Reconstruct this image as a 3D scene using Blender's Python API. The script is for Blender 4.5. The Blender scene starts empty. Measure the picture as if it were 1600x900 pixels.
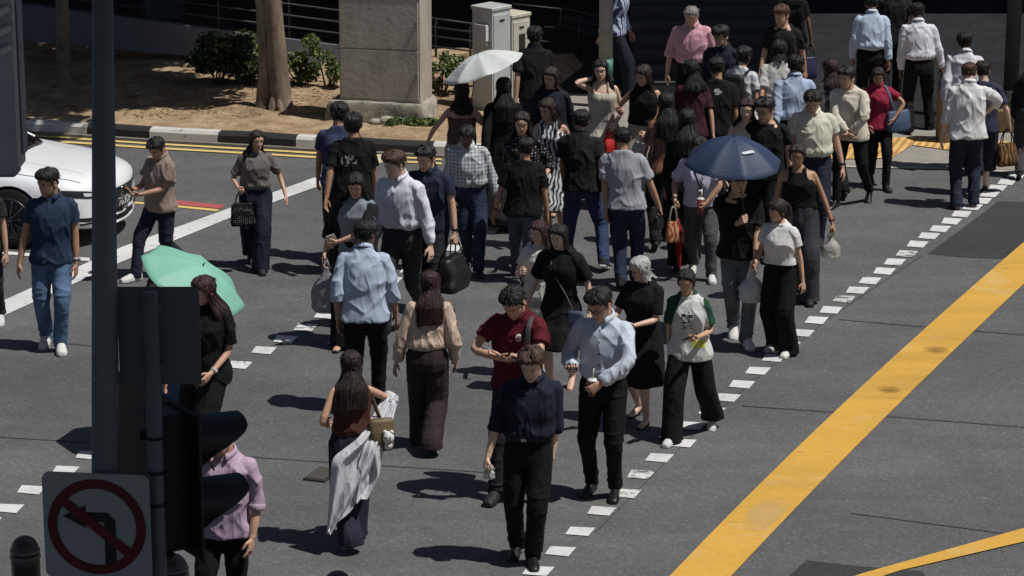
import bpy, math, random
import numpy as np
from mathutils import Vector, Matrix
from mathutils.bvhtree import BVHTree
R = math.radians
random.seed(7)
rng = np.random.default_rng(7)
scene = bpy.context.scene
COL = scene.collection

# ------------------------------------------------------------------ camera
FPX = 4500.0
PITCH = math.atan(1216 / FPX)
CH = 7.9
cam_d = bpy.data.cameras.new('camera')
cam = bpy.data.objects.new('camera', cam_d)
COL.objects.link(cam)
cam.location = (0, 0, CH)
cam.rotation_euler = (math.pi / 2 - PITCH, 0, 0)
cam_d.sensor_width = 36
cam_d.lens = 36 * FPX / 1600
cam_d.clip_start = 0.1
cam_d.clip_end = 2000
scene.camera = cam
_f = np.array((0, math.cos(PITCH), -math.sin(PITCH)))
_u = np.array((0, math.sin(PITCH), math.cos(PITCH)))
_r = np.array((1.0, 0, 0))


def ray(x, y):
    return _f + _r * (x - 800) / FPX + _u * (450 - y) / FPX


def G(x, y, z=0.0):
    d = ray(x, y)
    p = d * ((z - CH) / d[2])
    p[2] = z
    return p


def PY(x, y, Y):
    d = ray(x, y)
    return np.array((0, 0, CH)) + d * (Y / d[1])


def proj(P):
    v = np.asarray(P, float) - np.array((0, 0, CH))
    w = v @ _f
    return 800 + FPX * (v @ _r) / w, 450 - FPX * (v @ _u) / w


def px_per_m(P):
    v = np.asarray(P, float) - np.array((0, 0, CH))
    return FPX / (v @ _f)


# ------------------------------------------------------------------ noise
def vnoise(p, seed=0):
    i = np.floor(p).astype(np.int64)
    f = p - i
    u = f * f * (3 - 2 * f)
    out = np.zeros(len(p))
    for a in (0, 1):
        for b in (0, 1):
            for c in (0, 1):
                h = ((i[:, 0] + a) * 73856093) ^ ((i[:, 1] + b) * 19349663) ^ ((i[:, 2] + c) * 83492791) ^ (seed * 2654435 + 77)
                h &= 0x7fffffff
                h = ((h ^ (h >> 13)) * 1274126177) & 0x7fffffff
                h = ((h ^ (h >> 15)) * 668265263) & 0x7fffffff
                v = (h & 0xffff) / 32767.5 - 1
                w = (u[:, 0] if a else 1 - u[:, 0]) * (u[:, 1] if b else 1 - u[:, 1]) * (u[:, 2] if c else 1 - u[:, 2])
                out += w * v
    return out


def sstep(x):
    x = np.clip(x, 0, 1)
    return x * x * (3 - 2 * x)


# ------------------------------------------------------------------ geometry
class Geo:
    """vertices and face arrays (one array per polygon size and material)"""
    def __init__(self):
        self.V = []
        self.F = []
        self.n = 0

    def add(self, V, F, m=0):
        V = np.asarray(V, float).reshape(-1, 3)
        for fa in F:
            fa = np.asarray(fa, dtype=np.int64)
            if fa.size:
                mm = m if isinstance(m, np.ndarray) else np.full(len(fa), m, dtype=np.int32)
                self.F.append((fa + self.n, mm))
        self.V.append(V)
        self.n += len(V)
        return self

    def merge(self, g, m=None, fn=None, flip=False):
        V = g.verts()
        if fn is not None:
            V = fn(V)
        for fa, mm in g.F:
            ff = fa[:, ::-1] if flip else fa
            self.F.append((ff + self.n, mm if m is None else np.full(len(fa), m, dtype=np.int32)))
        self.V.append(V)
        self.n += len(V)
        return self

    def verts(self):
        return np.concatenate(self.V) if self.V else np.zeros((0, 3))

    def loft(self, rings, cap=True, m=0, closed=True):
        rings = np.asarray(rings, float)
        k, n, _ = rings.shape
        idx = np.arange(k * n).reshape(k, n)
        if closed:
            a = idx[:-1]
            b = np.roll(idx, -1, axis=1)[:-1]
            c = np.roll(idx, -1, axis=1)[1:]
            d = idx[1:]
        else:
            a, b, c, d = idx[:-1, :-1], idx[:-1, 1:], idx[1:, 1:], idx[1:, :-1]
        Q = np.stack((a, b, c, d), -1).reshape(-1, 4)
        V = rings.reshape(-1, 3)
        F = [Q]
        if cap and closed:
            V = np.vstack((V, rings[0].mean(0), rings[-1].mean(0)))
            r0, r1 = idx[0], idx[-1]
            F.append(np.stack((np.roll(r0, -1), r0, np.full(n, k * n)), -1))
            F.append(np.stack((r1, np.roll(r1, -1), np.full(n, k * n + 1)), -1))
        return self.add(V, F, m)

    def tube(self, pts, rad, n=12, ref=(1, 0, 0), cap=True, m=0, power=2.0):
        return self.loft(tube_rings(pts, rad, n, ref, power), cap, m)

    def box(self, c, s, M=None, m=0, bev=0.0):
        c = np.asarray(c, float)
        h = np.asarray(s, float) / 2
        if bev <= 0:
            V = np.array([(x, y, z) for x in (-1, 1) for y in (-1, 1) for z in (-1, 1)], float) * h
            F = [np.array([(0, 1, 3, 2), (4, 6, 7, 5), (0, 4, 5, 1), (2, 3, 7, 6), (0, 2, 6, 4), (1, 5, 7, 3)])]
        else:
            b = min(bev, *(h * 0.95))
            rr = []
            for z, i in ((-h[2], b), (-h[2] + b, 0), (h[2] - b, 0), (h[2], b)):
                x, y = h[0] - i, h[1] - i
                q = b * 0.6
                rr.append([(x, -y + q, z), (x, y - q, z), (x - q, y, z), (-x + q, y, z), (-x, y - q, z), (-x, -y + q, z), (-x + q, -y, z), (x - q, -y, z)])
            g = Geo().loft(np.array(rr))
            V = g.verts()
            F = [f for f, _ in g.F]
        if M is not None:
            V = V @ np.array(M).T
        return self.add(V + c, F, m)

    def sphere(self, c, r, nu=14, nv=9, m=0, M=None):
        r = np.asarray(r, float) * np.ones(3)
        rings = []
        for j in range(1, nv):
            t = math.pi * j / nv
            a = np.arange(nu) * 2 * math.pi / nu
            rings.append(np.stack((np.cos(a) * math.sin(t), np.sin(a) * math.sin(t), np.full(nu, -math.cos(t))), -1))
        g = Geo().loft(np.array(rings))
        V = g.verts()
        V[-2] = (0, 0, -1)
        V[-1] = (0, 0, 1)
        V = V * r
        if M is not None:
            V = V @ np.array(M).T
        return self.add(V + np.asarray(c, float), [f for f, _ in g.F], m)

    def prism(self, poly, z0, z1, m=0):
        """closed extrusion of a plan polygon"""
        poly = np.asarray(poly, float)[:, :2]
        rings = np.array([np.column_stack((poly, np.full(len(poly), z))) for z in (z0, z1)])
        n = len(poly)
        idx = np.arange(2 * n).reshape(2, n)
        Q = np.stack((idx[0], np.roll(idx[0], -1), np.roll(idx[1], -1), idx[1]), -1)
        return self.add(rings.reshape(-1, 3), [Q, idx[0][None, ::-1], idx[1][None, :]], m)


def tube_rings(pts, rad, n=12, ref=(1, 0, 0), power=2.0):
    pts = np.asarray(pts, float)
    k = len(pts)
    T = np.gradient(pts, axis=0)
    T /= np.linalg.norm(T, axis=1)[:, None] + 1e-12
    ref = np.asarray(ref, float)
    a = np.arange(n) * 2 * math.pi / n
    ca, sa = np.cos(a), np.sin(a)
    if power != 2.0:
        ca = np.sign(ca) * np.abs(ca) ** (2 / power)
        sa = np.sign(sa) * np.abs(sa) ** (2 / power)
    rings = []
    u = ref
    for i in range(k):
        u = u - T[i] * (u @ T[i])
        if np.linalg.norm(u) < 1e-3:
            u = np.array((0.0, 1, 0)) - T[i] * T[i][1]
        u = u / np.linalg.norm(u)
        v = np.cross(T[i], u)
        r = rad if isinstance(rad, tuple) else rad[i] if hasattr(rad, '__len__') else rad
        ra, rb = (r if hasattr(r, '__len__') else (r, r))
        rings.append(pts[i] + np.outer(ca * ra, u) + np.outer(sa * rb, v))
    return np.array(rings)


def make_mesh(name, geo, mats, smooth=True):
    V = geo.verts()
    me = bpy.data.meshes.new(name)
    nl = sum(f.size for f, _ in geo.F)
    npoly = sum(len(f) for f, _ in geo.F)
    me.vertices.add(len(V))
    me.loops.add(nl)
    me.polygons.add(npoly)
    me.vertices.foreach_set('co', V.astype(np.float32).ravel())
    me.loops.foreach_set('vertex_index', np.concatenate([f.ravel() for f, _ in geo.F]).astype(np.int32))
    st, o = [], 0
    for f, _ in geo.F:
        k = f.shape[1]
        st.append(o + np.arange(len(f)) * k)
        o += f.size
    me.polygons.foreach_set('loop_start', np.concatenate(st).astype(np.int32))
    me.polygons.foreach_set('material_index', np.concatenate([m for _, m in geo.F]).astype(np.int32))
    me.polygons.foreach_set('use_smooth', np.full(npoly, bool(smooth)))
    for m in (mats if isinstance(mats, (list, tuple)) else [mats]):
        me.materials.append(m)
    me.update(calc_edges=True)
    me.validate()
    return me


def obj(name, geo, mats, parent=None, smooth=True, loc=None, flat_angle=None):
    me = geo if isinstance(geo, bpy.types.Mesh) else make_mesh(name, geo, mats, smooth)
    o = bpy.data.objects.new(name, me)
    COL.objects.link(o)
    if loc is not None:
        o.location = loc
    if parent is not None:
        o.parent = parent
    if flat_angle is not None:
        me.set_sharp_from_angle(angle=R(flat_angle))
    return o


def empty(name, loc=(0, 0, 0), rz=0.0, s=1.0):
    o = bpy.data.objects.new(name, None)
    COL.objects.link(o)
    o.location = loc
    o.rotation_euler = (0, 0, rz)
    o.scale = (s, s, s)
    o.empty_display_size = 0.1
    return o


def tag(o, label, cat, group=None, kind=None):
    if label and len(label.split()) > 16:
        print('LONG', len(label.split()), label)
    if label:
        o['label'] = label
    if cat:
        o['category'] = cat
    if group:
        o['group'] = group
    if kind:
        o['kind'] = kind
    return o


def structure(o):
    o['kind'] = 'structure'
    return o


# voxel remesh of many raw shapes at once in a scratch scene
TMP = bpy.data.scenes.new('scratch')
JOBS = []


def job(geo, voxel, smooth=3):
    me = make_mesh('raw', geo, [])
    o = bpy.data.objects.new('raw', me)
    TMP.collection.objects.link(o)
    md = o.modifiers.new('r', 'REMESH')
    md.mode = 'VOXEL'
    md.voxel_size = voxel
    if smooth:
        sm = o.modifiers.new('s', 'SMOOTH')
        sm.factor = 0.5
        sm.iterations = smooth
    JOBS.append([o, None])
    return len(JOBS) - 1


def run_jobs():
    TMP.view_layers[0].update()
    dg = TMP.view_layers[0].depsgraph
    for j in JOBS:
        if j[1] is not None:
            continue
        me = j[0].evaluated_get(dg).data
        nv, nl, nf = len(me.vertices), len(me.loops), len(me.polygons)
        V = np.empty(nv * 3, np.float32)
        me.vertices.foreach_get('co', V)
        N = np.empty(nv * 3, np.float32)
        me.vertex_normals.foreach_get('vector', N)
        L = np.empty(nl, np.int32)
        me.loops.foreach_get('vertex_index', L)
        assert nl == nf * 4, (nl, nf)
        j[1] = (V.reshape(-1, 3).astype(float), N.reshape(-1, 3).astype(float), L.reshape(-1, 4))
    for j in JOBS:
        if j[0] is not None:
            me = j[0].data
            bpy.data.objects.remove(j[0])
            bpy.data.meshes.remove(me)
            j[0] = None


# ------------------------------------------------------------------ materials
def lin(c):
    return tuple((v / 255 / 12.92 if v / 255 <= 0.04045 else ((v / 255 + 0.055) / 1.055) ** 2.4) for v in c) + (1.0,)


class NT:
    def __init__(self, name):
        self.m = bpy.data.materials.new(name)
        self.m.use_nodes = True
        self.t = self.m.node_tree
        self.b = self.t.nodes['Principled BSDF']
        self.co = None

    def n(self, typ, **kw):
        nd = self.t.nodes.new(typ)
        for k, v in kw.items():
            if hasattr(nd, k) and k not in nd.inputs:
                setattr(nd, k, v)
            else:
                nd.inputs[k].default_value = v
        return nd

    def l(self, a, b):
        self.t.links.new(a, b)

    def coord(self):
        if self.co is None:
            self.co = self.n('ShaderNodeTexCoord').outputs['Object']
        return self.co

    def noise(self, scale, detail=2, rough=0.5, vec=None, stretch=None):
        nd = self.n('ShaderNodeTexNoise', Scale=scale, Detail=detail, Roughness=rough)
        v = vec or self.coord()
        if stretch:
            mp = self.n('ShaderNodeMapping')
            mp.inputs['Scale'].default_value = stretch
            self.l(v, mp.inputs['Vector'])
            v = mp.outputs[0]
        self.l(v, nd.inputs['Vector'])
        return nd.outputs['Fac']

    def ramp(self, fac, stops):
        nd = self.n('ShaderNodeValToRGB')
        e = nd.color_ramp.elements
        while len(e) < len(stops):
            e.new(0.5)
        for el, (p, c) in zip(e, stops):
            el.position = p
            el.color = c if len(c) == 4 else tuple(c) + (1,)
        self.l(fac, nd.inputs[0])
        return nd.outputs[0]

    def math(self, op, a, b=None, c=None):
        nd = self.n('ShaderNodeMath', operation=op)
        for i, v in enumerate((a, b, c)):
            if v is None:
                continue
            if isinstance(v, (int, float)):
                nd.inputs[i].default_value = v
            else:
                self.l(v, nd.inputs[i])
        return nd.outputs[0]

    def mix(self, fac, a, b, mode='MIX'):
        nd = self.n('ShaderNodeMix', data_type='RGBA', blend_type=mode)
        for i, v in ((0, fac), (6, a), (7, b)):
            if isinstance(v, (int, float)):
                nd.inputs[i].default_value = v
            elif isinstance(v, tuple):
                nd.inputs[i].default_value = v
            else:
                self.l(v, nd.inputs[i])
        return nd.outputs[2]

    def bump(self, h, strength=0.3, dist=0.01, prev=None):
        nd = self.n('ShaderNodeBump', Strength=strength, Distance=dist)
        self.l(h, nd.inputs['Height'])
        if prev is not None:
            self.l(prev, nd.inputs['Normal'])
        return nd.outputs[0]

    def xyz(self, vec=None):
        s = self.n('ShaderNodeSeparateXYZ')
        self.l(vec or self.coord(), s.inputs[0])
        return s.outputs

    def done(self, col=None, rough=None, normal=None, **kw):
        b = self.b
        if col is not None:
            if isinstance(col, tuple):
                b.inputs['Base Color'].default_value = col
            else:
                self.l(col, b.inputs['Base Color'])
        if rough is not None:
            if isinstance(rough, (int, float)):
                b.inputs['Roughness'].default_value = rough
            else:
                self.l(rough, b.inputs['Roughness'])
        if normal is not None:
            self.l(normal, b.inputs['Normal'])
        for k, v in kw.items():
            b.inputs[k].default_value = v
        return self.m


def scale_c(c, f):
    return (min(1, c[0] * f), min(1, c[1] * f), min(1, c[2] * f), 1)


_plain = {}


def plain(name, rgb, rough=0.6, var=0.12, nscale=9, bump=0.0, metal=0.0, bscale=60, coat=0.0, spec=None):
    key = (name, rgb, rough)
    if key in _plain:
        return _plain[key]
    t = NT(name)
    c = lin(rgb)
    f = t.noise(nscale, 4, 0.6)
    col = t.ramp(f, [(0.3, scale_c(c, 1 - var)), (0.7, scale_c(c, 1 + var))])
    nrm = None
    if bump:
        nrm = t.bump(t.noise(bscale, 3, 0.6), bump, 0.01)
    kw = {'Metallic': metal}
    if coat:
        kw['Coat Weight'] = coat
        kw['Coat Roughness'] = 0.05
    if spec is not None:
        kw['Specular IOR Level'] = spec
    m = t.done(col, rough, nrm, **kw)
    _plain[key] = m
    return m


_fab = {}


def fabric(rgb, kind='plain', rough=0.85, c2=(30, 30, 34), button=None, sheen=0.0):
    key = (rgb, kind, rough, c2, button)
    if key in _fab:
        return _fab[key]
    t = NT(kind + '_cloth')
    c = lin(rgb)
    k2 = lin(c2)
    X, Y, Z = t.xyz()
    col = t.ramp(t.noise(7, 3, 0.6), [(0.3, scale_c(c, 0.9)), (0.7, scale_c(c, 1.1))])
    if kind == 'denim':
        col = t.ramp(t.noise(5, 4, 0.65), [(0.25, scale_c(c, 0.65)), (0.5, c), (0.75, scale_c(c, 1.55))])
    elif kind == 'plaid':
        sx = t.math('LESS_THAN', t.math('FRACT', t.math('MULTIPLY', X, 26)), 0.28)
        sz = t.math('LESS_THAN', t.math('FRACT', t.math('MULTIPLY', Z, 24)), 0.28)
        sm = t.math('MULTIPLY', t.math('ADD', sx, sz), 0.42)
        col = t.mix(sm, col, k2)
    elif kind == 'stripe':
        s = t.math('LESS_THAN', t.math('FRACT', t.math('MULTIPLY', X, 22)), 0.42)
        col = t.mix(s, col, k2)
    elif kind == 'pinstripe':
        s = t.math('LESS_THAN', t.math('FRACT', t.math('MULTIPLY', X, 34)), 0.25)
        col = t.mix(t.math('MULTIPLY', s, 0.5), col, k2)
    elif kind == 'dots':
        v = t.n('ShaderNodeTexVoronoi', Scale=34.0, Randomness=0.25)
        t.l(t.coord(), v.inputs['Vector'])
        s = t.math('LESS_THAN', v.outputs['Distance'], 0.27)
        col = t.mix(s, col, k2)
    elif kind == 'pin':
        v = t.n('ShaderNodeTexVoronoi', Scale=48.0, Randomness=0.2)
        t.l(t.coord(), v.inputs['Vector'])
        col = t.mix(t.math('LESS_THAN', v.outputs['Distance'], 0.2), col, k2)
    elif kind == 'swirl':
        w = t.n('ShaderNodeTexWave', Scale=7.0, Distortion=9.0, Detail=1.5)
        w.inputs['Detail Scale'].default_value = 1.2
        t.l(t.coord(), w.inputs['Vector'])
        s = t.math('GREATER_THAN', w.outputs['Fac'], 0.52)
        col = t.mix(s, col, k2)
    elif kind == 'streak':
        s = t.noise(14, 3, 0.6, stretch=(1, 1, 0.12))
        col = t.ramp(s, [(0.42, c), (0.55, k2), (0.66, c)])
    elif kind == 'raglan':          # pale front, coloured sleeves, dark print, lime patch
        side = t.math('GREATER_THAN', t.math('ABSOLUTE', X), t.math('MULTIPLY_ADD', t.math('SUBTRACT', 1.45, Z), 0.30, 0.088))
        hi = t.math('GREATER_THAN', Z, 1.08)
        s = t.math('MULTIPLY', side, hi)
        neck = t.math('GREATER_THAN', Z, 1.425)
        s = t.math('MAXIMUM', s, neck)
        col = t.mix(s, col, k2)
        fr = t.math('LESS_THAN', Y, -0.03)
        pr = t.math('GREATER_THAN', t.noise(26, 1, 0.5, stretch=(1.0, 0.2, 2.2)), 0.57)
        band = t.math('MULTIPLY', t.math('LESS_THAN', t.math('ABSOLUTE', t.math('SUBTRACT', Z, 1.20)), 0.095),
                      t.math('LESS_THAN', t.math('ABSOLUTE', t.math('ADD', X, 0.03)), 0.062))
        col = t.mix(t.math('MULTIPLY', t.math('MULTIPLY', pr, band), fr), col, (0.02, 0.025, 0.03, 1))
        lime = t.math('MULTIPLY', t.math('LESS_THAN', t.math('ABSOLUTE', t.math('SUBTRACT', Z, 0.965)), 0.035),
                      t.math('LESS_THAN', t.math('ABSOLUTE', t.math('SUBTRACT', X, 0.085)), 0.06))
        col = t.mix(t.math('MULTIPLY', lime, fr), col, (0.55, 0.6, 0.1, 1))
    elif kind in ('backprint', 'backmark'):
        fr = t.math('GREATER_THAN', Y, 0.03)
        if kind == 'backprint':
            pr = t.math('GREATER_THAN', t.noise(30, 2, 0.55), 0.52)
            d = t.math('ADD', t.math('POWER', t.math('DIVIDE', X, 0.085), 2.0), t.math('POWER', t.math('DIVIDE', t.math('SUBTRACT', Z, 1.24), 0.07), 2.0))
        else:
            pr = t.math('GREATER_THAN', t.noise(55, 1, 0.5), 0.46)
            d = t.math('ADD', t.math('POWER', t.math('DIVIDE', X, 0.045), 2.0), t.math('POWER', t.math('DIVIDE', t.math('SUBTRACT', Z, 1.345), 0.035), 2.0))
        s = t.math('MULTIPLY', t.math('MULTIPLY', pr, t.math('LESS_THAN', d, 1.0)), fr)
        col = t.mix(t.math('MULTIPLY', s, 0.75), col, k2)
    if button:
        # placket line with small buttons down the front
        fr = t.math('LESS_THAN', Y, 0.0)
        r2 = t.math('ADD', t.math('POWER', X, 2.0), t.math('POWER', t.math('SUBTRACT', t.math('PINGPONG', t.math('ADD', Z, 0.02), 0.045), 0.045), 2.0))
        s = t.math('MULTIPLY', t.math('LESS_THAN', r2, 0.00006), fr)
        col = t.mix(s, col, lin(button))
    # long thin creases in two directions over a soft drape
    def crease(scale, rot, st):
        mp = t.n('ShaderNodeMapping')
        mp.inputs['Rotation'].default_value = rot
        mp.inputs['Scale'].default_value = st
        t.l(t.coord(), mp.inputs[0])
        nd = t.n('ShaderNodeTexNoise', Scale=scale, Detail=1.5, Roughness=0.45)
        t.l(mp.outputs[0], nd.inputs['Vector'])
        r_ = t.math('SUBTRACT', 1.0, t.math('MULTIPLY', t.math('ABSOLUTE', t.math('SUBTRACT', nd.outputs['Fac'], 0.5)), 7.0))
        return t.math('POWER', t.math('MAXIMUM', r_, 0.0), 1.6)
    h = t.math('ADD', t.math('MULTIPLY', crease(6.0, (0.2, 0.55, 0), (1.3, 1.3, 0.35)), 0.5), t.math('MULTIPLY', crease(6.5, (-0.2, -0.6, 0), (1.3, 1.3, 0.4)), 0.4))
    h = t.math('ADD', h, t.math('MULTIPLY', t.noise(90, 2, 0.6), 0.05))
    if button is not None or kind == 'collared':
        pl = t.math('MULTIPLY', t.math('LESS_THAN', t.math('ABSOLUTE', X), 0.017), t.math('LESS_THAN', Y, 0.0))
        h = t.math('ADD', h, t.math('MULTIPLY', pl, 0.12))
        yk = t.math('MULTIPLY', t.math('LESS_THAN', t.math('ABSOLUTE', t.math('SUBTRACT', Z, 1.36)), 0.006), t.math('GREATER_THAN', Y, 0.02))
        h = t.math('SUBTRACT', h, t.math('MULTIPLY', yk, 0.25))
    nrm = t.bump(h, 0.42, 0.022)
    m = t.done(col, rough, nrm, **{'Specular IOR Level': 0.22 if rough > .6 else 0.5})
    if sheen:
        m.node_tree.nodes['Principled BSDF'].inputs['Sheen Weight'].default_value = sheen
    _fab[key] = m
    return m


def skin_mat(rgb):
    t = NT('skin')
    c = lin(rgb)
    f = t.noise(9, 4, 0.6)
    col = t.ramp(f, [(0.3, scale_c(c, 0.88)), (0.7, scale_c(c, 1.1))])
    nrm = t.bump(t.noise(60, 3, 0.6), 0.15, 0.006)
    return t.done(col, 0.5, nrm)


def hair_mat(rgb, rough=0.5):
    t = NT('hair_strands')
    c = lin(rgb)
    f = t.noise(150, 3, 0.7, stretch=(1, 1, 0.06))
    col = t.ramp(f, [(0.3, scale_c(c, 0.45)), (0.7, scale_c(c, 1.9))])
    nrm = t.bump(f, 0.8, 0.008)
    return t.done(col, rough, nrm, **{'Specular IOR Level': 0.35})
# ------------------------------------------------------------------ head
HZ = np.array([0, .04, .10, .2, .3, .42, .52, .64, .76, .86, .94, .985, 1.0]) * 0.225
HW = np.array([.014, .036, .048, .058, .065, .070, .073, .076, .074, .065, .046, .023, .004])
HF = np.array([.066, .086, .092, .093, .092, .090, .092, .096, .089, .073, .049, .024, .004])
HB = np.array([.004, .010, .022, .045, .062, .078, .090, .097, .096, .081, .055, .028, .004])


def _sm(z, tab):
    d = np.array([-0.006, -0.003, 0, 0.003, 0.006])
    zz = np.clip(np.asarray(z)[..., None] + d, 0, HZ[-1])
    return np.interp(zz, HZ, tab).mean(-1)


def head_pt(phi, z, off=0.0):
    p = 2.25
    s, c = np.sin(phi), np.cos(phi)
    x = _sm(z, HW) * np.sign(s) * np.abs(s) ** (2 / p)
    y = -np.where(c > 0, _sm(z, HF), _sm(z, HB)) * np.sign(c) * np.abs(c) ** (2 / p)
    P = np.stack((x, y, np.broadcast_to(z, x.shape)), -1)
    if np.any(off != 0):
        d = P - np.array((0, 0.0, 0.12))
        n = np.linalg.norm(d, axis=-1, keepdims=True) + 1e-9
        P = P + d / n * np.asarray(off)[..., None]
    return P


def head_geo():
    nz, na = 46, 56
    zs = 0.225 * (1 - np.cos(np.linspace(0.02, 1, nz) * math.pi)) / 2
    ph = np.linspace(0, 2 * math.pi, na, endpoint=False)
    PH, Z = np.meshgrid(ph, zs)
    P = head_pt(PH, Z)
    x, y, z = P[..., 0], P[..., 1], P[..., 2]
    fr = sstep((-y - 0.02) / 0.05)
    g = lambda cx, cz, sx, sz: np.exp(-((x - cx) / sx) ** 2 - ((z - cz) / sz) ** 2)
    eye = g(0.031, 0.116, 0.017, 0.011) + g(-0.031, 0.116, 0.017, 0.011)
    nose = np.exp(-(x / 0.0105) ** 2) * np.interp(z, [0.070, 0.077, 0.084, 0.118, 0.13], [0, 0.017, 0.019, 0.005, 0])
    wing = g(0.013, 0.079, 0.008, 0.007) + g(-0.013, 0.079, 0.008, 0.007)
    brow = np.exp(-(np.abs(x) - 0.03) ** 2 / 0.02 ** 2) * np.exp(-((z - 0.136) / 0.009) ** 2)
    lip = np.exp(-(x / 0.02) ** 2) * (np.exp(-((z - 0.053) / 0.005) ** 2) + np.exp(-((z - 0.043) / 0.005) ** 2))
    cheek = g(0.042, 0.085, 0.02, 0.02) + g(-0.042, 0.085, 0.02, 0.02)
    chin = g(0, 0.018, 0.018, 0.014)
    dy = -nose - 0.006 * wing + 0.005 * eye - 0.004 * brow - 0.0045 * lip - 0.003 * cheek - 0.005 * chin
    P[..., 1] += dy * fr
    G0 = Geo().loft(P)
    # materials by place
    out = Geo()
    V = G0.verts()
    for fa, _ in G0.F:
        c = V[fa].mean(1)
        m = np.zeros(len(fa), np.int32)
        front = c[:, 1] < -0.06
        m[front & (np.abs(c[:, 0]) < 0.021) & (np.abs(c[:, 2] - 0.048) < 0.0065)] = 1
        m[front & (np.abs(np.abs(c[:, 0]) - 0.031) < 0.018) & (np.abs(c[:, 2] - 0.1385 + .22 * (np.abs(c[:, 0]) - .031)) < 0.0032)] = 2
        out.F.append((fa, m))
    out.V, out.n = G0.V, G0.n
    for s in (-1, 1):
        out.sphere((s * 0.031, -0.0775, 0.1165), (0.0125, 0.008, 0.0065), 10, 6, 3)
        out.sphere((s * 0.031, -0.0825, 0.1165), (0.005, 0.005, 0.005), 8, 6, 4)
        out.tube([(s * 0.045, -0.077, 0.121), (s * 0.032, -0.0865, 0.1245), (s * 0.018, -0.082, 0.121)], 0.0015, 6, m=2)
        a = np.linspace(0, 2 * math.pi, 12, endpoint=False)
        ring = lambda k, yy, xx: np.stack((np.full(12, xx), yy + 0.017 * k * np.cos(a), 0.108 + 0.03 * k * np.sin(a)), -1)
        out.loft(np.array([ring(0.9, 0.008, s * 0.066), ring(1.0, 0.012, s * 0.083), ring(0.9, 0.014, s * 0.087), ring(0.55, 0.012, s * 0.080)]))
    return out


HEAD = head_geo()


def hairline(phi, style):
    a = np.abs((np.degrees(phi) + 180) % 360 - 180)
    if style in ('short', 'crop', 'fringe', 'mop', 'swept'):
        fz = {'short': .182, 'crop': .186, 'fringe': .160, 'mop': .150, 'swept': .180}[style]
        return np.interp(a, [0, 35, 55, 72, 84, 92, 104, 125, 180], [fz, fz - .004, .165, .150, .105, .098, .11, .065, .035])
    fz = .180 if style != 'bangs' else .148
    return np.interp(a, [0, 30, 52, 68, 80, 100, 130, 180], [fz, fz - .004, .150, .115, .06, .03, .02, .015])


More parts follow.
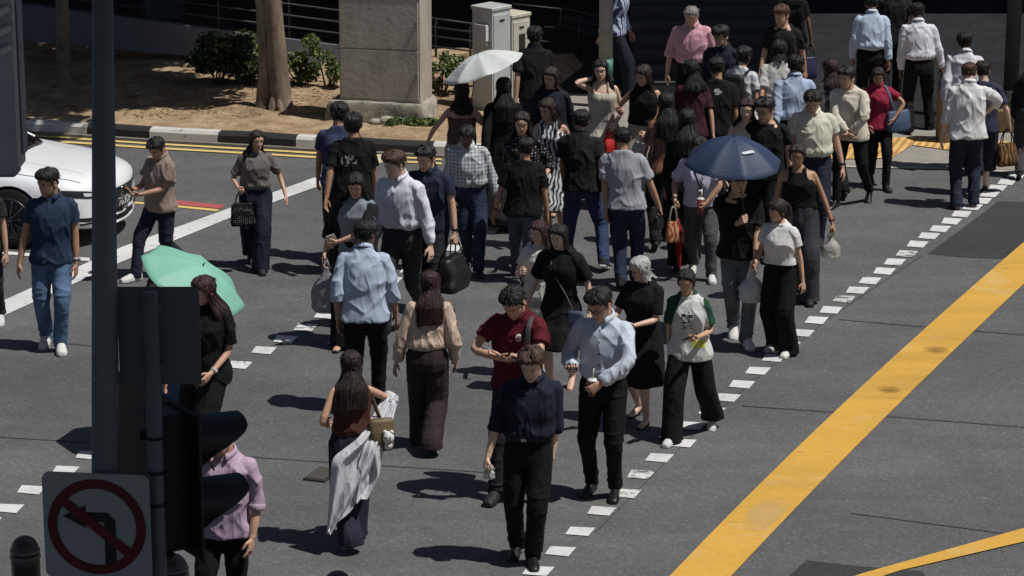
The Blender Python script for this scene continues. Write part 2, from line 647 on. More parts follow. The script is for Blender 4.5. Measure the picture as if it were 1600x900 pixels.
def hair_geo(style, seed):
    r = np.random.default_rng(seed)
    g = Geo()
    base = style.split('_')[0]
    hl = base if base in ('short', 'crop', 'fringe', 'mop', 'swept') else ('bangs' if 'bangs' in style else 'long')
    nz, na = 40, 72
    zs = np.linspace(0.012, 0.2249, nz)
    ph = np.linspace(0, 2 * math.pi, na, endpoint=False)
    PH, Z = np.meshgrid(ph, zs)
    H = hairline(PH, hl)
    a = np.abs((np.degrees(PH) + 180) % 360 - 180)
    top = sstep((Z - 0.12) / 0.07)
    t = {'short': (.009, .026), 'crop': (.005, .012), 'fringe': (.012, .03), 'mop': (.018, .034), 'swept': (.008, .034)}.get(base, (.014, .018))
    th = t[0] + (t[1] - t[0]) * top
    if hl in ('long', 'bangs'):
        th = th + 0.006 * sstep((a - 60) / 60) * sstep((.17 - Z) / .08)
    q = np.stack((np.sin(PH) * 5.5, np.cos(PH) * 5.5, Z * 40), -1).reshape(-1, 3)
    nn = vnoise(q, seed).reshape(Z.shape)
    q2 = np.stack((np.sin(PH) * 16, np.cos(PH) * 16, Z * 25), -1).reshape(-1, 3)
    n2 = vnoise(q2, seed + 5).reshape(Z.shape)
    q3 = np.stack((np.sin(PH) * 34, np.cos(PH) * 34, Z * 30), -1).reshape(-1, 3)
    n3 = vnoise(q3, seed + 6).reshape(Z.shape)
    th = th * (1 + 0.28 * nn + 0.22 * n2 + 0.18 * n3)
    part = np.exp(-((np.abs(np.sin(PH)) * _sm(Z, HW) - 0.012) / 0.007) ** 2) * (np.cos(PH) > 0) * sstep((Z - .19) / .02)
    th = th * (1 - 0.45 * part)
    jag = 0.006 * vnoise(np.stack((PH * 9, PH * 0, PH * 0), -1).reshape(-1, 3), seed + 9).reshape(Z.shape)
    wid = 0.016 if hl not in ('long', 'bangs') else 0.030
    off = -0.007 + (th + 0.007) * sstep((Z - H - jag * 1.6) / wid + 0.3)
    g.loft(head_pt(PH, Z, off))
    if base in ('long', 'bob', 'longfront', 'mid'):
        L = {'long': -.27, 'bob': -.025, 'longfront': -.24, 'mid': -.13}[base]
        span = {'long': 112, 'bob': 118, 'longfront': 124, 'mid': 114}[base]
        nt, ns = 90, 26
        tt = np.linspace(-1, 1, nt)
        rows = []
        zend = L + 0.03 * vnoise(np.stack((tt * 6, tt * 0, tt * 0), -1), seed + 2) - 0.03 * (1 - np.abs(tt)) + 0.02
        for s in np.linspace(0, 1, ns):
            zz = 0.165 + (zend - 0.165) * s
            phi = math.pi + np.radians(span) * tt * (1 - 0.10 * s)
            zc = np.clip(zz, 0.0, 0.22)
            hp = head_pt(phi, np.maximum(zc, 0.075), np.full(nt, 0.017))
            low = sstep((0.085 - zz) / 0.10)
            ax = 0.088 + 0.058 * sstep((0.03 - zz) / 0.14)
            ay = 0.100 + 0.020 * sstep((0.02 - zz) / 0.10)
            yo = 0.012 + 0.022 * sstep((-0.0 - zz) / 0.12)
            fr = sstep((-np.cos(phi) * -1) * 1.6)      # pieces that hang in front
            q = np.stack((np.sin(phi) * ax, -np.cos(phi) * ay + yo - fr * 0.10 * sstep((-0.0 - zz) / 0.10), zz), -1)
            P = hp * (1 - low[:, None]) + q * low[:, None]
            P[:, 2] = zz
            c = np.array((0, 0.01, 0))
            d = P - c
            d[:, 2] = 0
            d /= np.linalg.norm(d, axis=1)[:, None] + 1e-9
            w1 = vnoise(np.stack((tt * 11 + zz * 3, zz * 2.5, tt * 0), -1), seed + 3)
            w2 = vnoise(np.stack((tt * 42, zz * 5, tt * 0 + 3), -1), seed + 4)
            tail = sstep((1 - s) / 0.25)
            outp = P + d * (0.004 * w1 + 0.003 * w2)[:, None]
            inn = P - d * (0.020 * (0.35 + 0.65 * tail)) - d * (0.006 * np.abs(w1))[:, None]
            sway = 0.010 * math.sin(s * 4 + seed) * s
            ring = np.vstack((outp, inn[::-1]))
            ring[:, 0] += sway
            rows.append(ring)
        g.loft(np.array(rows))
        # loose strands over the surface, ending at different heights
        RW = np.array(rows)
        for _ in range(130):
            j = int(np.clip(nt / 2 + r.normal() * nt * .32, 1, nt - 2))
            i0 = int(r.integers(2, ns - 10))
            i1 = int(min(ns - 1, i0 + r.integers(8, 18)))
            P = RW[i0:i1 + 1:2, j].copy()
            if len(P) < 3:
                continue
            d = P - np.array((0, .01, 0))
            d[:, 2] = 0
            d /= np.linalg.norm(d, axis=1)[:, None] + 1e-9
            k = np.linspace(0, 1, len(P))[:, None]
            P = P + d * (.001 + .007 * k * r.random()) + np.cross(d, (0, 0, 1)) * (r.normal() * .012) * k
            if i1 == ns - 1:
                P = np.vstack((P, P[-1] + np.array((r.normal() * .008, r.normal() * .006, -r.uniform(.01, .05)))))
            g.tube(P, np.linspace(.0036, .0010, len(P)), 4, ref=(0, 1, 0))
    # short tufts that break the outline of the crown
    for _ in range(230 if base not in ('long', 'bob', 'longfront', 'mid', 'bun', 'pony') else 50):
        f = r.uniform(0, 2 * math.pi)
        z0 = r.uniform(.10, .222)
        h0 = float(hairline(np.array([f]), hl)[0])
        if z0 < h0 + .012:
            continue
        tv = t[0] + (t[1] - t[0]) * float(sstep((z0 - .12) / .07))
        A = head_pt(np.array([f]), np.array([z0]), np.array([tv * .75]))[0]
        nrm = A - np.array((0, .01, .12))
        nrm /= np.linalg.norm(nrm)
        dn = np.array((0, -.55 if base in ('swept', 'fringe', 'mop') else .2, -.8)) + r.normal(size=3) * .55
        dn -= nrm * (dn @ nrm)
        dn /= np.linalg.norm(dn) + 1e-9
        L = r.uniform(.018, .042)
        lift = r.uniform(.05, .5)
        B = A + dn * L * .5 + nrm * L * lift * .5
        C = A + dn * L + nrm * L * lift * .55
        g.tube([A, B, C], [.0048, .0040, .0010], 4, ref=(0, 0, 1) if abs(dn[2]) < .8 else (1, 0, 0))
    if base in ('pony', 'bun'):
        if base == 'bun':
            g.sphere((0, 0.112, 0.15), (0.042, 0.036, 0.042), 14, 9)
        else:
            pts = np.array([(0, 0.09, 0.15), (0, 0.125, 0.155), (0, 0.15, 0.12), (0.005, 0.155, 0.05), (0.012, 0.145, -0.03), (0.02, 0.14, -0.12), (0.022, 0.14, -0.17)])
            g.tube(pts, [.018, .020, .028, .034, .030, .02, .005], 12)
            g.tube(pts + np.array((-.012, .008, 0)), [.01, .013, .016, .02, .018, .012, .003], 9)
    return g


# ------------------------------------------------------------------ hands and shoes (hand: fingers +Z, palm +Y, thumb +X)
def hand_raw(curl, tcurl, spread=1.0):
    g = Geo()
    pts = [(0, 0, -0.035), (0, 0, 0.0), (0.002, 0, 0.03), (0.0, 0.001, 0.065), (0.0, 0.002, 0.09)]
    g.tube(pts, [(.026, .020), (.028, .019), (.037, .017), (.041, .0145), (.038, .012)], 14, power=2.4)
    for i, (x, l, sp) in enumerate(((.030, .070, .10), (.0105, .080, .03), (-.009, .074, -.04), (-.0275, .058, -.12))):
        a = 0.0
        p = np.array((x, 0.002, 0.078))
        chain = [p.copy()]
        for seg, k in ((.46, 1.0), (.3, 1.05), (.24, .7)):
            a += R(curl) * k * (1 + 0.06 * i)
            d = np.array((math.sin(sp * spread) * math.cos(a), math.sin(a), math.cos(a) * math.cos(sp * spread)))
            q = chain[-1]
            chain.append(q + d * l * seg * 0.5)
            chain.append(q + d * l * seg)
        chain[0] = chain[0] - np.array((0, 0, .012))
        g.tube(chain, [.0098, .0096, .0092, .0088, .0084, .0078, .0062], 10)
    tb = np.array((.026, .004, .022))
    d1 = np.array((.72, .30 + .2 * tcurl, .62))
    d1 /= np.linalg.norm(d1)
    d2 = np.array((.25 - .5 * tcurl, .35 + .35 * tcurl, .9))
    d2 /= np.linalg.norm(d2)
    p1 = tb + d1 * .036
    p2 = p1 + d2 * .030
    g.tube([tb - d1 * .012, tb, p1, (p1 + p2) / 2, p2, p2 + d2 * .02], [.015, .0145, .012, .0115, .0105, .007], 10)
    return g


HAND_JOBS = {'relaxed': job(hand_raw(16, .2), .0042, 1), 'grip': job(hand_raw(66, .9, .3), .0042, 1), 'hold': job(hand_raw(40, .5, .6), .0042, 1)}


def shoe_raw(kind):
    g = Geo()
    # toe towards -Y, origin under the mid foot
    if kind == 'dress':
        st = [(-.150, .012, .020, .018), (-.145, .030, .034, .02), (-.12, .041, .046, .022), (-.08, .047, .058, .026), (-.03, .042, .075, .034), (.02, .037, .095, .045), (.07, .036, .105, .05), (.105, .034, .104, .05), (.122, .022, .09, .045)]
    elif kind == 'sneaker':
        st = [(-.150, .02, .03, .018), (-.145, .036, .05, .02), (-.12, .047, .064, .024), (-.08, .053, .075, .03), (-.03, .049, .09, .04), (.02, .044, .105, .05), (.07, .043, .115, .055), (.11, .041, .118, .055), (.132, .026, .105, .05)]
    else:  # flat
        st = [(-.135, .012, .02, .015), (-.13, .028, .032, .016), (-.10, .038, .04, .02), (-.06, .042, .048, .024), (-.02, .037, .055, .028), (.03, .033, .062, .03), (.07, .032, .07, .034), (.10, .029, .07, .034), (.112, .018, .06, .03)]
    rings = []
    n = 16
    a = np.linspace(0, 2 * math.pi, n, endpoint=False)
    for y, w, h, _ in st:
        ca, sa = np.cos(a), np.sin(a)
        x = w * np.sign(ca) * np.abs(ca) ** .8
        z = np.where(sa > 0, h * 0.35 + h * 0.65 * np.abs(sa) ** 1.1, h * 0.35 - h * 0.35 * np.abs(sa) ** .35)
        rings.append(np.stack((x, np.full(n, y), z), -1))
    g.loft(np.array(rings))
    if kind != 'flat':
        g.tube([(0, .05, .06), (0, .06, .10), (0, .062, .125 if kind == 'sneaker' else .105)], [(.036, .05), (.038, .052), (.038, .048)], 14)
    return g


SHOE_JOBS = {k: job(shoe_raw(k), .006, 2) for k in ('dress', 'sneaker', 'flat')}

TORSO = {
    'm': np.array([(.76, .154, .098, .012), (.86, .165, .110, .012), (.92, .162, .106, .008), (1.00, .150, .100, 0), (1.08, .145, .098, -.005), (1.18, .155, .106, -.005),
                   (1.28, .170, .114, 0), (1.35, .178, .104, .005), (1.40, .150, .082, .010), (1.432, .106, .066, .012), (1.462, .070, .060, .010)]),
    'f': np.array([(.76, .160, .102, .012), (.86, .176, .116, .015), (.92, .168, .108, .012), (1.00, .145, .094, 0), (1.08, .130, .088, 0), (1.18, .140, .100, -.008),
                   (1.27, .152, .114, -.015), (1.34, .152, .098, 0), (1.385, .130, .076, .008), (1.42, .088, .060, .012), (1.452, .060, .054, .010)])}
SHO = {'m': (.172, .006, 1.372), 'f': (.152, .006, 1.358)}
ARMR = {'m': [.048, .049, .047, .043, .038, .037, .034, .026], 'f': [.038, .040, .038, .035, .031, .030, .027, .021]}
SKINS = {'a': (202, 166, 144), 'b': (190, 150, 126), 'c': (166, 126, 102), 'd': (112, 80, 62), 'e': (208, 174, 154)}
_skin = {k: skin_mat(v) for k, v in SKINS.items()}
HAIRC = {'black': (26, 23, 23), 'dark': (38, 28, 24), 'brown': (60, 43, 34), 'red': (46, 29, 26), 'grey': (122, 120, 116), 'lightgrey': (165, 165, 163), 'ginger': (72, 50, 38)}
_hair = {k: hair_mat(v) for k, v in HAIRC.items()}
M_LIP = plain('lips', (150, 84, 78), 0.5)
M_EYE = plain('eye_white', (205, 200, 195), 0.3)
M_IRIS = plain('iris', (24, 17, 14), 0.2)
M_GLASS_FRAME = plain('spectacle_frame', (22, 22, 24), 0.35)
M_SOLE = plain('shoe_sole', (206, 204, 198), 0.7)
M_SOLE_DK = plain('dark_shoe_sole', (28, 26, 25), 0.7)
M_WATCH = plain('watch_black', (20, 20, 22), 0.3)
M_BELT = plain('belt_leather', (24, 20, 18), 0.45)
M_STEEL = plain('bright_steel', (170, 170, 172), 0.3, metal=0.9)
_hairmesh = {}
_voxnear = 0.0088


def ik2(a, c, l1, l2, pole):
    d = c - a
    D = np.linalg.norm(d)
    mx = (l1 + l2) * 0.995
    if D > mx:
        c = a + d / D * mx
        d = c - a
        D = mx
    n = d / D
    x = (l1 * l1 - l2 * l2 + D * D) / (2 * D)
    h = math.sqrt(max(l1 * l1 - x * x, 0))
    p = pole - n * (pole @ n)
    p = p / (np.linalg.norm(p) + 1e-9)
    return a + n * x + p * h, c


def rotz(a):
    c, s = math.cos(a), math.sin(a)
    return np.array([(c, -s, 0), (s, c, 0), (0, 0, 1)])


def rotx(a):
    c, s = math.cos(a), math.sin(a)
    return np.array([(1, 0, 0), (0, c, -s), (0, s, c)])


def roty(a):
    c, s = math.cos(a), math.sin(a)
    return np.array([(c, 0, s), (0, 1, 0), (-s, 0, c)])


def densify(pts, per=4):
    """smooth path through joints"""
    pts = np.asarray(pts, float)
    out = []
    for i in range(len(pts) - 1):
        for t in np.linspace(0, 1, per, endpoint=False):
            out.append(pts[i] * (1 - t) + pts[i + 1] * t)
    out.append(pts[-1])
    out = np.array(out)
    o = out.copy()
    o[1:-1] = (out[:-2] + 2 * out[1:-1] + out[2:]) / 4
    return o


PEOPLE = {}
HEADX = dict(front=828, glasses=930, greyhair=995, raglan=1072, redpolo=795, blackdress=870, whitetop=838, cardigan=548, bluesh=575, satin=672, tall=612, duffel=662, plaid=730, card=553, blacktee=550,
             polkabag=403, taupe=238, navyjeans=70, blackblouse=318, dotsleeve=815, blackjeans=823, greenback=910, greyback=970, camiwhite=937, shades=1003, bronze=1040, brolly=1155, lanyard=1095, tankblack=1243,
             croptee=1213, creampolo=1270, beige=1322, magenta=1372, bigwhite=1513, whiteoffice=1432, navyshorts=1535, whitefar=1507, pinkphone=335, swirl=852)
_seed = [100]


class Person:
    def __init__(s, pid, label, top_y, feet=None, foot=None, yaw=0, sex='m', skin='a', hair=('short', 'black'), top=None, bottom=None, shoes=('dress', (24, 22, 22)),
                 Rh=None, Lh=None, Rpose=None, Lpose=None, lean=4, hyaw=0, hpitch=8, htilt=0, fat=1.0, stride=.56, lead=None, glasses=False, watch=None, belt=False, lanyard=None, height=None, group='pedestrians crossing the road', socks=None, Rpalm=None, Lpalm=None, Rpole=None, Lpole=None):
        _seed[0] += 17
        s.seed = _seed[0]
        s.pid, s.label, s.sex, s.skin, s.hairs = pid, label, sex, skin, hair
        s.top, s.bottom, s.shoes, s.glasses, s.watch, s.belt, s.lanyard, s.group, s.socks = dict(top or {}), dict(bottom or {}), shoes, glasses, watch, belt, lanyard, group, socks
        s.fat = 1 + (fat - 1) * .6
        pr = np.random.default_rng(s.seed)
        lead = lead or ('R' if pr.random() < .5 else 'L')
        lean = lean + pr.uniform(-2.5, 3)
        hyaw, hpitch, htilt = hyaw + pr.uniform(-9, 9), hpitch + pr.uniform(-4, 6), htilt + pr.uniform(-5, 5)
        swing = pr.uniform(.06, .20) * (1 if lead == 'R' else -1)
        Rh = -swing if Rh is None else Rh
        Lh = swing if Lh is None else Lh
        s.shift = pr.uniform(-.03, .03)
        if feet is not None:
            fr, fl = G(*feet[0]), G(*feet[1])
            root = (fr + fl) / 2
        else:
            root = G(*foot)
        s.root = root
        s.yaw = R(yaw)
        if top_y is None:
            top_y = 0
        if height is None:
            # height from the top of the head in the photograph
            h = 1.7
            for _ in range(8):
                yy = proj(root + np.array((0, 0, h)))[1]
                h += (yy - top_y) / px_per_m(root + np.array((0, 0, h))) / math.cos(PITCH)
            s.h_raw = h
            height = min(1.92, max(1.48, h))
        else:
            s.h_raw = height
        s.s = height / 1.70 * 0.99
        Rz = rotz(-s.yaw)
        s.lean = R(lean)
        dz = 0.0
        s.off = np.zeros(2)
        s.hyaw, s.hpitch, s.htilt = R(hyaw), R(hpitch), R(htilt)
        for it_ in range(3):
            s.s = height / (1.70 + dz) * 0.995
            if feet is not None:
                s.fr = (Rz @ (fr - root)) / s.s
                s.fl = (Rz @ (fl - root)) / s.s
            else:
                k = 1 if lead == 'R' else -1
                s.fr = np.array((-.085, -k * stride / 2, 0))
                s.fl = np.array((.085, k * stride / 2, 0))
            sep = np.linalg.norm((s.fr - s.fl)[:2])
            if sep > .72:
                s.fr *= .72 / sep
                s.fl *= .72 / sep
            # keep the feet on their own side
            if s.fl[0] - s.fr[0] < .09:
                m = (.09 - (s.fl[0] - s.fr[0])) / 2
                s.fl[0] += m
                s.fr[0] -= m
            s.pose(Rh, Lh, Rpole, Lpole)
            if pid in HEADX:
                # lean sideways so that the head is where the photograph has it
                top = s.world(s.head_fn()(np.array([[0, 0, .245]]))[0])
                ex = np.clip((HEADX[pid] - proj(top)[0]) / px_per_m(top) / s.s, -.12, .12)
                s.off = np.clip(s.off + (rotz(-s.yaw) @ np.array((ex, 0, 0)))[:2], -.09, .09)
                s.pose(Rh, Lh, Rpole, Lpole)
            # bowed heads and bent knees stand a little lower
            dz = s.dz - .012 * abs(hpitch) / 15 - .03 * (1 - math.cos(2.2 * s.lean))
        s.Rpose, s.Lpose, s.Rpalm, s.Lpalm = Rpose, Lpose, Rpalm, Lpalm
        s.hyaw, s.hpitch, s.htilt = R(hyaw), R(hpitch), R(htilt)
        s.vox = _voxnear if proj(root)[1] > 520 else 0.0112
        s.hands()
        s.make_jobs()
        PEOPLE[pid] = s

    def T(s, P):
        P = np.array(P, float)
        sh = P.shape
        P = P.reshape(-1, 3)
        w = sstep((P[:, 2] - .92) / .3)
        a = s.lean * w
        y, z = P[:, 1], P[:, 2] - .95
        y2 = y * np.cos(a) - z * np.sin(a)
        z2 = y * np.sin(a) + z * np.cos(a)
        k = .45 + .55 * sstep((P[:, 2] - .95) / .6)
        return np.stack((P[:, 0] + s.off[0] * k, y2 + s.off[1] * k, z2 + .95), -1).reshape(sh)

    def pose(s, Rh, Lh, Rpole, Lpole):
        sx = s.sex
        hz = .915
        s.ank = {}
        for k, f, sg in (('R', s.fr, -1), ('L', s.fl, 1)):
            other = s.fl if k == 'R' else s.fr
            behind = f[1] - other[1]
            up = R(34) * sstep((behind - .12) / .4)
            toe = R(7) * sg
            s.ank[k] = [f, float(up), toe]
        hips = {}
        for it in range(12):
            ok = True
            for k, sg in (('R', -1), ('L', 1)):
                f, up, toe = s.ank[k]
                A = s.foot_to_body(k, np.array((0, .06, .085)))
                H = np.array((sg * .088 + s.off[0] * .45, .012 + s.off[1] * .45, hz - .03))
                hips[k] = H
                if np.linalg.norm(A - H) > .835:
                    ok = False
            if ok:
                break
            hz -= .012
        s.dz = hz - .915
        s.leg = {}
        for k, sg in (('R', -1), ('L', 1)):
            A = s.foot_to_body(k, np.array((0, .06, .085)))
            kn, A = ik2(hips[k], A, .425, .42, np.array((sg * .12, -1, 0)))
            s.leg[k] = (hips[k], kn, A)
        s.arm = {}
        for k, sg, t, pole in (('R', -1, Rh, Rpole), ('L', 1, Lh, Lpole)):
            S = s.T(np.array(SHO[sx]) * np.array((sg * s.fatw(), 1, 1)) + np.array((0, 0, s.dz)))
            if t is None:
                t = .06
            if isinstance(t, (int, float)):
                t = (.235 * s.fatw() if sx == 'm' else .215 * s.fatw(), t, .835 + t * t * .35)
            tg = np.array((sg * t[0], -t[1], t[2] + s.dz))
            p = np.array(pole) * np.array((sg, -1, 1)) if pole is not None else np.array((sg * .45, 1.0, -.25))
            e, w = ik2(S, tg, .283, .252, p)
            s.arm[k] = (S, e, w)

    def fatw(s):
        return 1 + (s.fat - 1) * .7

    def foot_to_body(s, k, P):
        f, up, toe = s.ank[k]
        P = np.atleast_2d(np.array(P, float))
        piv = np.array((0, -.075, 0))
        Q = (P - piv) @ rotx(up).T + piv if up else P.copy()
        Q = Q @ rotz(toe).T + np.array((f[0], f[1], 0))
        return Q[0] if len(Q) == 1 else Q

    def hands(s):
        s.hm = {}
        for k, sg in (('R', -1), ('L', 1)):
            S, e, w = s.arm[k]
            d = w - e
            d /= np.linalg.norm(d)
            pref = s.Rpalm if k == 'R' else s.Lpalm
            pref = np.array(pref, float) * np.array((sg, -1, 1)) if pref is not None else np.array((-sg * 1.0, .25, 0.15))
            n = pref - d * (pref @ d)
            n /= np.linalg.norm(n) + 1e-9
            X = np.cross(n, d)
            M = np.column_stack(((X if sg > 0 else -X), n, d))
            s.hm[k] = (M, w, sg)

    def grip(s, k, local=(0, .03, .075)):
        """world position of the hand's grip"""
        M, w, sg = s.hm[k]
        return s.world(w + (M * s.hsz()) @ np.array(local))

    def hsz(s):
        return 1.0 if s.sex == 'm' else .9

    def world(s, P):
        return (np.asarray(P) * s.s) @ rotz(s.yaw).T + s.root

    def wdir(s, d):
        return rotz(s.yaw) @ np.asarray(d, float)

    # ---- raw shapes
    def torso(s, z0, z1, slack=0.0, wf=None, n=28, tilt=0.0, hemflare=0):
        tb = TORSO[s.sex]
        zs = np.unique(np.concatenate((np.arange(z0, z1, .028), [z1])))
        a = np.arange(n) * 2 * math.pi / n
        rings = []
        for z in zs:
            A, B, Y = (np.interp(z, tb[:, 0], tb[:, i]) for i in (1, 2, 3))
            belly = math.exp(-((z - 1.05) / .15) ** 2)
            A *= s.fatw()
            B *= 1 + (s.fat - 1) * 1.1
            B += max(0, s.fat - 1) * .10 * belly
            Y -= max(0, s.fat - 1) * .08 * belly
            sl = slack(z) if callable(slack) else slack
            if wf is not None:
                A *= wf(z)
            ca, sa = np.cos(a), np.sin(a)
            p = 2.35
            x = (A + sl) * np.sign(ca) * np.abs(ca) ** (2 / p)
            y = (B + sl) * np.sign(sa) * np.abs(sa) ** (2 / p) + Y
            zz = z + tilt * (y - Y) * (1 if z > 1.40 else 0)
            rings.append(np.stack((x, y, np.broadcast_to(zz, x.shape)), -1))
        rings = np.array(rings)
        rings[..., 2] += s.dz
        return s.T(rings)

    def arm_path(s, k):
        S, e, w = s.arm[k]
        sg = -1 if k == 'R' else 1
        inn = S + np.array((-sg * .055, .0, .006))
        return densify([inn, S, e, w], 5)

    def make_jobs(s):
        g = Geo()
        sx = s.sex
        cov = s.top.get('kind') not in (None, 'tube', 'cami')
        bare = s.top.get('neck', s.top.get('kind')) in ('tank', 'cami', 'tube', 'halter')
        low = lambda z: -.012 if z < 1.18 else 0
        pz = .875 if s.bottom.get('kind') in ('slim', 'straight', 'wide', 'shorts', 'culotte') else .80
        g.loft(s.torso(pz, 1.455, low if bare or not cov else (lambda z: -.010 if z < 1.38 else -.004)))
        legc = .86
        nb = s.T(np.array([(0, .012, 1.40), (0, .010, 1.46), (0, .002, 1.52), (0, .0, 1.56)]) + np.array((0, 0, s.dz)))
        r = .060 if sx == 'm' else .049
        g.tube(nb, [r * 1.15, r, r * .95, r * .95], 16)
        for k in 'RL':
            P = s.arm_path(k)
            rr = np.interp(np.linspace(0, 1, len(P)), np.linspace(0, 1, 8), ARMR[sx]) * (1 + (s.fat - 1) * .6)
            # extend the wrist into the hand
            P = np.vstack((P, P[-1] + s.hm[k][0][:, 2] * .03))
            rr = np.append(rr, rr[-1])
            g.tube(P, rr, 14)
            h, kn, A = s.leg[k]
            L = densify([h + (0, 0, .04), h + (kn - h) * .5, kn, kn + (A - kn) * .35, A], 4)
            t = np.linspace(0, 1, len(L))
            lr = np.interp(t, [0, .25, .5, .62, .75, .9, 1], np.array([.088 * legc, .080 * legc, .056, .053, .052, .037, .034]) * (.98 if sx == 'f' else 1.0) * (1 + (s.fat - 1) * .6))
            g.tube(L, lr, 16)
            F = s.foot_to_body(k, np.array([(0, .075, .075), (0, .05, .055), (0, -.02, .035), (0, -.08, .022), (0, -.115, .016)]))
            g.tube(F, [(.03, .035), (.033, .036), (.036, .03), (.036, .02), (.026, .012)], 12)
        s.jb = job(g, max(s.vox, .0095), 3)
        s.jt = s.jp = None
        if s.top:
            s.jt = job(s.top_geo(), s.vox, 2)
        if s.bottom:
            s.jp = job(s.bottom_geo(), s.vox, 3)

    def top_geo(s):
        t = s.top
        g = Geo()
        kind = t['kind']
        sl = t.get('slack', .02)
        dress = kind == 'dress'
        tuck = t.get('tuck', False)
        hem = t.get('hem', .985 if tuck else .83)
        z1 = {'shirt': 1.478, 'polo': 1.470, 'tee': 1.452, 'blouse': 1.455, 'tank': 1.395, 'cami': 1.325, 'tube': 1.29}.get(t.get('neck', kind), 1.452)
        if t.get('neck') == 'halter':
            z1 = 1.46
        strap = t.get('neck', kind) in ('tank', 'cami')

        def slack(z):
            b = .013 + (sl - .008) * sstep((1.36 - z) / .2)
            if tuck:
                b += .016 * math.exp(-((z - 1.045) / .04) ** 2)
                if z < 1.005:
                    b = .020
            elif not dress:
                b += t.get('flare', .012) * sstep((1.05 - z) / .25)
            else:
                b = b if z > 1.15 else .016 + (b - .016) * sstep((z - 1.06) / .1)
            return b
        wf = None
        if strap:
            wf = lambda z: 1 - .22 * sstep((z - 1.27) / .09)
        z0 = 1.0 if dress else hem
        R_ = s.torso(z0, z1, slack, wf, tilt=.35 if kind in ('tee', 'blouse') or dress else .12)
        g.loft(R_)
        if strap:
            for sg in (-1, 1):
                p = s.T(np.array([(sg * .085, -.105, 1.28), (sg * .082, -.098, 1.36), (sg * .075, -.05, 1.432), (sg * .072, .03, 1.436), (sg * .08, .10, 1.36), (sg * .085, .115, 1.28)]) + np.array((0, 0, s.dz)))
                g.tube(p, (.022, .012) if kind == 'tank' or t.get('neck') == 'tank' else (.010, .009), 8)
        if dress:
            g.loft(s.skirt_rings(1.10, t.get('hem', .56), .012, t.get('sflare', .03)))
        sv = t.get('sleeve', 'short' if kind in ('tee', 'polo') else 'none' if strap else 'long')
        if sv != 'none':
            fr = {'short': .52, 'cap': .36, 'elbow': .60, 'roll': .74, 'three': .80, 'long': .985}[sv]
            for k in 'RL':
                P = s.arm_path(k)
                m = max(4, int(round(fr * (len(P) - 1))) + 1)
                P = P[:m]
                u = np.linspace(0, fr, m)
                rr = np.interp(u, np.linspace(0, 1, 8), ARMR[s.sex]) * (1 + (s.fat - 1) * .6)
                rr = rr + .010 + (sl * .30 + t.get('sw', 0)) * sstep(u / .4)
                if sv in ('short', 'elbow', 'cap'):
                    rr = rr + .010 * sstep((u - fr + .2) / .2)
                if sv in ('long',):
                    rr = rr + .004 - .008 * sstep((u - .93) / .05)
                if sv in ('roll', 'three'):
                    rr[-2:] += .006
                g.tube(P, rr, 16)
        return g

    def skirt_rings(s, ztop, zhem, sl, flare, n=36):
        tb = TORSO[s.sex]
        a = np.arange(n) * 2 * math.pi / n
        rings = []
        zs = np.linspace(ztop, zhem, 18)
        for z in zs:
            zz = max(z, .84)
            A, B, Y = (np.interp(zz, tb[:, 0], tb[:, i]) for i in (1, 2, 3))
            A *= s.fatw()
            B *= 1 + (s.fat - 1) * 1.1
            A += sl
            B += sl
            yc = Y
            if z < .95:
                lo, hi, xm = 9, -9, 0
                for k in 'RL':
                    h, kn, an = s.leg[k]
                    P = densify([h, kn, an], 12)
                    j = np.argmin(np.abs(P[:, 2] - (z + s.dz)))
                    lo = min(lo, P[j, 1] - s.off[1] * .45)
                    hi = max(hi, P[j, 1] - s.off[1] * .45)
                    xm = max(xm, abs(P[j, 0] - s.off[0] * .45 * np.clip(z / .85, 0, 1)))
                w = sstep((.95 - z) / .14)
                fl = flare * max(0, .88 - z) / .4
                A = A * (1 - w) + w * max(xm + .10 + sl + fl, A * .95 + fl)
                B = B * (1 - w) + w * ((hi - lo) / 2 + .112 + sl + fl * .8)
                yc = Y * (1 - w) + w * (hi + lo) / 2
            rip = 1 + .045 * sstep((.95 - z) / .4) * (1 + np.sin(a * 5 + s.seed)) + .03 * sstep((.95 - z) / .4) * (1 + np.sin(a * 8 + 2.1 * s.seed))
            xc = s.off[0] * .45 * (np.clip(z / .85, 0, 1) - 1)
            if z >= .85:
                xc = 0
            rings.append(np.stack((xc + A * np.cos(a) * rip, yc + B * np.sin(a) * rip, np.full(n, z + s.dz)), -1))
        return s.T(np.array(rings))

    def bottom_geo(s):
        b = s.bottom
        g = Geo()
        kind = b['kind']
        wz = b.get('waist', 1.02)
        if kind == 'skirt':
            g.loft(s.skirt_rings(wz, b.get('hem', .5), .014, b.get('flare', .03)))
            return g
        wide = kind in ('wide', 'culotte')
        g.loft(s.torso(.775, wz, .018 if not wide else .020))
        for k in 'RL':
            h, kn, A = s.leg[k]
            end = A + np.array((0, .0, -.055 if kind != 'slim' else -.02))
            if end[2] < .035:
                end[2] = .035
            L = densify([h + (0, 0, .04), h + (kn - h) * .5, kn, kn + (A - kn) * .5, A, end], 4)
            t = np.linspace(0, 1, len(L))
            prof = {'slim': [.100, .088, .065, .061, .053, .047], 'straight': [.102, .092, .073, .069, .065, .063], 'wide': [.107, .105, .098, .098, .104, .111],
                    'shorts': [.108, .108, .104, .1, .1, .1], 'culotte': [.112, .118, .118, .118, .118, .118]}[kind]
            rr = np.interp(t, [0, .25, .48, .62, .85, 1], prof) * (1 + (s.fat - 1) * .6)
            if kind in ('shorts', 'culotte'):
                c = .46 if kind == 'shorts' else .62
                m = int(c * len(L))
                L, rr = L[:m], rr[:m]
            g.tube(L, rr, 18)
        return g

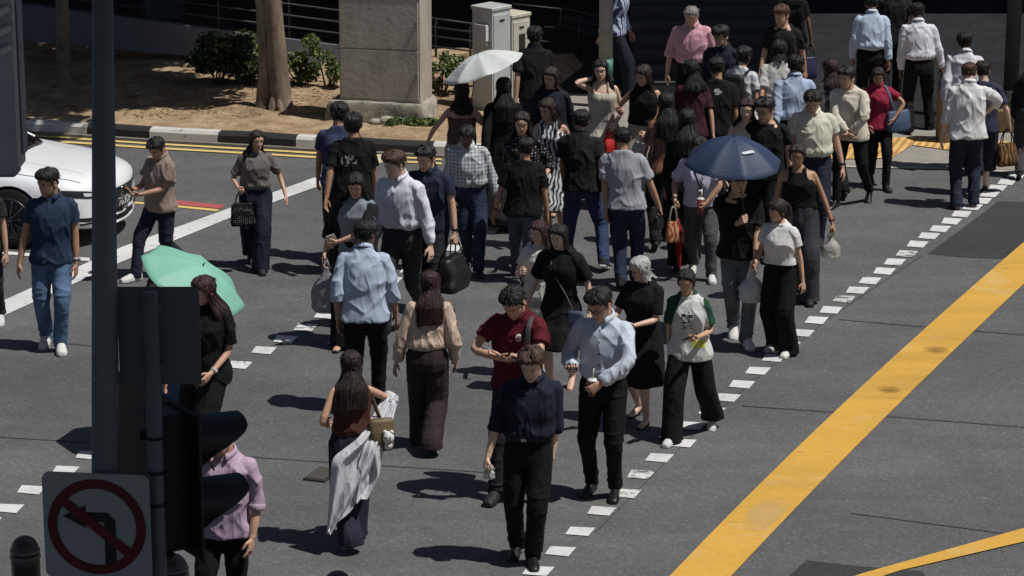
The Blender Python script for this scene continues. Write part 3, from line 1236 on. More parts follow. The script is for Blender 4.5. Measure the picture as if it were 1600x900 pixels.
    # ---- cloth relief
    def folds(s, P, N, kind, amp, seed):
        x, y, z = P[:, 0], P[:, 1], P[:, 2]
        z = z - s.dz
        big = vnoise(np.stack((x * 7 + z * 1.5, y * 7, z * 2.4), -1), seed)

        def ridge(q, sd, pw=2.0):
            return np.clip(1 - np.abs(vnoise(q, sd)) * 2.6, 0, 1) ** pw
        d1 = ridge(np.stack((x * 5 + z * 5, y * 5, z * 4 - x * 5), -1), seed + 3)
        d2 = ridge(np.stack((x * 5 - z * 5, y * 5, z * 4 + x * 5), -1), seed + 8)
        if kind == 'plain':
            hem = sstep((1.10 - z) / .3)
            vert = vnoise(np.stack((x * 13, y * 13, z * 1.4), -1), seed + 4)
            under = np.exp(-((z - 1.22) / .12) ** 2)
            d = .35 * big + (1.1 + .5 * under) * d1 + d2 + .8 * hem * vert - .5
        elif kind == 'tuck':
            w = np.exp(-((z - 1.085) / .075) ** 2)
            vert = ridge(np.stack((x * 17, y * 17, z * 4.5), -1), seed + 4, 1.4)
            d = .35 * big + 1.1 * d1 + d2 + 1.4 * w * vert - .5
        elif kind == 'legs':
            hz = ridge(np.stack((x * 5 + z * 3, y * 5, z * 17), -1), seed + 5, 1.5)
            w = .25 + .9 * np.exp(-((z - .5) / .13) ** 2) + 1.2 * np.exp(-((z - .12) / .12) ** 2) + .8 * np.exp(-((z - .86) / .08) ** 2)
            crease = vnoise(np.stack((x * 11, y * 11, z * 1.5), -1), seed + 6)
            d = .5 * big + w * hz + .5 * crease - .3
        else:
            vert = vnoise(np.stack((x * 14, y * 14, z * 1.1), -1), seed + 6)
            hz = ridge(np.stack((x * 5 + z * 3, y * 5, z * 12), -1), seed + 5, 1.6)
            d = .45 + .3 * big + 1.0 * vert + .6 * hz * np.exp(-((z - .5) / .3) ** 2)
        return P + N * (amp * d)[:, None]

    def cloth(s, jid, kind, amp, seed):
        V, N, Q = JOBS[jid][1]
        g = Geo()
        g.add(s.folds(V, N, kind, amp, seed), [Q])
        return g

    def head_fn(s):
        Rm = rotz(s.hyaw) @ rotx(s.hpitch) @ roty(s.htilt)
        sc = 1.0 if s.sex == 'm' else .965
        base = s.T(np.array((0, .010, 1.50 + s.dz)))

        def fn(V):
            return (V - np.array((0, .02, .030))) * sc @ Rm.T + base + np.array((0, -.008, .0))
        return fn

    def build(s):
        root = empty('person', s.root, s.yaw, s.s)
        tag(root, s.label, 'person', s.group)
        s.obj = root
        hf = s.head_fn()
        g = Geo()
        V, N, Q = JOBS[s.jb][1]
        g.add(V, [Q])
        g.merge(HEAD, None, hf)
        for k in 'RL':
            M, w, sg = s.hm[k]
            pose = (s.Rpose if k == 'R' else s.Lpose) or 'relaxed'
            HV, _, HQ = JOBS[HAND_JOBS[pose]][1]
            P = (HV * s.hsz()) @ M.T + w + M[:, 2] * .022
            g.add(P, [HQ[:, ::-1] if sg < 0 else HQ])
        hm = _hair[s.hairs[1]] if s.hairs else M_IRIS
        obj('body', g, [_skin[s.skin], M_LIP, hm, M_EYE, M_IRIS], root)
        if s.hairs:
            st = s.hairs[0]
            var = s.seed % 3
            key = (st, var)
            if key not in _hairmesh:
                _hairmesh[key] = hair_geo(st, 11 + var * 7 + len(st))
            hg = _hairmesh[key]
            gg = Geo().merge(hg, 0, hf)
            obj('hair', gg, [hm], root)
        if s.jt is not None:
            t = s.top
            kd = 'drape' if t['kind'] == 'dress' else 'tuck' if t.get('tuck') else 'plain'
            gg = s.cloth(s.jt, kd, t.get('amp', .0085), s.seed)
            mats = [t['mat']]
            if t.get('collar'):
                s.collar(gg, t)
                mats.append(t.get('mat2', t['mat']))
            if t.get('sleeve') in ('roll',):
                s.cuffs(gg, .74)
            if t.get('belt_line'):
                pass
            obj({'dress': 'dress', 'blouse': 'blouse', 'tee': 't_shirt', 'polo': 'polo_shirt', 'tank': 'tank_top', 'cami': 'camisole', 'tube': 'tube_top'}.get(t['kind'], 'shirt'), gg, mats, root)
        if s.jp is not None:
            b = s.bottom
            gg = s.cloth(s.jp, 'drape' if b['kind'] in ('wide', 'skirt', 'culotte') else 'legs', b.get('amp', .0075), s.seed + 1)
            obj('skirt' if b['kind'] == 'skirt' else 'shorts' if b['kind'] in ('shorts', 'culotte') else 'trousers', gg, [b['mat']], root)
        s.build_shoes(root)
        if s.glasses:
            g = Geo()
            for sg in (-1, 1):
                a = np.linspace(0, 2 * math.pi, 15)
                g.tube(np.stack((sg * .032 + .023 * np.cos(a), -.098 - .0 * a, .114 + .018 * np.sin(a)), -1), .0025, 6, ref=(0, 1, 0))
                g.tube([(sg * .055, -.096, .120), (sg * .074, -.05, .120), (sg * .083, .01, .118)], .0024, 6, ref=(0, 0, 1))
            g.tube([(-.010, -.100, .118), (0, -.103, .121), (.010, -.100, .118)], .002, 6, ref=(0, 0, 1))
            obj('glasses', Geo().merge(g, 0, hf), [M_GLASS_FRAME], root)
        if s.watch:
            S, e, w = s.arm[s.watch[0]]
            d = (w - e) / np.linalg.norm(w - e)
            r = ARMR[s.sex][-1]
            g = Geo().tube([w - d * .035, w - d * .012], r + .006, 14)
            M = s.hm[s.watch[0]][0]
            g.tube([w - d * .024 - M[:, 1] * (r + .004), w - d * .024 - M[:, 1] * (r + .014)], .017, 12)
            obj('watch', g, [plain('watch_' + s.watch[1], {'black': (20, 20, 22), 'silver': (160, 160, 165), 'red': (120, 40, 40)}[s.watch[1]], 0.35)], root)
        if s.belt:
            wz = s.bottom.get('waist', 1.02)
            rr = s.torso(wz - .036, wz - .002, .023)
            g = Geo().loft(rr)
            B = rr[1].min(0)[1]
            g.box((0, B - .002, wz - .018 + s.dz), (.04, .008, .034), m=1)
            obj('belt', g, [M_BELT, M_STEEL], root)
        if s.lanyard:
            g = Geo()
            y0 = -(.135 + .1 * (s.fat - 1))
            for sg in (-1, 1):
                p = s.T(np.array([(sg * .066, .02, 1.462), (sg * .064, -.06, 1.44), (sg * .05, y0 + .008, 1.32), (sg * .02, y0 - .02, 1.2), (0, y0 - .028, 1.11)]) + np.array((0, 0, s.dz)))
                g.tube(p, (.007, .003), 8)
            c = s.T(np.array((0, y0 - .032, 1.065 + s.dz)))
            g.box(c, (.062, .006, .095), m=0)
            g.box(c - (0, .004, 0), (.05, .003, .078), m=1)
            g.box(c - (0, .006, -.008), (.03, .002, .036), m=2)
            obj('lanyard', g, [M_WATCH, plain('pass_card', (205, 205, 205), .5), plain('pass_photo', (70, 72, 80), .5)], root)

    def collar(s, gg, t):
        n = 26
        a = np.linspace(R(-90 + 16), R(270 - 16), n)
        r0 = .066 if s.sex == 'm' else .056
        def ring(r, z, dy):
            return np.stack((r * 1.04 * np.cos(a), .006 + r * np.sin(a), z + .022 * np.sin(a)), -1) + np.array((0, dy, s.dz))
        pts = [ring(r0, 1.462, 0), ring(r0 - .004, 1.497, -.004), ring(r0 + .004, 1.505, -.004), ring(r0 + .020, 1.476, -.002), ring(r0 + .017, 1.470, -.002), ring(r0 + .006, 1.485, 0)]
        # longer points at the front
        for i in (3, 4):
            w = np.exp(-((np.abs(np.degrees(a) - 90) - 164) / 16) ** 2)
            pts[i][:, 2] -= .024 * w
            pts[i][:, 1] -= .014 * w
        loop = np.array(pts)            # (6, n, 3)
        rings = np.transpose(loop, (1, 0, 2))
        gg.loft(s.T(rings), m=1)

    def cuffs(s, gg, fr):
        for k in 'RL':
            P = s.arm_path(k)
            m = int(round(fr * (len(P) - 1)))
            d = P[m] - P[m - 1]
            d /= np.linalg.norm(d)
            r = np.interp(fr, np.linspace(0, 1, 8), ARMR[s.sex]) + .022
            gg.tube([P[m] - d * .03, P[m] - d * .02, P[m] + d * .012, P[m] + d * .02], [r, r + .006, r + .006, r - .002], 16, m=0)

    def build_shoes(s, root):
        if not s.shoes:
            return
        kind, col = s.shoes[0], s.shoes[1]
        V, N, Q = JOBS[SHOE_JOBS[kind]][1]
        c = V[Q].mean(1)
        m = np.zeros(len(Q), np.int32)
        m[c[:, 2] < (.026 if kind == 'sneaker' else .010)] = 1
        sc = 1.0 if s.sex == 'm' else .9
        sole = s.shoes[2] if len(s.shoes) > 2 else (M_SOLE if kind == 'sneaker' else M_SOLE_DK)
        mt = plain('shoe_upper', tuple(col), .38 if kind == 'dress' else .7)
        for k in 'RL':
            P = s.foot_to_body(k, V * sc)
            g = Geo().add(P, [Q], m)
            o = obj('shoe', g, [mt, sole], root)
        if s.socks:
            for k in 'RL':
                h, kn, A = s.leg[k]
                d = (kn - A) / np.linalg.norm(kn - A)
                obj('sock', Geo().tube([A - d * .02, A + d * .05, A + d * .11], [.044, .042, .045], 14), [plain('white_sock', tuple(s.socks), .9)], root)
# ------------------------------------------------------------------ carried things
def hand_frame(p, k):
    M, w, sg = p.hm[k]
    Rz = rotz(p.yaw)
    X = np.cross(M[:, 1], M[:, 2])
    return Rz @ np.column_stack((X, M[:, 1], M[:, 2])), p.grip(k, (0, .03, .085))


def phone(p, k, label, group='phones held in hands', col=(24, 24, 27), lit=False):
    A, pos = hand_frame(p, k)
    pos = pos + A @ np.array((0, .006, .030)) * p.s
    root = tag(empty('phone', pos), label, 'phone', group)
    g = Geo().box((0, 0, 0), (.076, .010, .155), A, bev=.006)
    obj('case', g, [plain('phone_case', col, .4)], root, smooth=False)
    obj('screen', Geo().box(A @ np.array((0, .0062, 0)), (.068, .002, .144), A), [plain('phone_glass', (14, 15, 18), .12)], root, smooth=False)
    return root


def cup(p, k, label, liquid=(92, 50, 30), h=.12, straw=True, rim=(210, 212, 214)):
    _, pos = hand_frame(p, k)
    root = tag(empty('drink_cup', pos), label, 'cup')
    a = 18
    g = Geo().tube([(0, 0, -h * .55), (0, 0, -h * .54), (0, 0, h * .45)], [.026, .029, .040], a)
    obj('cup_body', g, [plain('drink_%d_%d' % liquid[:2], liquid, .25)], root)
    obj('lid', Geo().tube([(0, 0, h * .45), (0, 0, h * .5), (0, 0, h * .58)], [.042, .042, .030], a), [plain('cup_lid', rim, .35)], root)
    if straw:
        obj('straw', Geo().tube([(0, 0, h * .5), (.012, -.008, h * .5 + .10)], .0045, 8), [plain('straw_white', (210, 210, 205), .5)], root)
    return root


def sack(pos, size, seed, lumps=.10, top=.14, flare=1.0):
    """soft hanging bag: gathered at the top, full at the bottom, crumpled"""
    w, d, h = size
    n, k = 32, 24
    a = np.arange(n) * 2 * math.pi / n
    rings = []
    for i in range(k):
        t = i / (k - 1)
        z = -h * t
        f = top + (1 - top) * sstep(t / .55) if t < .55 else 1.0
        f *= 1 - .35 * max(0, (t - .86) / .14) ** 1.5
        q = np.stack((np.cos(a) * 2.6, np.sin(a) * 2.6, np.full(n, t * 4)), -1)
        w1 = vnoise(q, seed)
        w2 = 1 - 2 * np.abs(vnoise(q * 1.9 + 3, seed + 1))
        rr = f * (1 + lumps * w1 + lumps * .8 * w2)
        rings.append(np.stack((w / 2 * np.cos(a) * rr, d / 2 * np.sin(a) * rr, np.full(n, z)), -1))
    return Geo().loft(np.array(rings))


def plastic_bag(p, k, label, size=(.20, .13, .27), col=(205, 208, 210), seed=3, drop=.05, rough=.35, group=None, yaw=0, see=.0):
    pos = p.grip(k, (0, .03, .085))
    root = tag(empty('plastic_bag', pos), label, 'bag', group)
    root.rotation_euler = (0, 0, R(yaw))
    key = 'thin_plastic_%d_%d' % (col[0], int(see * 100))
    t = NT(key)
    c = lin(col)
    f = t.noise(22, 4, .65)
    m = t.done(t.ramp(f, [(.3, scale_c(c, .8)), (.7, scale_c(c, 1.1))]), rough, t.bump(f, .8, .02))
    if see:
        m.node_tree.nodes['Principled BSDF'].inputs['Alpha'].default_value = 1 - see
    g = sack(pos, size, seed)
    b = obj('bag_body', g, [m], root)
    b.location = (0, 0, -drop)
    h = Geo()
    for s in (-1, 1):
        h.tube([(0, s * .008, .01), (s * .016, s * .012, -drop * .5), (s * .030, 0, -drop - .03)], [(.016, .004), (.014, .004), (.022, .005)], 8)
    obj('bag_handle', h, [m], root)
    return root


def handbag(pos, label, size=(.30, .13, .24), col=(24, 24, 26), handle=.20, yaw=0, mat=None, name='handbag', group=None, hcol=None, seed=4, soft=.03, taper=.82):
    """pos = where it is held; a soft trapezoid body with two arched handles"""
    root = tag(empty(name, pos), label, 'bag', group)
    root.rotation_euler = (0, 0, R(yaw))
    w, d, h = size
    mat = mat or plain('bag_leather_%d_%d' % col[:2], col, .5, bump=.3)
    n, k = 40, 16
    a = np.arange(n) * 2 * math.pi / n
    rings = []
    for i in range(k):
        t = i / (k - 1)
        z = -handle - h * t
        f = taper + (1 - taper) * t
        dd = .45 + .55 * sstep(t / .6)
        e = 1 - .12 * max(0, (t - .88) / .12) - .08 * max(0, (.1 - t) / .1)
        ca, sa = np.cos(a), np.sin(a)
        x = w / 2 * f * e * np.sign(ca) * np.abs(ca) ** .45
        y = d / 2 * dd * e * np.sign(sa) * np.abs(sa) ** .55
        q = np.stack((x * 11, y * 11, np.full(n, z * 11)), -1)
        rr = 1 + soft * 3 * vnoise(q, seed)
        rings.append(np.stack((x * rr, y * rr, np.full(n, z) + .0), -1))
    obj('bag_body', Geo().loft(np.array(rings)), [mat], root)
    hm = plain('bag_strap_%d' % (hcol or col)[0], hcol or col, .55)
    for s in (-1, 1):
        t = np.linspace(0, math.pi, 15)
        P = np.stack((-w * .27 * np.cos(t), s * d * .18 * (1 - .8 * np.sin(t)), -handle - .02 + (handle + .02) * np.sin(t)), -1)
        obj('bag_handle', Geo().tube(P, (.009, .006), 8, ref=(0, 1, 0)), [hm], root)
    return root


def umbrella(label, top, axis, rad, depth, col, grip_pos, col2=None, ribs=8, logo=None, name='umbrella', rot=0.0, handle_len=None, rough=.6, translucent=.12):
    """top: world point of the canopy crown; axis: outward normal of the canopy"""
    top = np.asarray(top, float)
    ax = np.asarray(axis, float)
    ax /= np.linalg.norm(ax)
    root = tag(empty(name, top), label, 'umbrella', 'umbrellas held over pedestrians')
    X = np.cross((0, 1, 0), ax)
    X /= np.linalg.norm(X)
    Y = np.cross(ax, X)
    A = np.column_stack((X, Y, ax)) @ rotz(R(rot))
    per = 10
    n = ribs * per
    ang = np.arange(n) * 2 * math.pi / n
    fr = (np.arange(n) % per) / per
    mid = np.sin(fr * math.pi)
    rings = []
    K = 13
    for i in range(K):
        t = i / (K - 1) + 1e-3
        r = rad * t * (1 - .075 * mid * t)
        z = -depth * t ** 1.9 - .045 * rad * mid * t + .0
        rings.append(np.stack((r * np.cos(ang), r * np.sin(ang), z), -1))
    out = np.array(rings)
    inn = out.copy()
    inn[..., 2] -= .004
    full = np.concatenate((out, inn[::-1]))
    t = NT('canopy_cloth')
    c = lin(col)
    base = t.ramp(t.noise(5, 3, .5), [(.3, scale_c(c, .93)), (.7, scale_c(c, 1.07))])
    m = t.done(base, rough, t.bump(t.noise(16, 3, .5), .2, .02))
    if translucent:
        tl = t.n('ShaderNodeBsdfTranslucent')
        t.l(base, tl.inputs[0])
        mx = t.n('ShaderNodeMixShader')
        mx.inputs[0].default_value = translucent
        t.l(t.b.outputs[0], mx.inputs[1])
        t.l(tl.outputs[0], mx.inputs[2])
        t.l(mx.outputs[0], t.t.nodes['Material Output'].inputs[0])
    fn = lambda V: V @ A.T
    obj('canopy', Geo().merge(Geo().loft(full, cap=False), 0, fn), [m], root)
    steel = plain('umbrella_steel', (70, 72, 75), .35, metal=.7)
    for k in range(ribs):
        a = k * 2 * math.pi / ribs
        ts = np.linspace(.02, 1.0, 9)
        P = np.stack((rad * ts * math.cos(a), rad * ts * math.sin(a), -depth * ts ** 1.9 - .010), -1)
        obj('rib', Geo().merge(Geo().tube(P, .003, 6, ref=(0, 0, 1)), 0, fn), [steel], root)
    obj('ferrule', Geo().merge(Geo().tube([(0, 0, -.01), (0, 0, .012), (0, 0, .035)], [.010, .007, .004], 10), 0, fn), [plain('ferrule_dark', (40, 42, 44), .5)], root)
    gp = np.asarray(grip_pos, float) - top
    L = np.linalg.norm(gp)
    obj('shaft', Geo().tube([(0, 0, 0), gp * .5, gp], .0055, 8), [steel], root)
    obj('handle', Geo().tube([gp * (1 - .05 / L), gp, gp * (1 + .05 / L), gp * (1 + .07 / L)], [.013, .015, .014, .008], 12), [plain('umbrella_handle', (26, 26, 28), .5)], root)
    if logo == 'ring':       # faded circular mark on one gore
        g = Geo()
        for r0, r1 in ((.088, .094), (.064, .068)):
            th = np.linspace(0, 2 * math.pi, 40)
            loops = []
            for rr in (r0, r1):
                u = .60 * rad + rr * np.cos(th)
                v = rr * np.sin(th)
                a0 = R(202.5 + 0)
                x = u * math.cos(a0) - v * math.sin(a0)
                y = u * math.sin(a0) + v * math.cos(a0)
                rt = np.hypot(x, y) / rad
                z = -depth * rt ** 1.9 + .004
                loops.append(np.stack((x, y, z), -1))
            g.loft(np.array(loops), cap=False)
        for i, v0 in enumerate((-.035, -.012, .012, .035)):
            u = np.array([.55, .65]) * rad
            a0 = R(202.5)
            P = []
            for uu, vv in ((u[0], v0 - .004), (u[0], v0 + .006), (u[1], v0 + .004), (u[1], v0 - .006)):
                x, y = uu * math.cos(a0) - vv * math.sin(a0), uu * math.sin(a0) + vv * math.cos(a0)
                P.append((x, y, -depth * (np.hypot(x, y) / rad) ** 1.9 + .004))
            g.add(P, [np.array([(0, 1, 2, 3)])])
        obj('printed_mark', Geo().merge(g, 0, fn), [plain('mark_grey', (120, 124, 128), .7)], root)
    if logo == 'dash':       # small pale mark
        a0 = R(-58 - rot)
        P = []
        for uu, vv in ((.50, -.075), (.50, .035), (.535, .055), (.56, .06), (.56, -.06), (.53, -.085)):
            u = uu * rad
            x, y = u * math.cos(a0) - vv * math.sin(a0), u * math.sin(a0) + vv * math.cos(a0)
            P.append((x, y, -depth * (np.hypot(x, y) / rad) ** 1.9 + .008))
        obj('printed_mark', Geo().merge(Geo().add(P, [np.array([(0, 1, 2, 3, 4, 5)])]), 0, fn), [plain('mark_pale', (185, 190, 196), .6)], root, smooth=False)
    return root


def strap_band(p, pts, wid, mat, name, parent):
    P = p.T(np.array(pts) + np.array((0, 0, p.dz)))
    W = np.array([p.world(q) for q in P])
    return W


def shoulder_strap(label, p, path, bag_at, size, col, yaw, name='shoulder_bag', strap=(26, 26, 28), width=.012, mat=None, extra=None):
    """bag hanging from a strap that follows points in the wearer's own frame"""
    P = p.T(np.array(path) + np.array((0, 0, p.dz)))
    W = np.array([p.world(q) for q in P])
    pos = p.world(np.array(bag_at))
    root = tag(empty(name, pos), label, 'bag')
    Wd = densify(W, 4) - pos
    obj('strap', Geo().tube(Wd, (width, .004), 8, ref=tuple(p.wdir((1, 0, 0)))), [plain('strap_%d' % strap[0], strap, .6)], root)
    w, d, h = size
    n, k = 32, 12
    a = np.arange(n) * 2 * math.pi / n
    rings = []
    A = rotz(R(yaw))
    for i in range(k):
        t = i / (k - 1)
        ca, sa = np.cos(a), np.sin(a)
        e = 1 - .15 * max(0, (t - .85) / .15) - .15 * max(0, (.15 - t) / .15)
        dd = .6 + .4 * sstep(t / .5)
        x = w / 2 * e * np.sign(ca) * np.abs(ca) ** .5
        y = d / 2 * dd * e * np.sign(sa) * np.abs(sa) ** .6
        rr = 1 + .08 * vnoise(np.stack((x * 12, y * 12, np.full(n, t * 4)), -1), 8)
        rings.append(np.stack((x * rr, y * rr, np.full(n, h / 2 - h * t)), -1) @ A.T)
    obj('bag_body', Geo().loft(np.array(rings)), [mat or plain('bag_%d_%d_%d' % col, col, .6, bump=.3)], root)
    return root
# ------------------------------------------------------------------ light
SUN_TIP = None
_a, _b = G(822, 880), G(656, 860)
sh = np.array((_b - _a)[:2])
SUN_AZ = math.atan2(-sh[1], -sh[0])          # direction towards the sun, plan
SUN_EL = R(63)
sv = np.array((math.cos(SUN_AZ) * math.cos(SUN_EL), math.sin(SUN_AZ) * math.cos(SUN_EL), math.sin(SUN_EL)))
print('sun plan deg', math.degrees(SUN_AZ), 'shadow len', np.linalg.norm(sh))
sd = bpy.data.lights.new('sun', 'SUN')
sd.energy = 4.4
sd.angle = R(0.53)
sd.color = (1.0, 0.965, 0.91)
sun = bpy.data.objects.new('sun', sd)
COL.objects.link(sun)
sun.rotation_euler = Vector(sv).to_track_quat('Z', 'Y').to_euler()
sun.location = (0, 0, 40)
w = bpy.data.worlds.new('World')
scene.world = w
w.use_nodes = True
nt = w.node_tree
sky = nt.nodes.new('ShaderNodeTexSky')
sky.sky_type = 'NISHITA'
sky.sun_disc = False
sky.sun_elevation = SUN_EL
sky.sun_rotation = math.pi / 2 - SUN_AZ
nt.links.new(sky.outputs[0], nt.nodes['Background'].inputs[0])
nt.nodes['Background'].inputs[1].default_value = 0.05
scene.view_settings.view_transform = 'Standard'
scene.view_settings.look = 'None'
scene.view_settings.exposure = -0.08
scene.view_settings.gamma = 1.0
scene.cycles.max_bounces = 6
scene.cycles.transparent_max_bounces = 8

# ------------------------------------------------------------------ ground
def asphalt(name, rgb, rough=.85, dark=False):
    t = NT(name)
    c = lin(rgb)
    fine = t.noise(75, 4, .75)
    mid = t.noise(2.2, 4, .6)
    big = t.noise(.35, 3, .55)
    smear = t.noise(1.0, 4, .6, stretch=(.35, 1.6, 1))
    f = t.math('ADD', t.math('ADD', t.math('MULTIPLY', fine, .62), t.math('MULTIPLY', mid, .15)), t.math('ADD', t.math('MULTIPLY', big, .18), t.math('MULTIPLY', smear, .17)))
    col = t.ramp(f, [(.40, scale_c(c, .55)), (.56, c), (.70, scale_c(c, 1.6))])
    spots = t.n('ShaderNodeTexVoronoi', Scale=1.3)
    t.l(t.coord(), spots.inputs['Vector'])
    sp = t.math('LESS_THAN', spots.outputs['Distance'], t.math('MULTIPLY', t.noise(3, 2, .5), .09))
    col = t.mix(t.math('MULTIPLY', sp, .45), col, scale_c(c, .45))
    ag = t.n('ShaderNodeTexVoronoi', Scale=48.0)
    t.l(t.coord(), ag.inputs['Vector'])
    agc = t.n('ShaderNodeSeparateColor')
    t.l(ag.outputs['Color'], agc.inputs[0])
    col = t.mix(.42, col, t.ramp(agc.outputs[0], [(0.0, (.62, .62, .62)), (.5, (.95, .95, .95)), (.82, (1.15, 1.15, 1.15)), (1.0, (1.9, 1.9, 1.85))]), 'MULTIPLY')
    polish = t.noise(.22, 4, .6, stretch=(.3, 1.5, 1))
    col = t.mix(.8, col, t.ramp(polish, [(.3, (.78, .78, .79)), (.5, (1, 1, 1)), (.72, (1.18, 1.18, 1.17))]), 'MULTIPLY')
    oil = t.ramp(t.noise(.55, 5, .7), [(.60, (1, 1, 1)), (.72, (.72, .72, .73))])
    col = t.mix(.8, col, oil, 'MULTIPLY')
    return t.done(col, rough, t.bump(fine, .5, .008))


M_ASPH = asphalt('asphalt', (86, 86, 87))
M_ASPH_DK = asphalt('asphalt_patch', (50, 51, 53))


def paint(name, rgb, wear=.5, rub=None, scuff=None):
    """worn thermoplastic road paint"""
    t = NT(name)
    c = lin(rgb)
    f = t.noise(14, 5, .7)
    big = t.noise(1.1, 4, .6)
    sc = t.noise(3.5, 5, .7, stretch=(.5, 1.7, 1))
    col = t.ramp(t.math('ADD', t.math('MULTIPLY', f, .4), t.math('MULTIPLY', big, .6)), [(.3, scale_c(c, .82)), (.7, scale_c(c, 1.1))])
    worn = t.ramp(t.math('ADD', t.math('MULTIPLY', f, .5), t.math('MULTIPLY', sc, .5)), [(wear - .06, (1, 1, 1)), (wear + .03, (0, 0, 0))])
    col = t.mix(worn, col, lin(rub or (92, 90, 88)))
    if scuff:
        pale = t.ramp(t.noise(.9, 5, .68), [(.56, (0, 0, 0)), (.66, (1, 1, 1))])
        col = t.mix(t.math('MULTIPLY', pale, .55), col, lin(scuff))
        dk = t.ramp(t.noise(2.3, 4, .65, stretch=(.35, 1.5, 1)), [(.64, (0, 0, 0)), (.76, (1, 1, 1))])
        col = t.mix(t.math('MULTIPLY', dk, .6), col, scale_c(c, .35))
        tyre = t.ramp(t.noise(1.4, 3, .6, stretch=(.12, 1.2, 1)), [(.5, (0, 0, 0)), (.8, (1, 1, 1))])
        col = t.mix(t.math('MULTIPLY', tyre, .45), col, scale_c(c, .5))
    return t.done(col, .75, t.bump(f, .3, .004))


M_WHITE = paint('white_road_paint', (206, 206, 204), .41, None, (176, 175, 172))
M_WHITE_WORN = paint('worn_white_road_paint', (206, 206, 203), .50)
M_YELLOW = paint('yellow_road_paint', (204, 158, 66), .38, (150, 118, 66), (200, 172, 118))
M_YELLOW_PALE = paint('pale_yellow_road_paint', (214, 186, 112), .36)
M_RED = paint('red_road_paint', (168, 84, 84), .36)


def sheet(name, polys, mat, z, px=True):
    """flat sheet(s) on the road; polygons given where they lie on the ground"""
    g = Geo()
    for P in polys:
        W = np.array([G(*q) for q in P]) if px else np.array(P, float)
        W[:, 2] = z
        if np.cross(W[1] - W[0], W[2] - W[0])[2] < 0:
            W = W[::-1]
        g.add(W, [np.arange(len(W))[None, :]])
    return structure(obj(name, g, [mat], smooth=False))


structure(obj('road', Geo().add([(-300, -60, 0), (300, -60, 0), (300, 600, 0), (-300, 600, 0)], [np.array([(0, 1, 2, 3)])]), [M_ASPH], smooth=False))


def strip(a, b):
    """quads between two edges with the same number of points"""
    return [[a[i], a[i + 1], b[i + 1], b[i]] for i in range(len(a) - 1)]


def ext(P, q):
    return P + [q]


def smooth_edge(P, n=26):
    P = np.array(P, float)
    c = np.polyfit(P[:, 1], P[:, 0], 2)
    ys = np.linspace(P[0, 1], P[-1, 1], n)
    return [(np.polyval(c, y), y) for y in ys]


yl = smooth_edge([(870, 1090), (1057, 900), (1133, 813), (1200, 749), (1347, 600), (1447, 510), (1567, 405), (1600, 379), (1745, 262)])
yr = smooth_edge([(962, 1090), (1157, 900), (1216, 835), (1270, 770), (1430, 600), (1517, 513), (1600, 440), (1810, 262)])
sheet('wide_yellow_line', strip(yl, yr), M_YELLOW, .012)
def stain(name, rgb, scale, lo, hi, stretch=(1, 1, 1), most=1.0):
    t = NT(name)
    c = lin(rgb)
    X, Y, Z = t.xyz(t.n('ShaderNodeTexCoord').outputs['Generated'])
    ex = t.math('MULTIPLY', t.math('MULTIPLY', X, t.math('SUBTRACT', 1.0, X)), 4.0)
    ey = t.math('MULTIPLY', t.math('MULTIPLY', Y, t.math('SUBTRACT', 1.0, Y)), 4.0)
    f = t.math('MULTIPLY', t.math('MULTIPLY', ex, ey), t.math('MULTIPLY', t.noise(scale, 5, .7, stretch=stretch), 1.6))
    a = t.ramp(f, [(lo, (0, 0, 0)), (hi, (most, most, most))])
    m = t.done(c, .85)
    t.l(a, t.b.inputs['Alpha'])
    return m


sheet('worn_pale_paint', [[(1150, 832), (1172, 796), (1210, 774), (1250, 776), (1222, 808), (1180, 845)]], stain('worn_pale_paint', (206, 178, 122), 4, .25, .75, most=.5), .016)
sheet('paint_smudge', [[(1368, 604), (1412, 604), (1412, 619), (1368, 619)]], stain('paint_smudge', (96, 74, 42), 9, .28, .85, (.4, 1.4, 1), most=.42), .016)
sheet('tyre_smudge', [[(1440, 541), (1486, 541), (1486, 557), (1440, 557)]], stain('tyre_smudge', (92, 72, 42), 8, .28, .85, (.4, 1.4, 1), most=.42), .016)
sheet('oil_stain', [[(1040, 715), (1085, 715), (1085, 738), (1040, 738)], [(96, 575), (180, 570), (186, 600), (100, 606)]], stain('oil_stain', (44, 44, 45), 5, .25, .85, most=.4), .016)
sheet('thin_yellow_line', strip([(1180, 955), (1347, 898), (1600, 827), (1850, 757), (2500, 600)], [(1200, 960), (1407, 893), (1600, 848), (1850, 779), (2500, 622)]), M_YELLOW, .012)
sheet('dark_patch', [[(1450, 397), (1560, 315), (1690, 317), (1690, 330), (1567, 405), (1500, 402)], [(1200, 935), (1233, 900), (1260, 876), (1330, 884), (1440, 893), (1480, 940)]], M_ASPH_DK, .004)
M_SEAM = asphalt('asphalt_seam', (66, 66, 67))
sheet('road_seams', strip([(1310, 499), (1390, 506), (1450, 511), (1720, 533)], [(1310, 500), (1390, 507), (1450, 512), (1720, 534.4)])
      + strip([(1160, 634), (1290, 643), (1600, 667), (1720, 676)], [(1160, 635.3), (1290, 644.3), (1600, 668.5), (1720, 677.5)])
      + strip([(1330, 802), (1400, 811), (1550, 831), (1700, 850)], [(1330, 803.2), (1400, 812.2), (1550, 832.2), (1700, 851)])
      + strip([(100, 536), (200, 545), (330, 556)], [(100, 537.5), (200, 547), (330, 558)])
      + strip([(0, 683), (120, 690), (420, 716), (760, 738)], [(0, 684.2), (120, 691.2), (420, 717.2), (760, 739.2)])
      + strip([(930, 832), (1110, 652), (1290, 500), (1440, 399)], [(931, 833), (1111.5, 653), (1291.5, 501), (1441, 400)]), M_SEAM, .005)

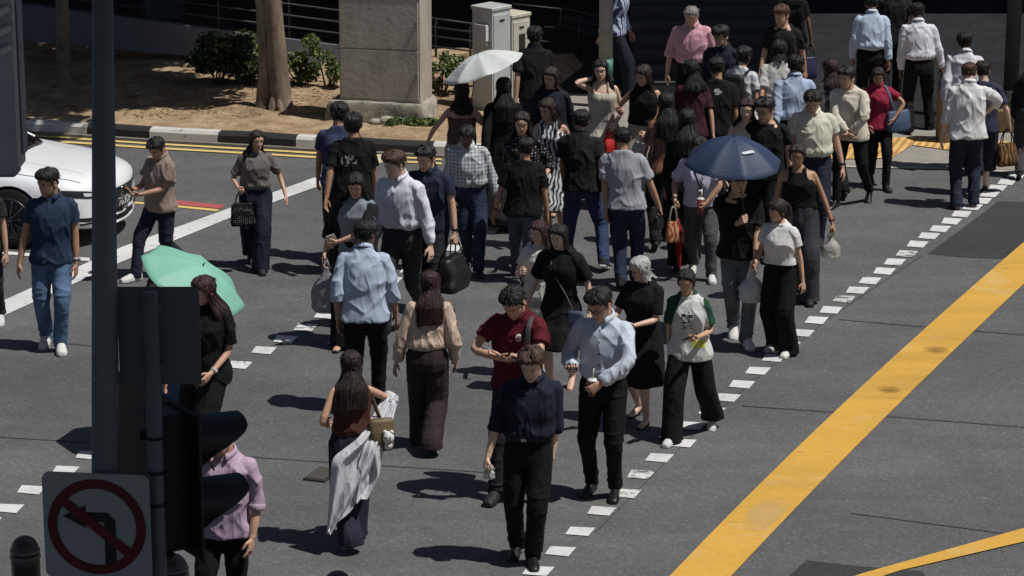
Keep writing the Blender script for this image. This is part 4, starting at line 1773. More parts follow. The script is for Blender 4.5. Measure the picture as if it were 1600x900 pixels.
# stop line, lane lines
sheet('stop_line', strip([(-60, 504), (0, 473), (190, 387), (370, 322), (500, 275), (598, 239)], [(-60, 528), (0, 497), (190, 410), (370, 337), (500, 291), (606, 251)]), M_WHITE, .008)
sheet('lane_line', strip([(-120, 383), (13, 394), (140, 404)], [(-120, 387), (13, 398.5), (140, 409)]), M_WHITE, .008)
sheet('red_lane_band', strip([(230, 309), (280, 314), (352, 321)], [(230, 316), (280, 321), (345, 327)]), M_RED, .008)
sheet('lane_edge_yellow', strip([(200, 315), (280, 322), (343, 328)], [(200, 318), (280, 325), (338, 331)]), M_YELLOW_PALE, .008)
kb = [(-300, 190), (40, 208), (233, 221), (410, 231), (500, 236.5), (690, 246), (860, 254)]   # foot of the kerb
off = lambda L, d: [(x, y + d) for x, y in L]
sheet('double_yellow_line', strip(off(kb[:-1], 3.0), off(kb[:-1], 5.6)) + strip(off(kb[:-1], 9.5), off(kb[:-1], 12.2)), M_YELLOW_PALE, .012)

dots = [(842, 893, 0), (877, 862, 0), (907, 831, 0), (941, 799, 0), (980, 772, 1), (1002, 742, 1), (1031, 716, 0), (1067, 693, 0), (1083, 666, 0), (1113, 643, 0), (1138, 622, 0), (1160, 601, 0), (1185, 580, 0), (1210, 560, 0), (1232, 540, 0),
        (1255, 521, 0), (1277, 501, 0), (1299, 485, 0), (1319, 468, 1), (1340, 454, 0), (1360, 439, 0), (1382, 424, 0), (1399, 410, 0), (1417, 397, 1), (1434, 382, 0), (1452, 369, 0), (1469, 358, 0), (1487, 346, 0), (1503, 335, 0), (1520, 324, 0),
        (1535, 314, 0), (1547, 304, 0), (1559, 294, 0), (1574, 285, 0), (1589, 274, 0), (1603, 264, 0),
        (15, 795, 0), (50, 766, 0), (103, 735, 0), (140, 712, 0), (180, 686, 0), (215, 664, 0), (265, 636, 0), (305, 612, 0), (345, 591, 0), (375, 571, 0), (413, 548, 0), (446, 531, 0), (478, 512, 1), (510, 493, 0), (545, 474, 0), (580, 455, 0),
        (612, 438, 0), (643, 423, 0), (672, 410, 0), (706, 388, 0), (738, 372, 0), (765, 360, 0), (790, 348, 0), (820, 333, 0), (846, 318, 0), (871, 305, 0), (900, 291, 0), (925, 278, 0), (800, 930, 0), (-20, 815, 0)]
dp = {0: [], 1: []}
for x, y, wn in dots:
    k = (y + 766) / 1565.0
    j = lambda: random.uniform(-.8, .8) * k
    dp[wn].append([(x + dx * k + j(), y + dy * k + j() * .5) for dx, dy in ((-15.5, -7), (23, -5), (11, 8), (-24, 5))])
sheet('crossing_dots', dp[0], M_WHITE, .008)
sheet('worn_crossing_dots', dp[1], M_WHITE_WORN, .008)

# ------------------------------------------------------------------ kerb
KW = {0: paint('kerb_white', (198, 196, 190), .40, (120, 116, 108)), 1: paint('kerb_black', (34, 34, 36), .36, (70, 68, 66)), 2: plain('kerb_concrete', (120, 112, 100), .9, .2, 12, .4)}
kx = [-290, -180, -70, 40, 136, 233, 340, 462, 540, 676, 780, 858]
kbx = np.array([q[0] for q in kb], float)
kby = np.array([q[1] for q in kb], float)
kp = lambda x: G(x, np.interp(x, kbx, kby))
kd = kp(858) - kp(-290)
kd /= np.linalg.norm(kd)
kn = np.array((-kd[1], kd[0], 0))
gk = Geo()
for i in range(len(kx) - 1):
    a, b = kp(kx[i]), kp(kx[i + 1])
    L = np.linalg.norm(b - a)
    nseg = max(2, int(L / .25))
    cols = []
    for t in np.linspace(0.004, 0.996, nseg):
        p = a + (b - a) * t
        jz = .006 * random.uniform(-1, 1)
        prof = [(-.0, 0), (.012, .13), (.045, .165), (.16, .172), (.19, .165), (.20, .0)]
        cols.append([p + kn * u + np.array((0, 0, max(0, v + (jz if v > .1 else 0)))) for u, v in prof])
    gk.loft(np.array(cols), True, m=(0 if i % 2 == 1 else 1))
    # unpainted foot
    foot = [[p + kn * u + np.array((0, 0, v)) for u, v in ((-.05, 0), (-.045, .035), (.0, .04), (.002, 0))] for p in (a, b)]
    gk.loft(np.array(foot), True, m=2)
structure(obj('kerb', gk, [KW[0], KW[1], KW[2]], flat_angle=35))

# planted bed of bare soil
tsoil = NT('soil')
f1 = tsoil.noise(3.2, 5, .7)
f2 = tsoil.noise(40, 4, .7)
csoil = tsoil.ramp(tsoil.math('ADD', tsoil.math('MULTIPLY', f1, .6), tsoil.math('MULTIPLY', f2, .4)),
                   [(.30, lin((80, 64, 48))), (.48, lin((150, 126, 98))), (.66, lin((196, 174, 140)))])
M_SOIL = tsoil.done(csoil, .95, tsoil.bump(f2, .8, .03))
x0, x1 = kp(-290) + kn * .19, kp(738) + kn * .19
nx, ny = 150, 50
gs = []
far = 6.2
for i in range(nx):
    t = i / (nx - 1)
    row = []
    for k in range(ny):
        q = x0 + (x1 - x0) * t + kn * (far * k / (ny - 1))
        row.append(q)
    gs.append(row)
gs = np.array(gs)
fl = gs.reshape(-1, 3)
fade = np.tile(np.clip(np.arange(ny) / 4, 0, 1), nx)
side = np.repeat(np.clip((nx - 1 - np.arange(nx)) / 3, 0, 1), ny)
fl[:, 2] = .150 * side + fade * side * (.035 * vnoise(fl * 2.2, 3) + .018 * vnoise(fl * 7, 5) + .03)
structure(obj('soil', Geo().loft(gs[::-1], closed=False), [M_SOIL]))
SOIL = BVHTree.FromPolygons([tuple(v) for v in fl], [tuple(f) for f in Geo().loft(gs[::-1], closed=False).F[0][0]]) if False else None


def paving(name, rgb, sx, sy, rough=.6, var=.2, mort=.02):
    t = NT(name)
    b = t.n('ShaderNodeTexBrick', Scale=1.0)
    b.offset = 0.0
    b.inputs['Brick Width'].default_value = sx
    b.inputs['Row Height'].default_value = sy
    b.inputs['Mortar Size'].default_value = mort * .3
    c = lin(rgb)
    b.inputs['Color1'].default_value = scale_c(c, 1 - var)
    b.inputs['Color2'].default_value = scale_c(c, 1 + var)
    b.inputs['Mortar'].default_value = scale_c(c, .5)
    mp = t.n('ShaderNodeMapping')
    mp.inputs['Rotation'].default_value = (0, 0, R(16.7))
    t.l(t.coord(), mp.inputs[0])
    t.l(mp.outputs[0], b.inputs['Vector'])
    f = t.noise(3, 5, .65)
    col = t.mix(.6, b.outputs[0], t.ramp(f, [(.3, (.5, .5, .5)), (.7, (1.4, 1.4, 1.4))]), 'MULTIPLY')
    return t.done(col, rough, t.bump(f, .2, .01))


M_GRANITE = paving('dark_granite', (35, 37, 41), .6, .6, .55, .15)
M_CONC = plain('pale_concrete', (138, 134, 126), .9, .14, 4, .3)
M_TACT = NT('tactile_paving')
_X, _Y, _Z = M_TACT.xyz()
# raised bars follow the paving direction
_mp = M_TACT.n('ShaderNodeMapping')
_mp.inputs['Rotation'].default_value = (0, 0, R(16.7))
M_TACT.l(M_TACT.coord(), _mp.inputs[0])
_tx, _ty, _tz = M_TACT.xyz(_mp.outputs[0])
_bars = M_TACT.math('PINGPONG', _tx, .05)
_bf = M_TACT.math('GREATER_THAN', _bars, .024)
_cc = M_TACT.mix(_bf, lin((178, 134, 74)), lin((212, 172, 106)))
_cc = M_TACT.mix(.5, _cc, M_TACT.ramp(M_TACT.noise(6, 4, .6), [(.3, (.6, .6, .6)), (.7, (1.3, 1.3, 1.3))]), 'MULTIPLY')
M_TACT = M_TACT.done(_cc, .8, M_TACT.bump(_bf, .6, .01))

# dropped-kerb pavement, dark granite plaza
sheet('dropped_kerb_pavement', strip([(700, 226), (858, 232), (960, 238), (1100, 249), (1300, 258), (1480, 262), (1720, 274)], [(720, 150), (850, 146), (960, 150), (1100, 160), (1300, 196), (1480, 206), (1720, 214)]), M_CONC, .016)
sheet('pavement_edge', strip([(860, 254), (960, 244), (1100, 252), (1300, 262), (1480, 266), (1720, 279)], [(858, 232), (960, 238), (1100, 249), (1300, 258), (1480, 262), (1720, 274)]), plain('kerb_edge_stone', (158, 152, 142), .9, .15, 8), .012)
pz = [G(700, 120), G(720, 150), G(850, 146), G(960, 150), G(1100, 160), G(1300, 196), G(1480, 206), G(1720, 214), G(2600, 260)]
far_pts = [np.array((60, 90, 0)), np.array((-60, 90, 0))]
sheet('granite_plaza', [[tuple(p) for p in pz] + [tuple(p) for p in far_pts] + [tuple(G(-900, 60)), tuple(G(-600, 100)), tuple(G(300, 110))]], M_GRANITE, .020, px=False)
sheet('tactile_paving', [[(1290, 252), (1290, 233), (1340, 226), (1395, 218), (1434, 217), (1424, 230.5), (1393, 250)], [(1426, 230), (1436, 217), (1488, 227), (1488, 238)], [(1550, 236), (1552, 222), (1700, 238), (1700, 252)]], M_TACT, .028)

# ------------------------------------------------------------------ plants
def leaf_cloud(centres, n, size, seed, squash=.8, elong=1.8):
    """many small folded leaves scattered through a set of blobs (c, r)"""
    r = np.random.default_rng(seed)
    cs = np.array([c for c, _ in centres], float)
    rs = np.array([q for _, q in centres], float)
    pick = r.choice(len(cs), n, p=rs ** 2 / (rs ** 2).sum())
    d = r.normal(size=(n, 3))
    d /= np.linalg.norm(d, axis=1)[:, None]
    rad = rs[pick] * r.uniform(.35, 1.05, n) ** .6
    P = cs[pick] + d * rad[:, None] * np.array((1, 1, squash))
    up = d * .6 + r.normal(size=(n, 3)) * .5 + np.array((0, 0, .7))
    up /= np.linalg.norm(up, axis=1)[:, None]
    t = r.normal(size=(n, 3))
    t -= up * (t * up).sum(1)[:, None]
    t /= np.linalg.norm(t, axis=1)[:, None]
    b = np.cross(up, t)
    s = size * r.uniform(.6, 1.35, n)[:, None]
    a0 = P - t * s * elong * .5
    a1 = P + t * s * elong * .5 - up * s * .25
    l = P + b * s * .42 + up * s * .14
    rr = P - b * s * .42 + up * s * .14
    V = np.stack((a0, l, a1, rr), 1).reshape(-1, 3)
    i = np.arange(n)[:, None] * 4
    F = np.concatenate((i + np.array([[0, 1, 2]]), i + np.array([[0, 2, 3]])))
    m = (r.random(n) < .35).astype(np.int32)
    return Geo().add(V, [F], np.concatenate((m, m)))


def leaf_mat(name, rgb):
    t = NT(name)
    c = lin(rgb)
    col = t.ramp(t.noise(5, 3, .6), [(.3, scale_c(c, .7)), (.7, scale_c(c, 1.35))])
    m = t.done(col, .5)
    tl = t.n('ShaderNodeBsdfTranslucent')
    t.l(col, tl.inputs[0])
    mx = t.n('ShaderNodeMixShader')
    mx.inputs[0].default_value = .3
    t.l(t.b.outputs[0], mx.inputs[1])
    t.l(tl.outputs[0], mx.inputs[2])
    t.l(mx.outputs[0], t.t.nodes['Material Output'].inputs[0])
    return m


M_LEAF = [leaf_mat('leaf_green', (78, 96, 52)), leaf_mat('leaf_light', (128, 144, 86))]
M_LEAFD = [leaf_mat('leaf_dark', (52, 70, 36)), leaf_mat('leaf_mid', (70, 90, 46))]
M_TWIG = plain('twig', (74, 58, 44), .9)


def bush(label, px, py, r, n, size, seed, h=1.0, mats=None, z=.16):
    p = G(px, py, .18)
    root = tag(empty('bush', (p[0], p[1], z)), label, 'shrub', 'low shrubs in the planted bed')
    rr = np.random.default_rng(seed)
    cs = [((rr.uniform(-1, 1) * r, rr.uniform(-.6, .6) * r, rr.uniform(.25, 1) * h), rr.uniform(.35, .6) * r) for _ in range(9)]
    obj('foliage', leaf_cloud(cs, n, size, seed), mats or M_LEAF, root, smooth=False)
    g = Geo()
    for c, q in cs[:6]:
        g.tube([(c[0] * .15, c[1] * .15, -.05), (c[0] * .5, c[1] * .5, c[2] * .5), c], [.014, .010, .004], 6)
    obj('stems', g, [M_TWIG], root)
    return root


bush('leafy shrub just left of the double tree trunk', 385, 131, .44, 1300, .055, 3, .72)
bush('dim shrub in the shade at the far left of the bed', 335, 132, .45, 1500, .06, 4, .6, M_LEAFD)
bush('low shrub between the tree trunk and the tall cabinet', 470, 134, .28, 700, .05, 5, .40)
bush('pale upright shrub against the left side of the tall cabinet', 514, 136, .24, 560, .05, 6, .74)
bush('dark shrub in deep shade beside the black bollard row of the ramp', 268, 122, .6, 1300, .06, 8, .6, M_LEAFD) if False else None
bush('small shrub right of the tall cabinet under the white umbrella', 688, 148, .26, 700, .05, 7, .62)
g = G(645, 196, .18)
root = tag(empty('weed_tuft', (g[0], g[1], .16)), 'tuft of green weeds at the foot of the mossy plinth', 'weeds', 'weeds')
obj('blades', leaf_cloud([((x * .1 - .25, 0, .05), .1) for x in range(6)], 700, .045, 12, .7, 2.6), M_LEAF, root, smooth=False)
rr = np.random.default_rng(5)
gl = Geo()
for _ in range(700):
    px, py = rr.uniform(190, 690), rr.uniform(140, 205)
    p = G(px, py)
    a = rr.uniform(0, 6.28)
    s = rr.uniform(.02, .05)
    V = np.array([(-s, 0, 0), (0, s * .4, .012), (s, 0, .004), (0, -s * .4, .010)]) @ rotz(a).T + np.array((p[0], p[1], .205))
    gl.add(V, [np.array([(0, 1, 2), (0, 2, 3)])])
o = obj('leaf_litter', gl, [plain('dry_leaf', (120, 92, 60), .9, .4, 30)], smooth=False)
tag(o, 'dry fallen leaves scattered over the bare soil bed', 'leaf litter', kind='stuff')

# tree
tb = NT('bark')
fb = tb.noise(7, 5, .65, stretch=(1, 1, .35))
M_BARK = tb.done(tb.ramp(fb, [(.3, lin((84, 74, 64))), (.55, lin((126, 112, 97))), (.72, lin((152, 138, 121)))]), .9, tb.bump(fb, .8, .03))
tp = G(432, 168, .18)
troot = tag(empty('street_tree', (tp[0], tp[1], .15)), 'street tree with twin grey-brown trunks rising from the bare soil', 'tree')
gt = Geo()


def limb(pts, rad, n=16, wob=.12, seed=1):
    P = densify(pts, 5)
    rr = np.interp(np.linspace(0, 1, len(P)), np.linspace(0, 1, len(rad)), rad)
    rings = tube_rings(P, rr, n)
    c = P[:, None, :]
    d = rings - c
    q = rings.reshape(-1, 3) * np.array((4, 4, 1.6))
    f = 1 + wob * vnoise(q, seed).reshape(rings.shape[:2])
    return c + d * f[..., None]


gt.loft(limb([(.08, 0, -.1), (.07, 0, .12), (.03, 0, .6), (-.02, 0, 1.4), (-.06, .0, 2.6), (-.02, .1, 4.2), (.2, .3, 5.6)], [.21, .148, .124, .116, .112, .10, .06], 20, .10, 2))
gt.loft(limb([(-.20, .04, -.1), (-.18, .03, .1), (-.155, .04, .6), (-.165, .05, 1.4), (-.28, .05, 2.6), (-.7, .1, 4.0), (-1.5, .2, 5.4)], [.14, .10, .082, .078, .078, .07, .05], 16, .12, 3))
for ax, ay in ((.27, -.06), (-.29, .0), (.10, -.22), (-.08, -.19)):
    gt.loft(limb([(ax, ay, -.06), (ax * .6, ay * .6, .05), (ax * .25, ay * .25, .3)], [.03, .06, .03], 8, .1, 5))
for ax, ay, az in ((-2.6, -.4, 6.3), (-1.0, 1.2, 6.8), (-.3, 1.4, 6.9), (.2, -1.3, 6.6), (-3.2, .8, 6.0), (-1.6, -1.0, 6.0)):
    gt.loft(limb([(-.1 if ax > 0 else -.9, .1, 4.4), (ax * .5, ay * .5, 5.4), (ax, ay, az)], [.07, .05, .02], 8, .1, 6))
obj('trunk', gt, [M_BARK], troot)
rr = np.random.default_rng(9)
cs = [((rr.uniform(-5.4, .1), rr.uniform(-2.2, 2.6), rr.uniform(5.4, 8.0)), rr.uniform(.6, 1.2)) for _ in range(46)]
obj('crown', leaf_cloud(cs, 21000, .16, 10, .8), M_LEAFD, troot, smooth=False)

tp2 = G(100, 128, .18)
t2 = tag(empty('street_tree', (tp2[0], tp2[1], .15)), 'dark slender street tree in deep shade at the far left of the bed', 'tree')
gt = Geo()
gt.loft(limb([(0, 0, -.1), (0, 0, .3), (.02, 0, 1.2), (.06, 0, 3), (.2, .1, 5.4)], [.14, .10, .09, .085, .05], 14, .1, 8))
for ax, ay, az in ((1.6, -.6, 6.2), (-1.4, .6, 6.4), (.4, 1.2, 6.6), (.6, -1.3, 6.0)):
    gt.loft(limb([(.12, .05, 4.2), (ax * .5, ay * .5, 5.3), (ax, ay, az)], [.05, .035, .015], 8, .1, 6))
obj('trunk', gt, [M_BARK], t2)
cs = [((rr.uniform(-1.5, 4.4), rr.uniform(-2.4, 2.4), rr.uniform(5.0, 7.4)), rr.uniform(.7, 1.2)) for _ in range(46)]
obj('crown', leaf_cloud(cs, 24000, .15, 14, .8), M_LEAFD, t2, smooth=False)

# ------------------------------------------------------------------ cabinets
tm = NT('painted_render')
fm = tm.noise(3, 5, .7, stretch=(1, 1, .5))
M_CAB = tm.done(tm.ramp(fm, [(.25, lin((140, 132, 120))), (.5, lin((170, 162, 150))), (.75, lin((182, 175, 164)))]), .7, tm.bump(tm.noise(12, 3, .6), .25, .02))
tm = NT('mossy_concrete')
fm = tm.noise(5, 5, .7)
fz = tm.noise(2.2, 3, .6)
M_MOSS = tm.done(tm.mix(tm.ramp(fz, [(.50, (0, 0, 0)), (.70, (.8, .8, .8))]), tm.ramp(fm, [(.3, lin((106, 100, 88))), (.7, lin((178, 172, 158)))]), lin((82, 88, 58))), .95, tm.bump(fm, .7, .03))
M_GREY_L = plain('light_grey_cabinet_paint', (176, 178, 176), .5, .1, 4, .1)
M_CREAM = plain('cream_cabinet_paint', (188, 184, 168), .55, .12, 4, .1)
M_GREY_D = plain('grey_cabinet_paint', (120, 121, 122), .5, .1, 4, .1)

a, b = G(531, 157, .44), G(657, 163, .44)
a[2] = b[2] = 0
cdir = b - a
cw = np.linalg.norm(cdir)
cang = math.atan2(cdir[1], cdir[0])
croot = tag(empty('electrical_cabinet', tuple((a + b) / 2), cang), 'tall beige electrical cabinet standing on a rough mossy plinth', 'cabinet')
ch = 1.40
cz = .44
g = Geo().box((0, .30, cz + ch / 2), (cw, .58, ch), bev=.012)
obj('cabinet_body', g, [M_CAB], croot, flat_angle=30)
g = Geo().box((0, .29, cz + ch + .045), (cw + .05, .605, .085), bev=.02)
obj('cabinet_lid', g, [plain('cabinet_lid_paint', (186, 182, 168), .7, .15, 5)], croot, flat_angle=30)
for sz, zc in (((cw - .05, .02, ch * .50 - .03), cz + ch * .745), ((cw - .05, .02, ch * .46), cz + ch * .262)):
    dp_ = obj('door_panel', Geo().box((0, .004, zc), sz, bev=.006), [M_CAB], croot, flat_angle=30)
    obj('latch', Geo().box((cw * .46, -.012, zc), (.03, .02, .09), bev=.004), [M_GREY_D], dp_, smooth=False)
a2, b2 = G(511, 185), G(674, 193)
pl = np.array([(-cw / 2 - .14, -.07), (cw / 2 + .04, -.07), (cw / 2 + .07, .02), (cw / 2 + .05, .64), (-cw / 2 - .11, .64), (-cw / 2 - .16, .04)])
rings = []
ring0 = []
for i in range(len(pl)):
    p, q = pl[i], pl[(i + 1) % len(pl)]
    for t in np.linspace(0, 1, 14, endpoint=False):
        ring0.append(p + (q - p) * t)
ring0 = np.array(ring0)
for z, sc in ((-.05, 1.07), (.05, 1.06), (.12, 1.05), (.2, 1.03), (.26, 1.02), (.31, .99), (.335, .95), (.34, .5)):
    c = ring0.mean(0)
    P = c + (ring0 - c) * sc
    q = np.column_stack((P * 6, np.full(len(P), z * 8)))
    P = P + (P - c) / (np.linalg.norm(P - c, axis=1)[:, None]) * (.022 * vnoise(q, 4))[:, None]
    rings.append(np.column_stack((P, np.full(len(P), z * .95 + .13) + (.02 * vnoise(q, 6) if z > .2 else 0))))
obj('plinth', Geo().loft(np.array(rings)), [M_MOSS], croot)
for i, (px, py, r) in enumerate(((592, 193, .11), (607, 194, .14), (622, 195, .10), (575, 191, .08), (634, 196, .07), (560, 192, .07))):
    p = G(px, py, .17)
    g = Geo().sphere((0, 0, 0), (r, r * .8, r * .6), 12, 8)
    V = g.verts()
    g.V = [V * (1 + .3 * vnoise(V * 9 + i * 5, i))[:, None]]
    o = obj('rubble_stone', g, [plain('rubble', (168, 160, 148), .95, .2, 14, .4)], loc=(p[0], p[1], .19))
    tag(o, 'pale broken stone lying at the foot of the mossy plinth', 'stone', 'rubble stones by the plinth')


def street_cabinet(label, corner, w, d, h, ang, mats, kind):
    """corner: nearest bottom corner; front runs to the left, bright side to the right"""
    root = tag(empty('street_cabinet', tuple(corner), ang), label, 'cabinet', 'street cabinets by the ramp')
    obj('cabinet_body', Geo().box((-w / 2, d / 2, h / 2), (w, d, h), bev=.008), [mats[0]], root, flat_angle=30)
    obj('cabinet_lid', Geo().box((-w / 2, d / 2, h + .018), (w + .03, d + .03, .05), bev=.010), [mats[0]], root, flat_angle=30)
    dr = obj('side_door', Geo().box((.004, d / 2, h / 2 - .01), (.014, d - .05, h - .10), bev=.004), [mats[0]], root, flat_angle=30)
    obj('latch', Geo().box((.016, d * .5, h - .14), (.014, .09, .022), bev=.004), [M_WATCH], dr, smooth=False)
    if kind == 'hood':
        mb_ = obj('meter_box', Geo().box((-w * .44, -.018, h - .34), (w * .52, .04, .26), bev=.006), [mats[0]], root, flat_angle=30)
        obj('hood_highlight', Geo().box((-w * .44, -.045, h - .195), (w * .58, .05, .014)).box((-w * .155, -.045, h - .30), (.014, .05, .20)), [plain('painted_highlight', (206, 208, 208), .5)], mb_, smooth=False)  # white strips paint the highlight along the hood edges
    else:
        obj('notice', Geo().box((.014, d * .52, h - .42), (.006, d * .34, .38), bev=.002), [plain('dark_notice', (46, 42, 34), .5)], root, smooth=False)
        obj('sticker', Geo().box((.014, d * .52, h - .78), (.005, d * .30, .16), bev=.002), [plain('yellow_sticker', (150, 132, 74), .6)], root, smooth=False)
    return root


CANG = R(-42)


def cab_px(top_corner_px, Y):
    p = PY(top_corner_px[0], top_corner_px[1], Y)
    return p


yc = G(768, 195)[1]
c1 = PY(769, 20, yc)
street_cabinet('grey street cabinet with a small meter box, behind the white umbrella', (c1[0], yc, 0.02), .36, .36, c1[2], CANG, (M_GREY_L, M_GREY_D), 'hood')
yc2 = yc + .35
c2 = PY(800, 31, yc2)
street_cabinet('cream street cabinet with a dark notice on its side, right of the grey one', (c2[0], yc2, 0.02), .32, .36, c2[2], CANG, (M_CREAM, M_GREY_D), 'notice')

# ------------------------------------------------------------------ dark building behind the plaza
M_DK = plain('dark_wall_render', (62, 63, 66), .9, .2, 1.5, .2)
M_DK2 = plain('dark_ramp_concrete', (100, 104, 110), .9, .2, 2, .2)
M_RAIL = plain('dark_railing_paint', (48, 49, 52), .6, .15, 5)
M_GLASSD = plain('dark_shopfront_glass', (16, 17, 19), .15)
Yw = 50.0
broot = tag(empty('office_building', (0, Yw, 0)), 'dark office building with columns and a deep overhanging floor, behind the plaza', 'building')
g = Geo().box((4, 1.0, 6), (84, .8, 12))
obj('wall', g, [M_DK], broot, smooth=False)
for i in range(-8, 12):
    x = i * 3.6
    f = obj('shopfront_window', Geo().box((x, .52, 1.7), (3.1, .10, 3.0)), [M_GLASSD], broot, smooth=False)
    obj('mullion', Geo().box((x, .44, 1.7), (.07, .08, 3.0)), [M_RAIL], f, smooth=False)
obj('overhanging_floor', Geo().box((-16.7, -8.5 + 4.0, 8.5), (43, 8.0, 2.4)), [plain('soffit', (70, 70, 72), .9)], broot, smooth=False)
obj('overhanging_floor', Geo().box((25.4, -2.0, 8.5), (41, 6.0, 2.4)), [plain('soffit', (70, 70, 72), .9)], broot, smooth=False)
obj('stair_shade_slab', Geo().box((6.1, -8.2, 8.5), (2.5, 6.6, 1.8)), [plain('soffit', (70, 70, 72), .9)], broot, smooth=False)  # unseen slab, added only to keep the stairs in shade
for x in (-14, -5.6, 13.8, 22):
    obj('column', Geo().box((x, -4.0, 3.6), (.62, .62, 7.3), bev=.04), [plain('column_stone', (66, 66, 68), .8, .15, 3)], broot, smooth=False)

# stairs
sroot = tag(empty('stairs', tuple(G(1122, 148))), 'wide dark stone stairs climbing behind the crowd', 'stairs')
sb = G(1140, 150)
g = Geo()
for i in range(9):
    g.box((0, .2 + .36 * i + 2, .075 + .15 * i - .02 * 0), (6.0, .36 + 4, .15 + .0001 * i))
gst = Geo()
for i in range(10):
    gst.box((0, .18 + .36 * i, (.15 * (i + 1)) / 2 + .02), (2.3, .355, .15 * (i + 1)), bev=.008)
obj('treads', gst, [plain('stair_stone', (52, 54, 57), .6, .2, 4)], sroot, smooth=False)
gst = Geo()
for i in range(10):
    gst.box((0, .02 + .36 * i, .15 * (i + 1) + .023), (2.3, .05, .006))
obj('nosings', gst, [plain('stair_nosing', (78, 80, 84), .6)], sroot, smooth=False)


# ramp wall and railings at the left
def ramp_rail(label, wall_px, Y, rails, posts, wall=True, group=None):
    root = tag(empty('ramp_railing', tuple(PY(wall_px[0][0], wall_px[0][1], Y))), label, 'railing', group)
    o = np.array(root.location)
    P0, P1 = PY(*wall_px[0], Y), PY(*wall_px[1], Y)
    Q0, Q1 = PY(*wall_px[3], Y), PY(*wall_px[2], Y)
    if wall:
        th = np.array((0, .16, 0))
        V = np.array([P0, P1, Q1, Q0]) - o
        g = Geo().add(np.vstack((V, V + th)), [np.array([(0, 1, 2, 3), (7, 6, 5, 4), (0, 4, 5, 1), (1, 5, 6, 2), (2, 6, 7, 3), (3, 7, 4, 0)])])
        obj('ramp_wall', g, [M_DK2], root, smooth=False)
    for a, b in rails:
        obj('rail', Geo().tube([PY(*a, Y + .05) - o, PY(*b, Y + .05) - o], .013, 8), [M_RAIL], root)
    for a, b in posts:
        obj('post', Geo().tube([PY(*a, Y + .08) - o, PY(*b, Y + .08) - o], .018, 8), [M_RAIL], root)
    return root


YR = G(430, 128)[1] + .6
ramp_rail('sloping concrete ramp wall with dark handrails behind the tree', [(20, 5), (560, 75), (560, 112), (20, 62)], YR,
          [((20, -14), (560, 56)), ((20, -32), (560, 38)), ((20, -50), (560, 20)), ((20, -70), (560, 2))], [((232, 70), (232, -40)), ((341, 78), (341, -30)), ((452, 90), (452, -20)), ((536, 100), (536, -10))])
YR2 = G(700, 128)[1] + .9
ramp_rail('dark ramp railing between the tall cabinet and the grey street cabinet', [(660, 92), (860, 118), (860, 140), (660, 128)], YR2,
          [((660, 26), (745, 38)), ((660, 40), (860, 66)), ((660, 54), (860, 80)), ((660, 70), (860, 96))], [((681, 115), (681, 30)), ((735, 118), (735, 36)), ((830, 124), (830, 50))])
ramp_rail('dark railing with a square end hoop behind the black-shirted man', [(790, 50), (1060, 90), (1060, 130), (790, 100)], YR2 + .5,
          [((800, 6), (876, 14)), ((850, 42), (876, 44)), ((880, 12), (1010, 44)), ((880, 26), (1010, 58)), ((960, -10), (1010, 6)), ((960, 20), (1010, 30)), ((880, 40), (1010, 76))], [((876, 44), (876, 14)), ((1010, 130), (1010, -10)), ((905, 90), (905, 18))], wall=False)

# slim posts on the plaza
def post(label, px, ypx, r, h, mat, name='signal_post', band=None, group=None):
    p = G(px, ypx)
    root = tag(empty(name, tuple(p)), label, 'post', group)
    obj('pole', Geo().tube([(0, 0, 0), (0, 0, h)], r, 20), [mat], root)
    obj('base_sleeve', Geo().tube([(0, 0, 0), (0, 0, .42)], r * 1.12, 20), [plain('post_base', (22, 22, 23), .7)], root)
    if band:
        obj('notice_band', Geo().tube([(0, 0, band[0]), (0, 0, band[1])], r * 1.03, 20), [plain('green_band', (70, 122, 108), .6)], root)
    return root


post('round grey lamp post with a green band behind the woman on the phone', 946, 168, .095, 7, plain('galvanised_post', (128, 130, 126), .6, .2, 4), 'lamp_post', (.45, .68))
post('thick grey column-like post on the plaza at the right edge', 1577, 188, .10, 7, plain('grey_post', (64, 65, 68), .7), 'lamp_post')
p = G(1486, 222)
root = tag(empty('litter_bin', tuple(p)), 'squat tan stone litter bin half hidden behind the big white shirt', 'bin')
obj('bin_body', Geo().box((0, 0, .36), (.36, .36, .70), bev=.03), [plain('tan_stone', (120, 102, 80), .9, .2, 6, .3)], root, flat_angle=30)
obj('bin_hood', Geo().tube([(0, 0, .70), (0, 0, .80), (0, 0, .88)], [.20, .19, .10], 18), [plain('bin_grey', (70, 70, 70), .6)], root)
p = G(1585, 212)
root = tag(empty('planter_box', tuple(p)), 'low ochre planter edging behind the navy-shirted walker at the right edge', 'planter')
obj('planter_wall', Geo().box((.2, .3, .17), (1.6, .4, .30), bev=.02), [plain('ochre_stone', (112, 92, 62), .9, .2, 6, .3)], root, flat_angle=30)
obj('ground_cover', leaf_cloud([((x * .2 - .5, .3, .34), .13) for x in range(7)], 500, .05, 3), M_LEAFD, root, smooth=False)

# a drain cover in the road
p = G(503, 743)
root = tag(empty('drain_grate', tuple(p), R(-20)), 'small iron drain grate set in the road beside the white cardigan', 'drain')
obj('frame', Geo().box((0, 0, .010), (.20, .34, .016), bev=.004), [plain('cast_iron', (44, 42, 40), .7)], root, smooth=False)
g = Geo()
for i in range(6):
    g.box((-.07 + .028 * i, 0, .021), (.012, .30, .008))
obj('bars', g, [plain('iron_bars', (86, 82, 76), .6)], root, smooth=False)
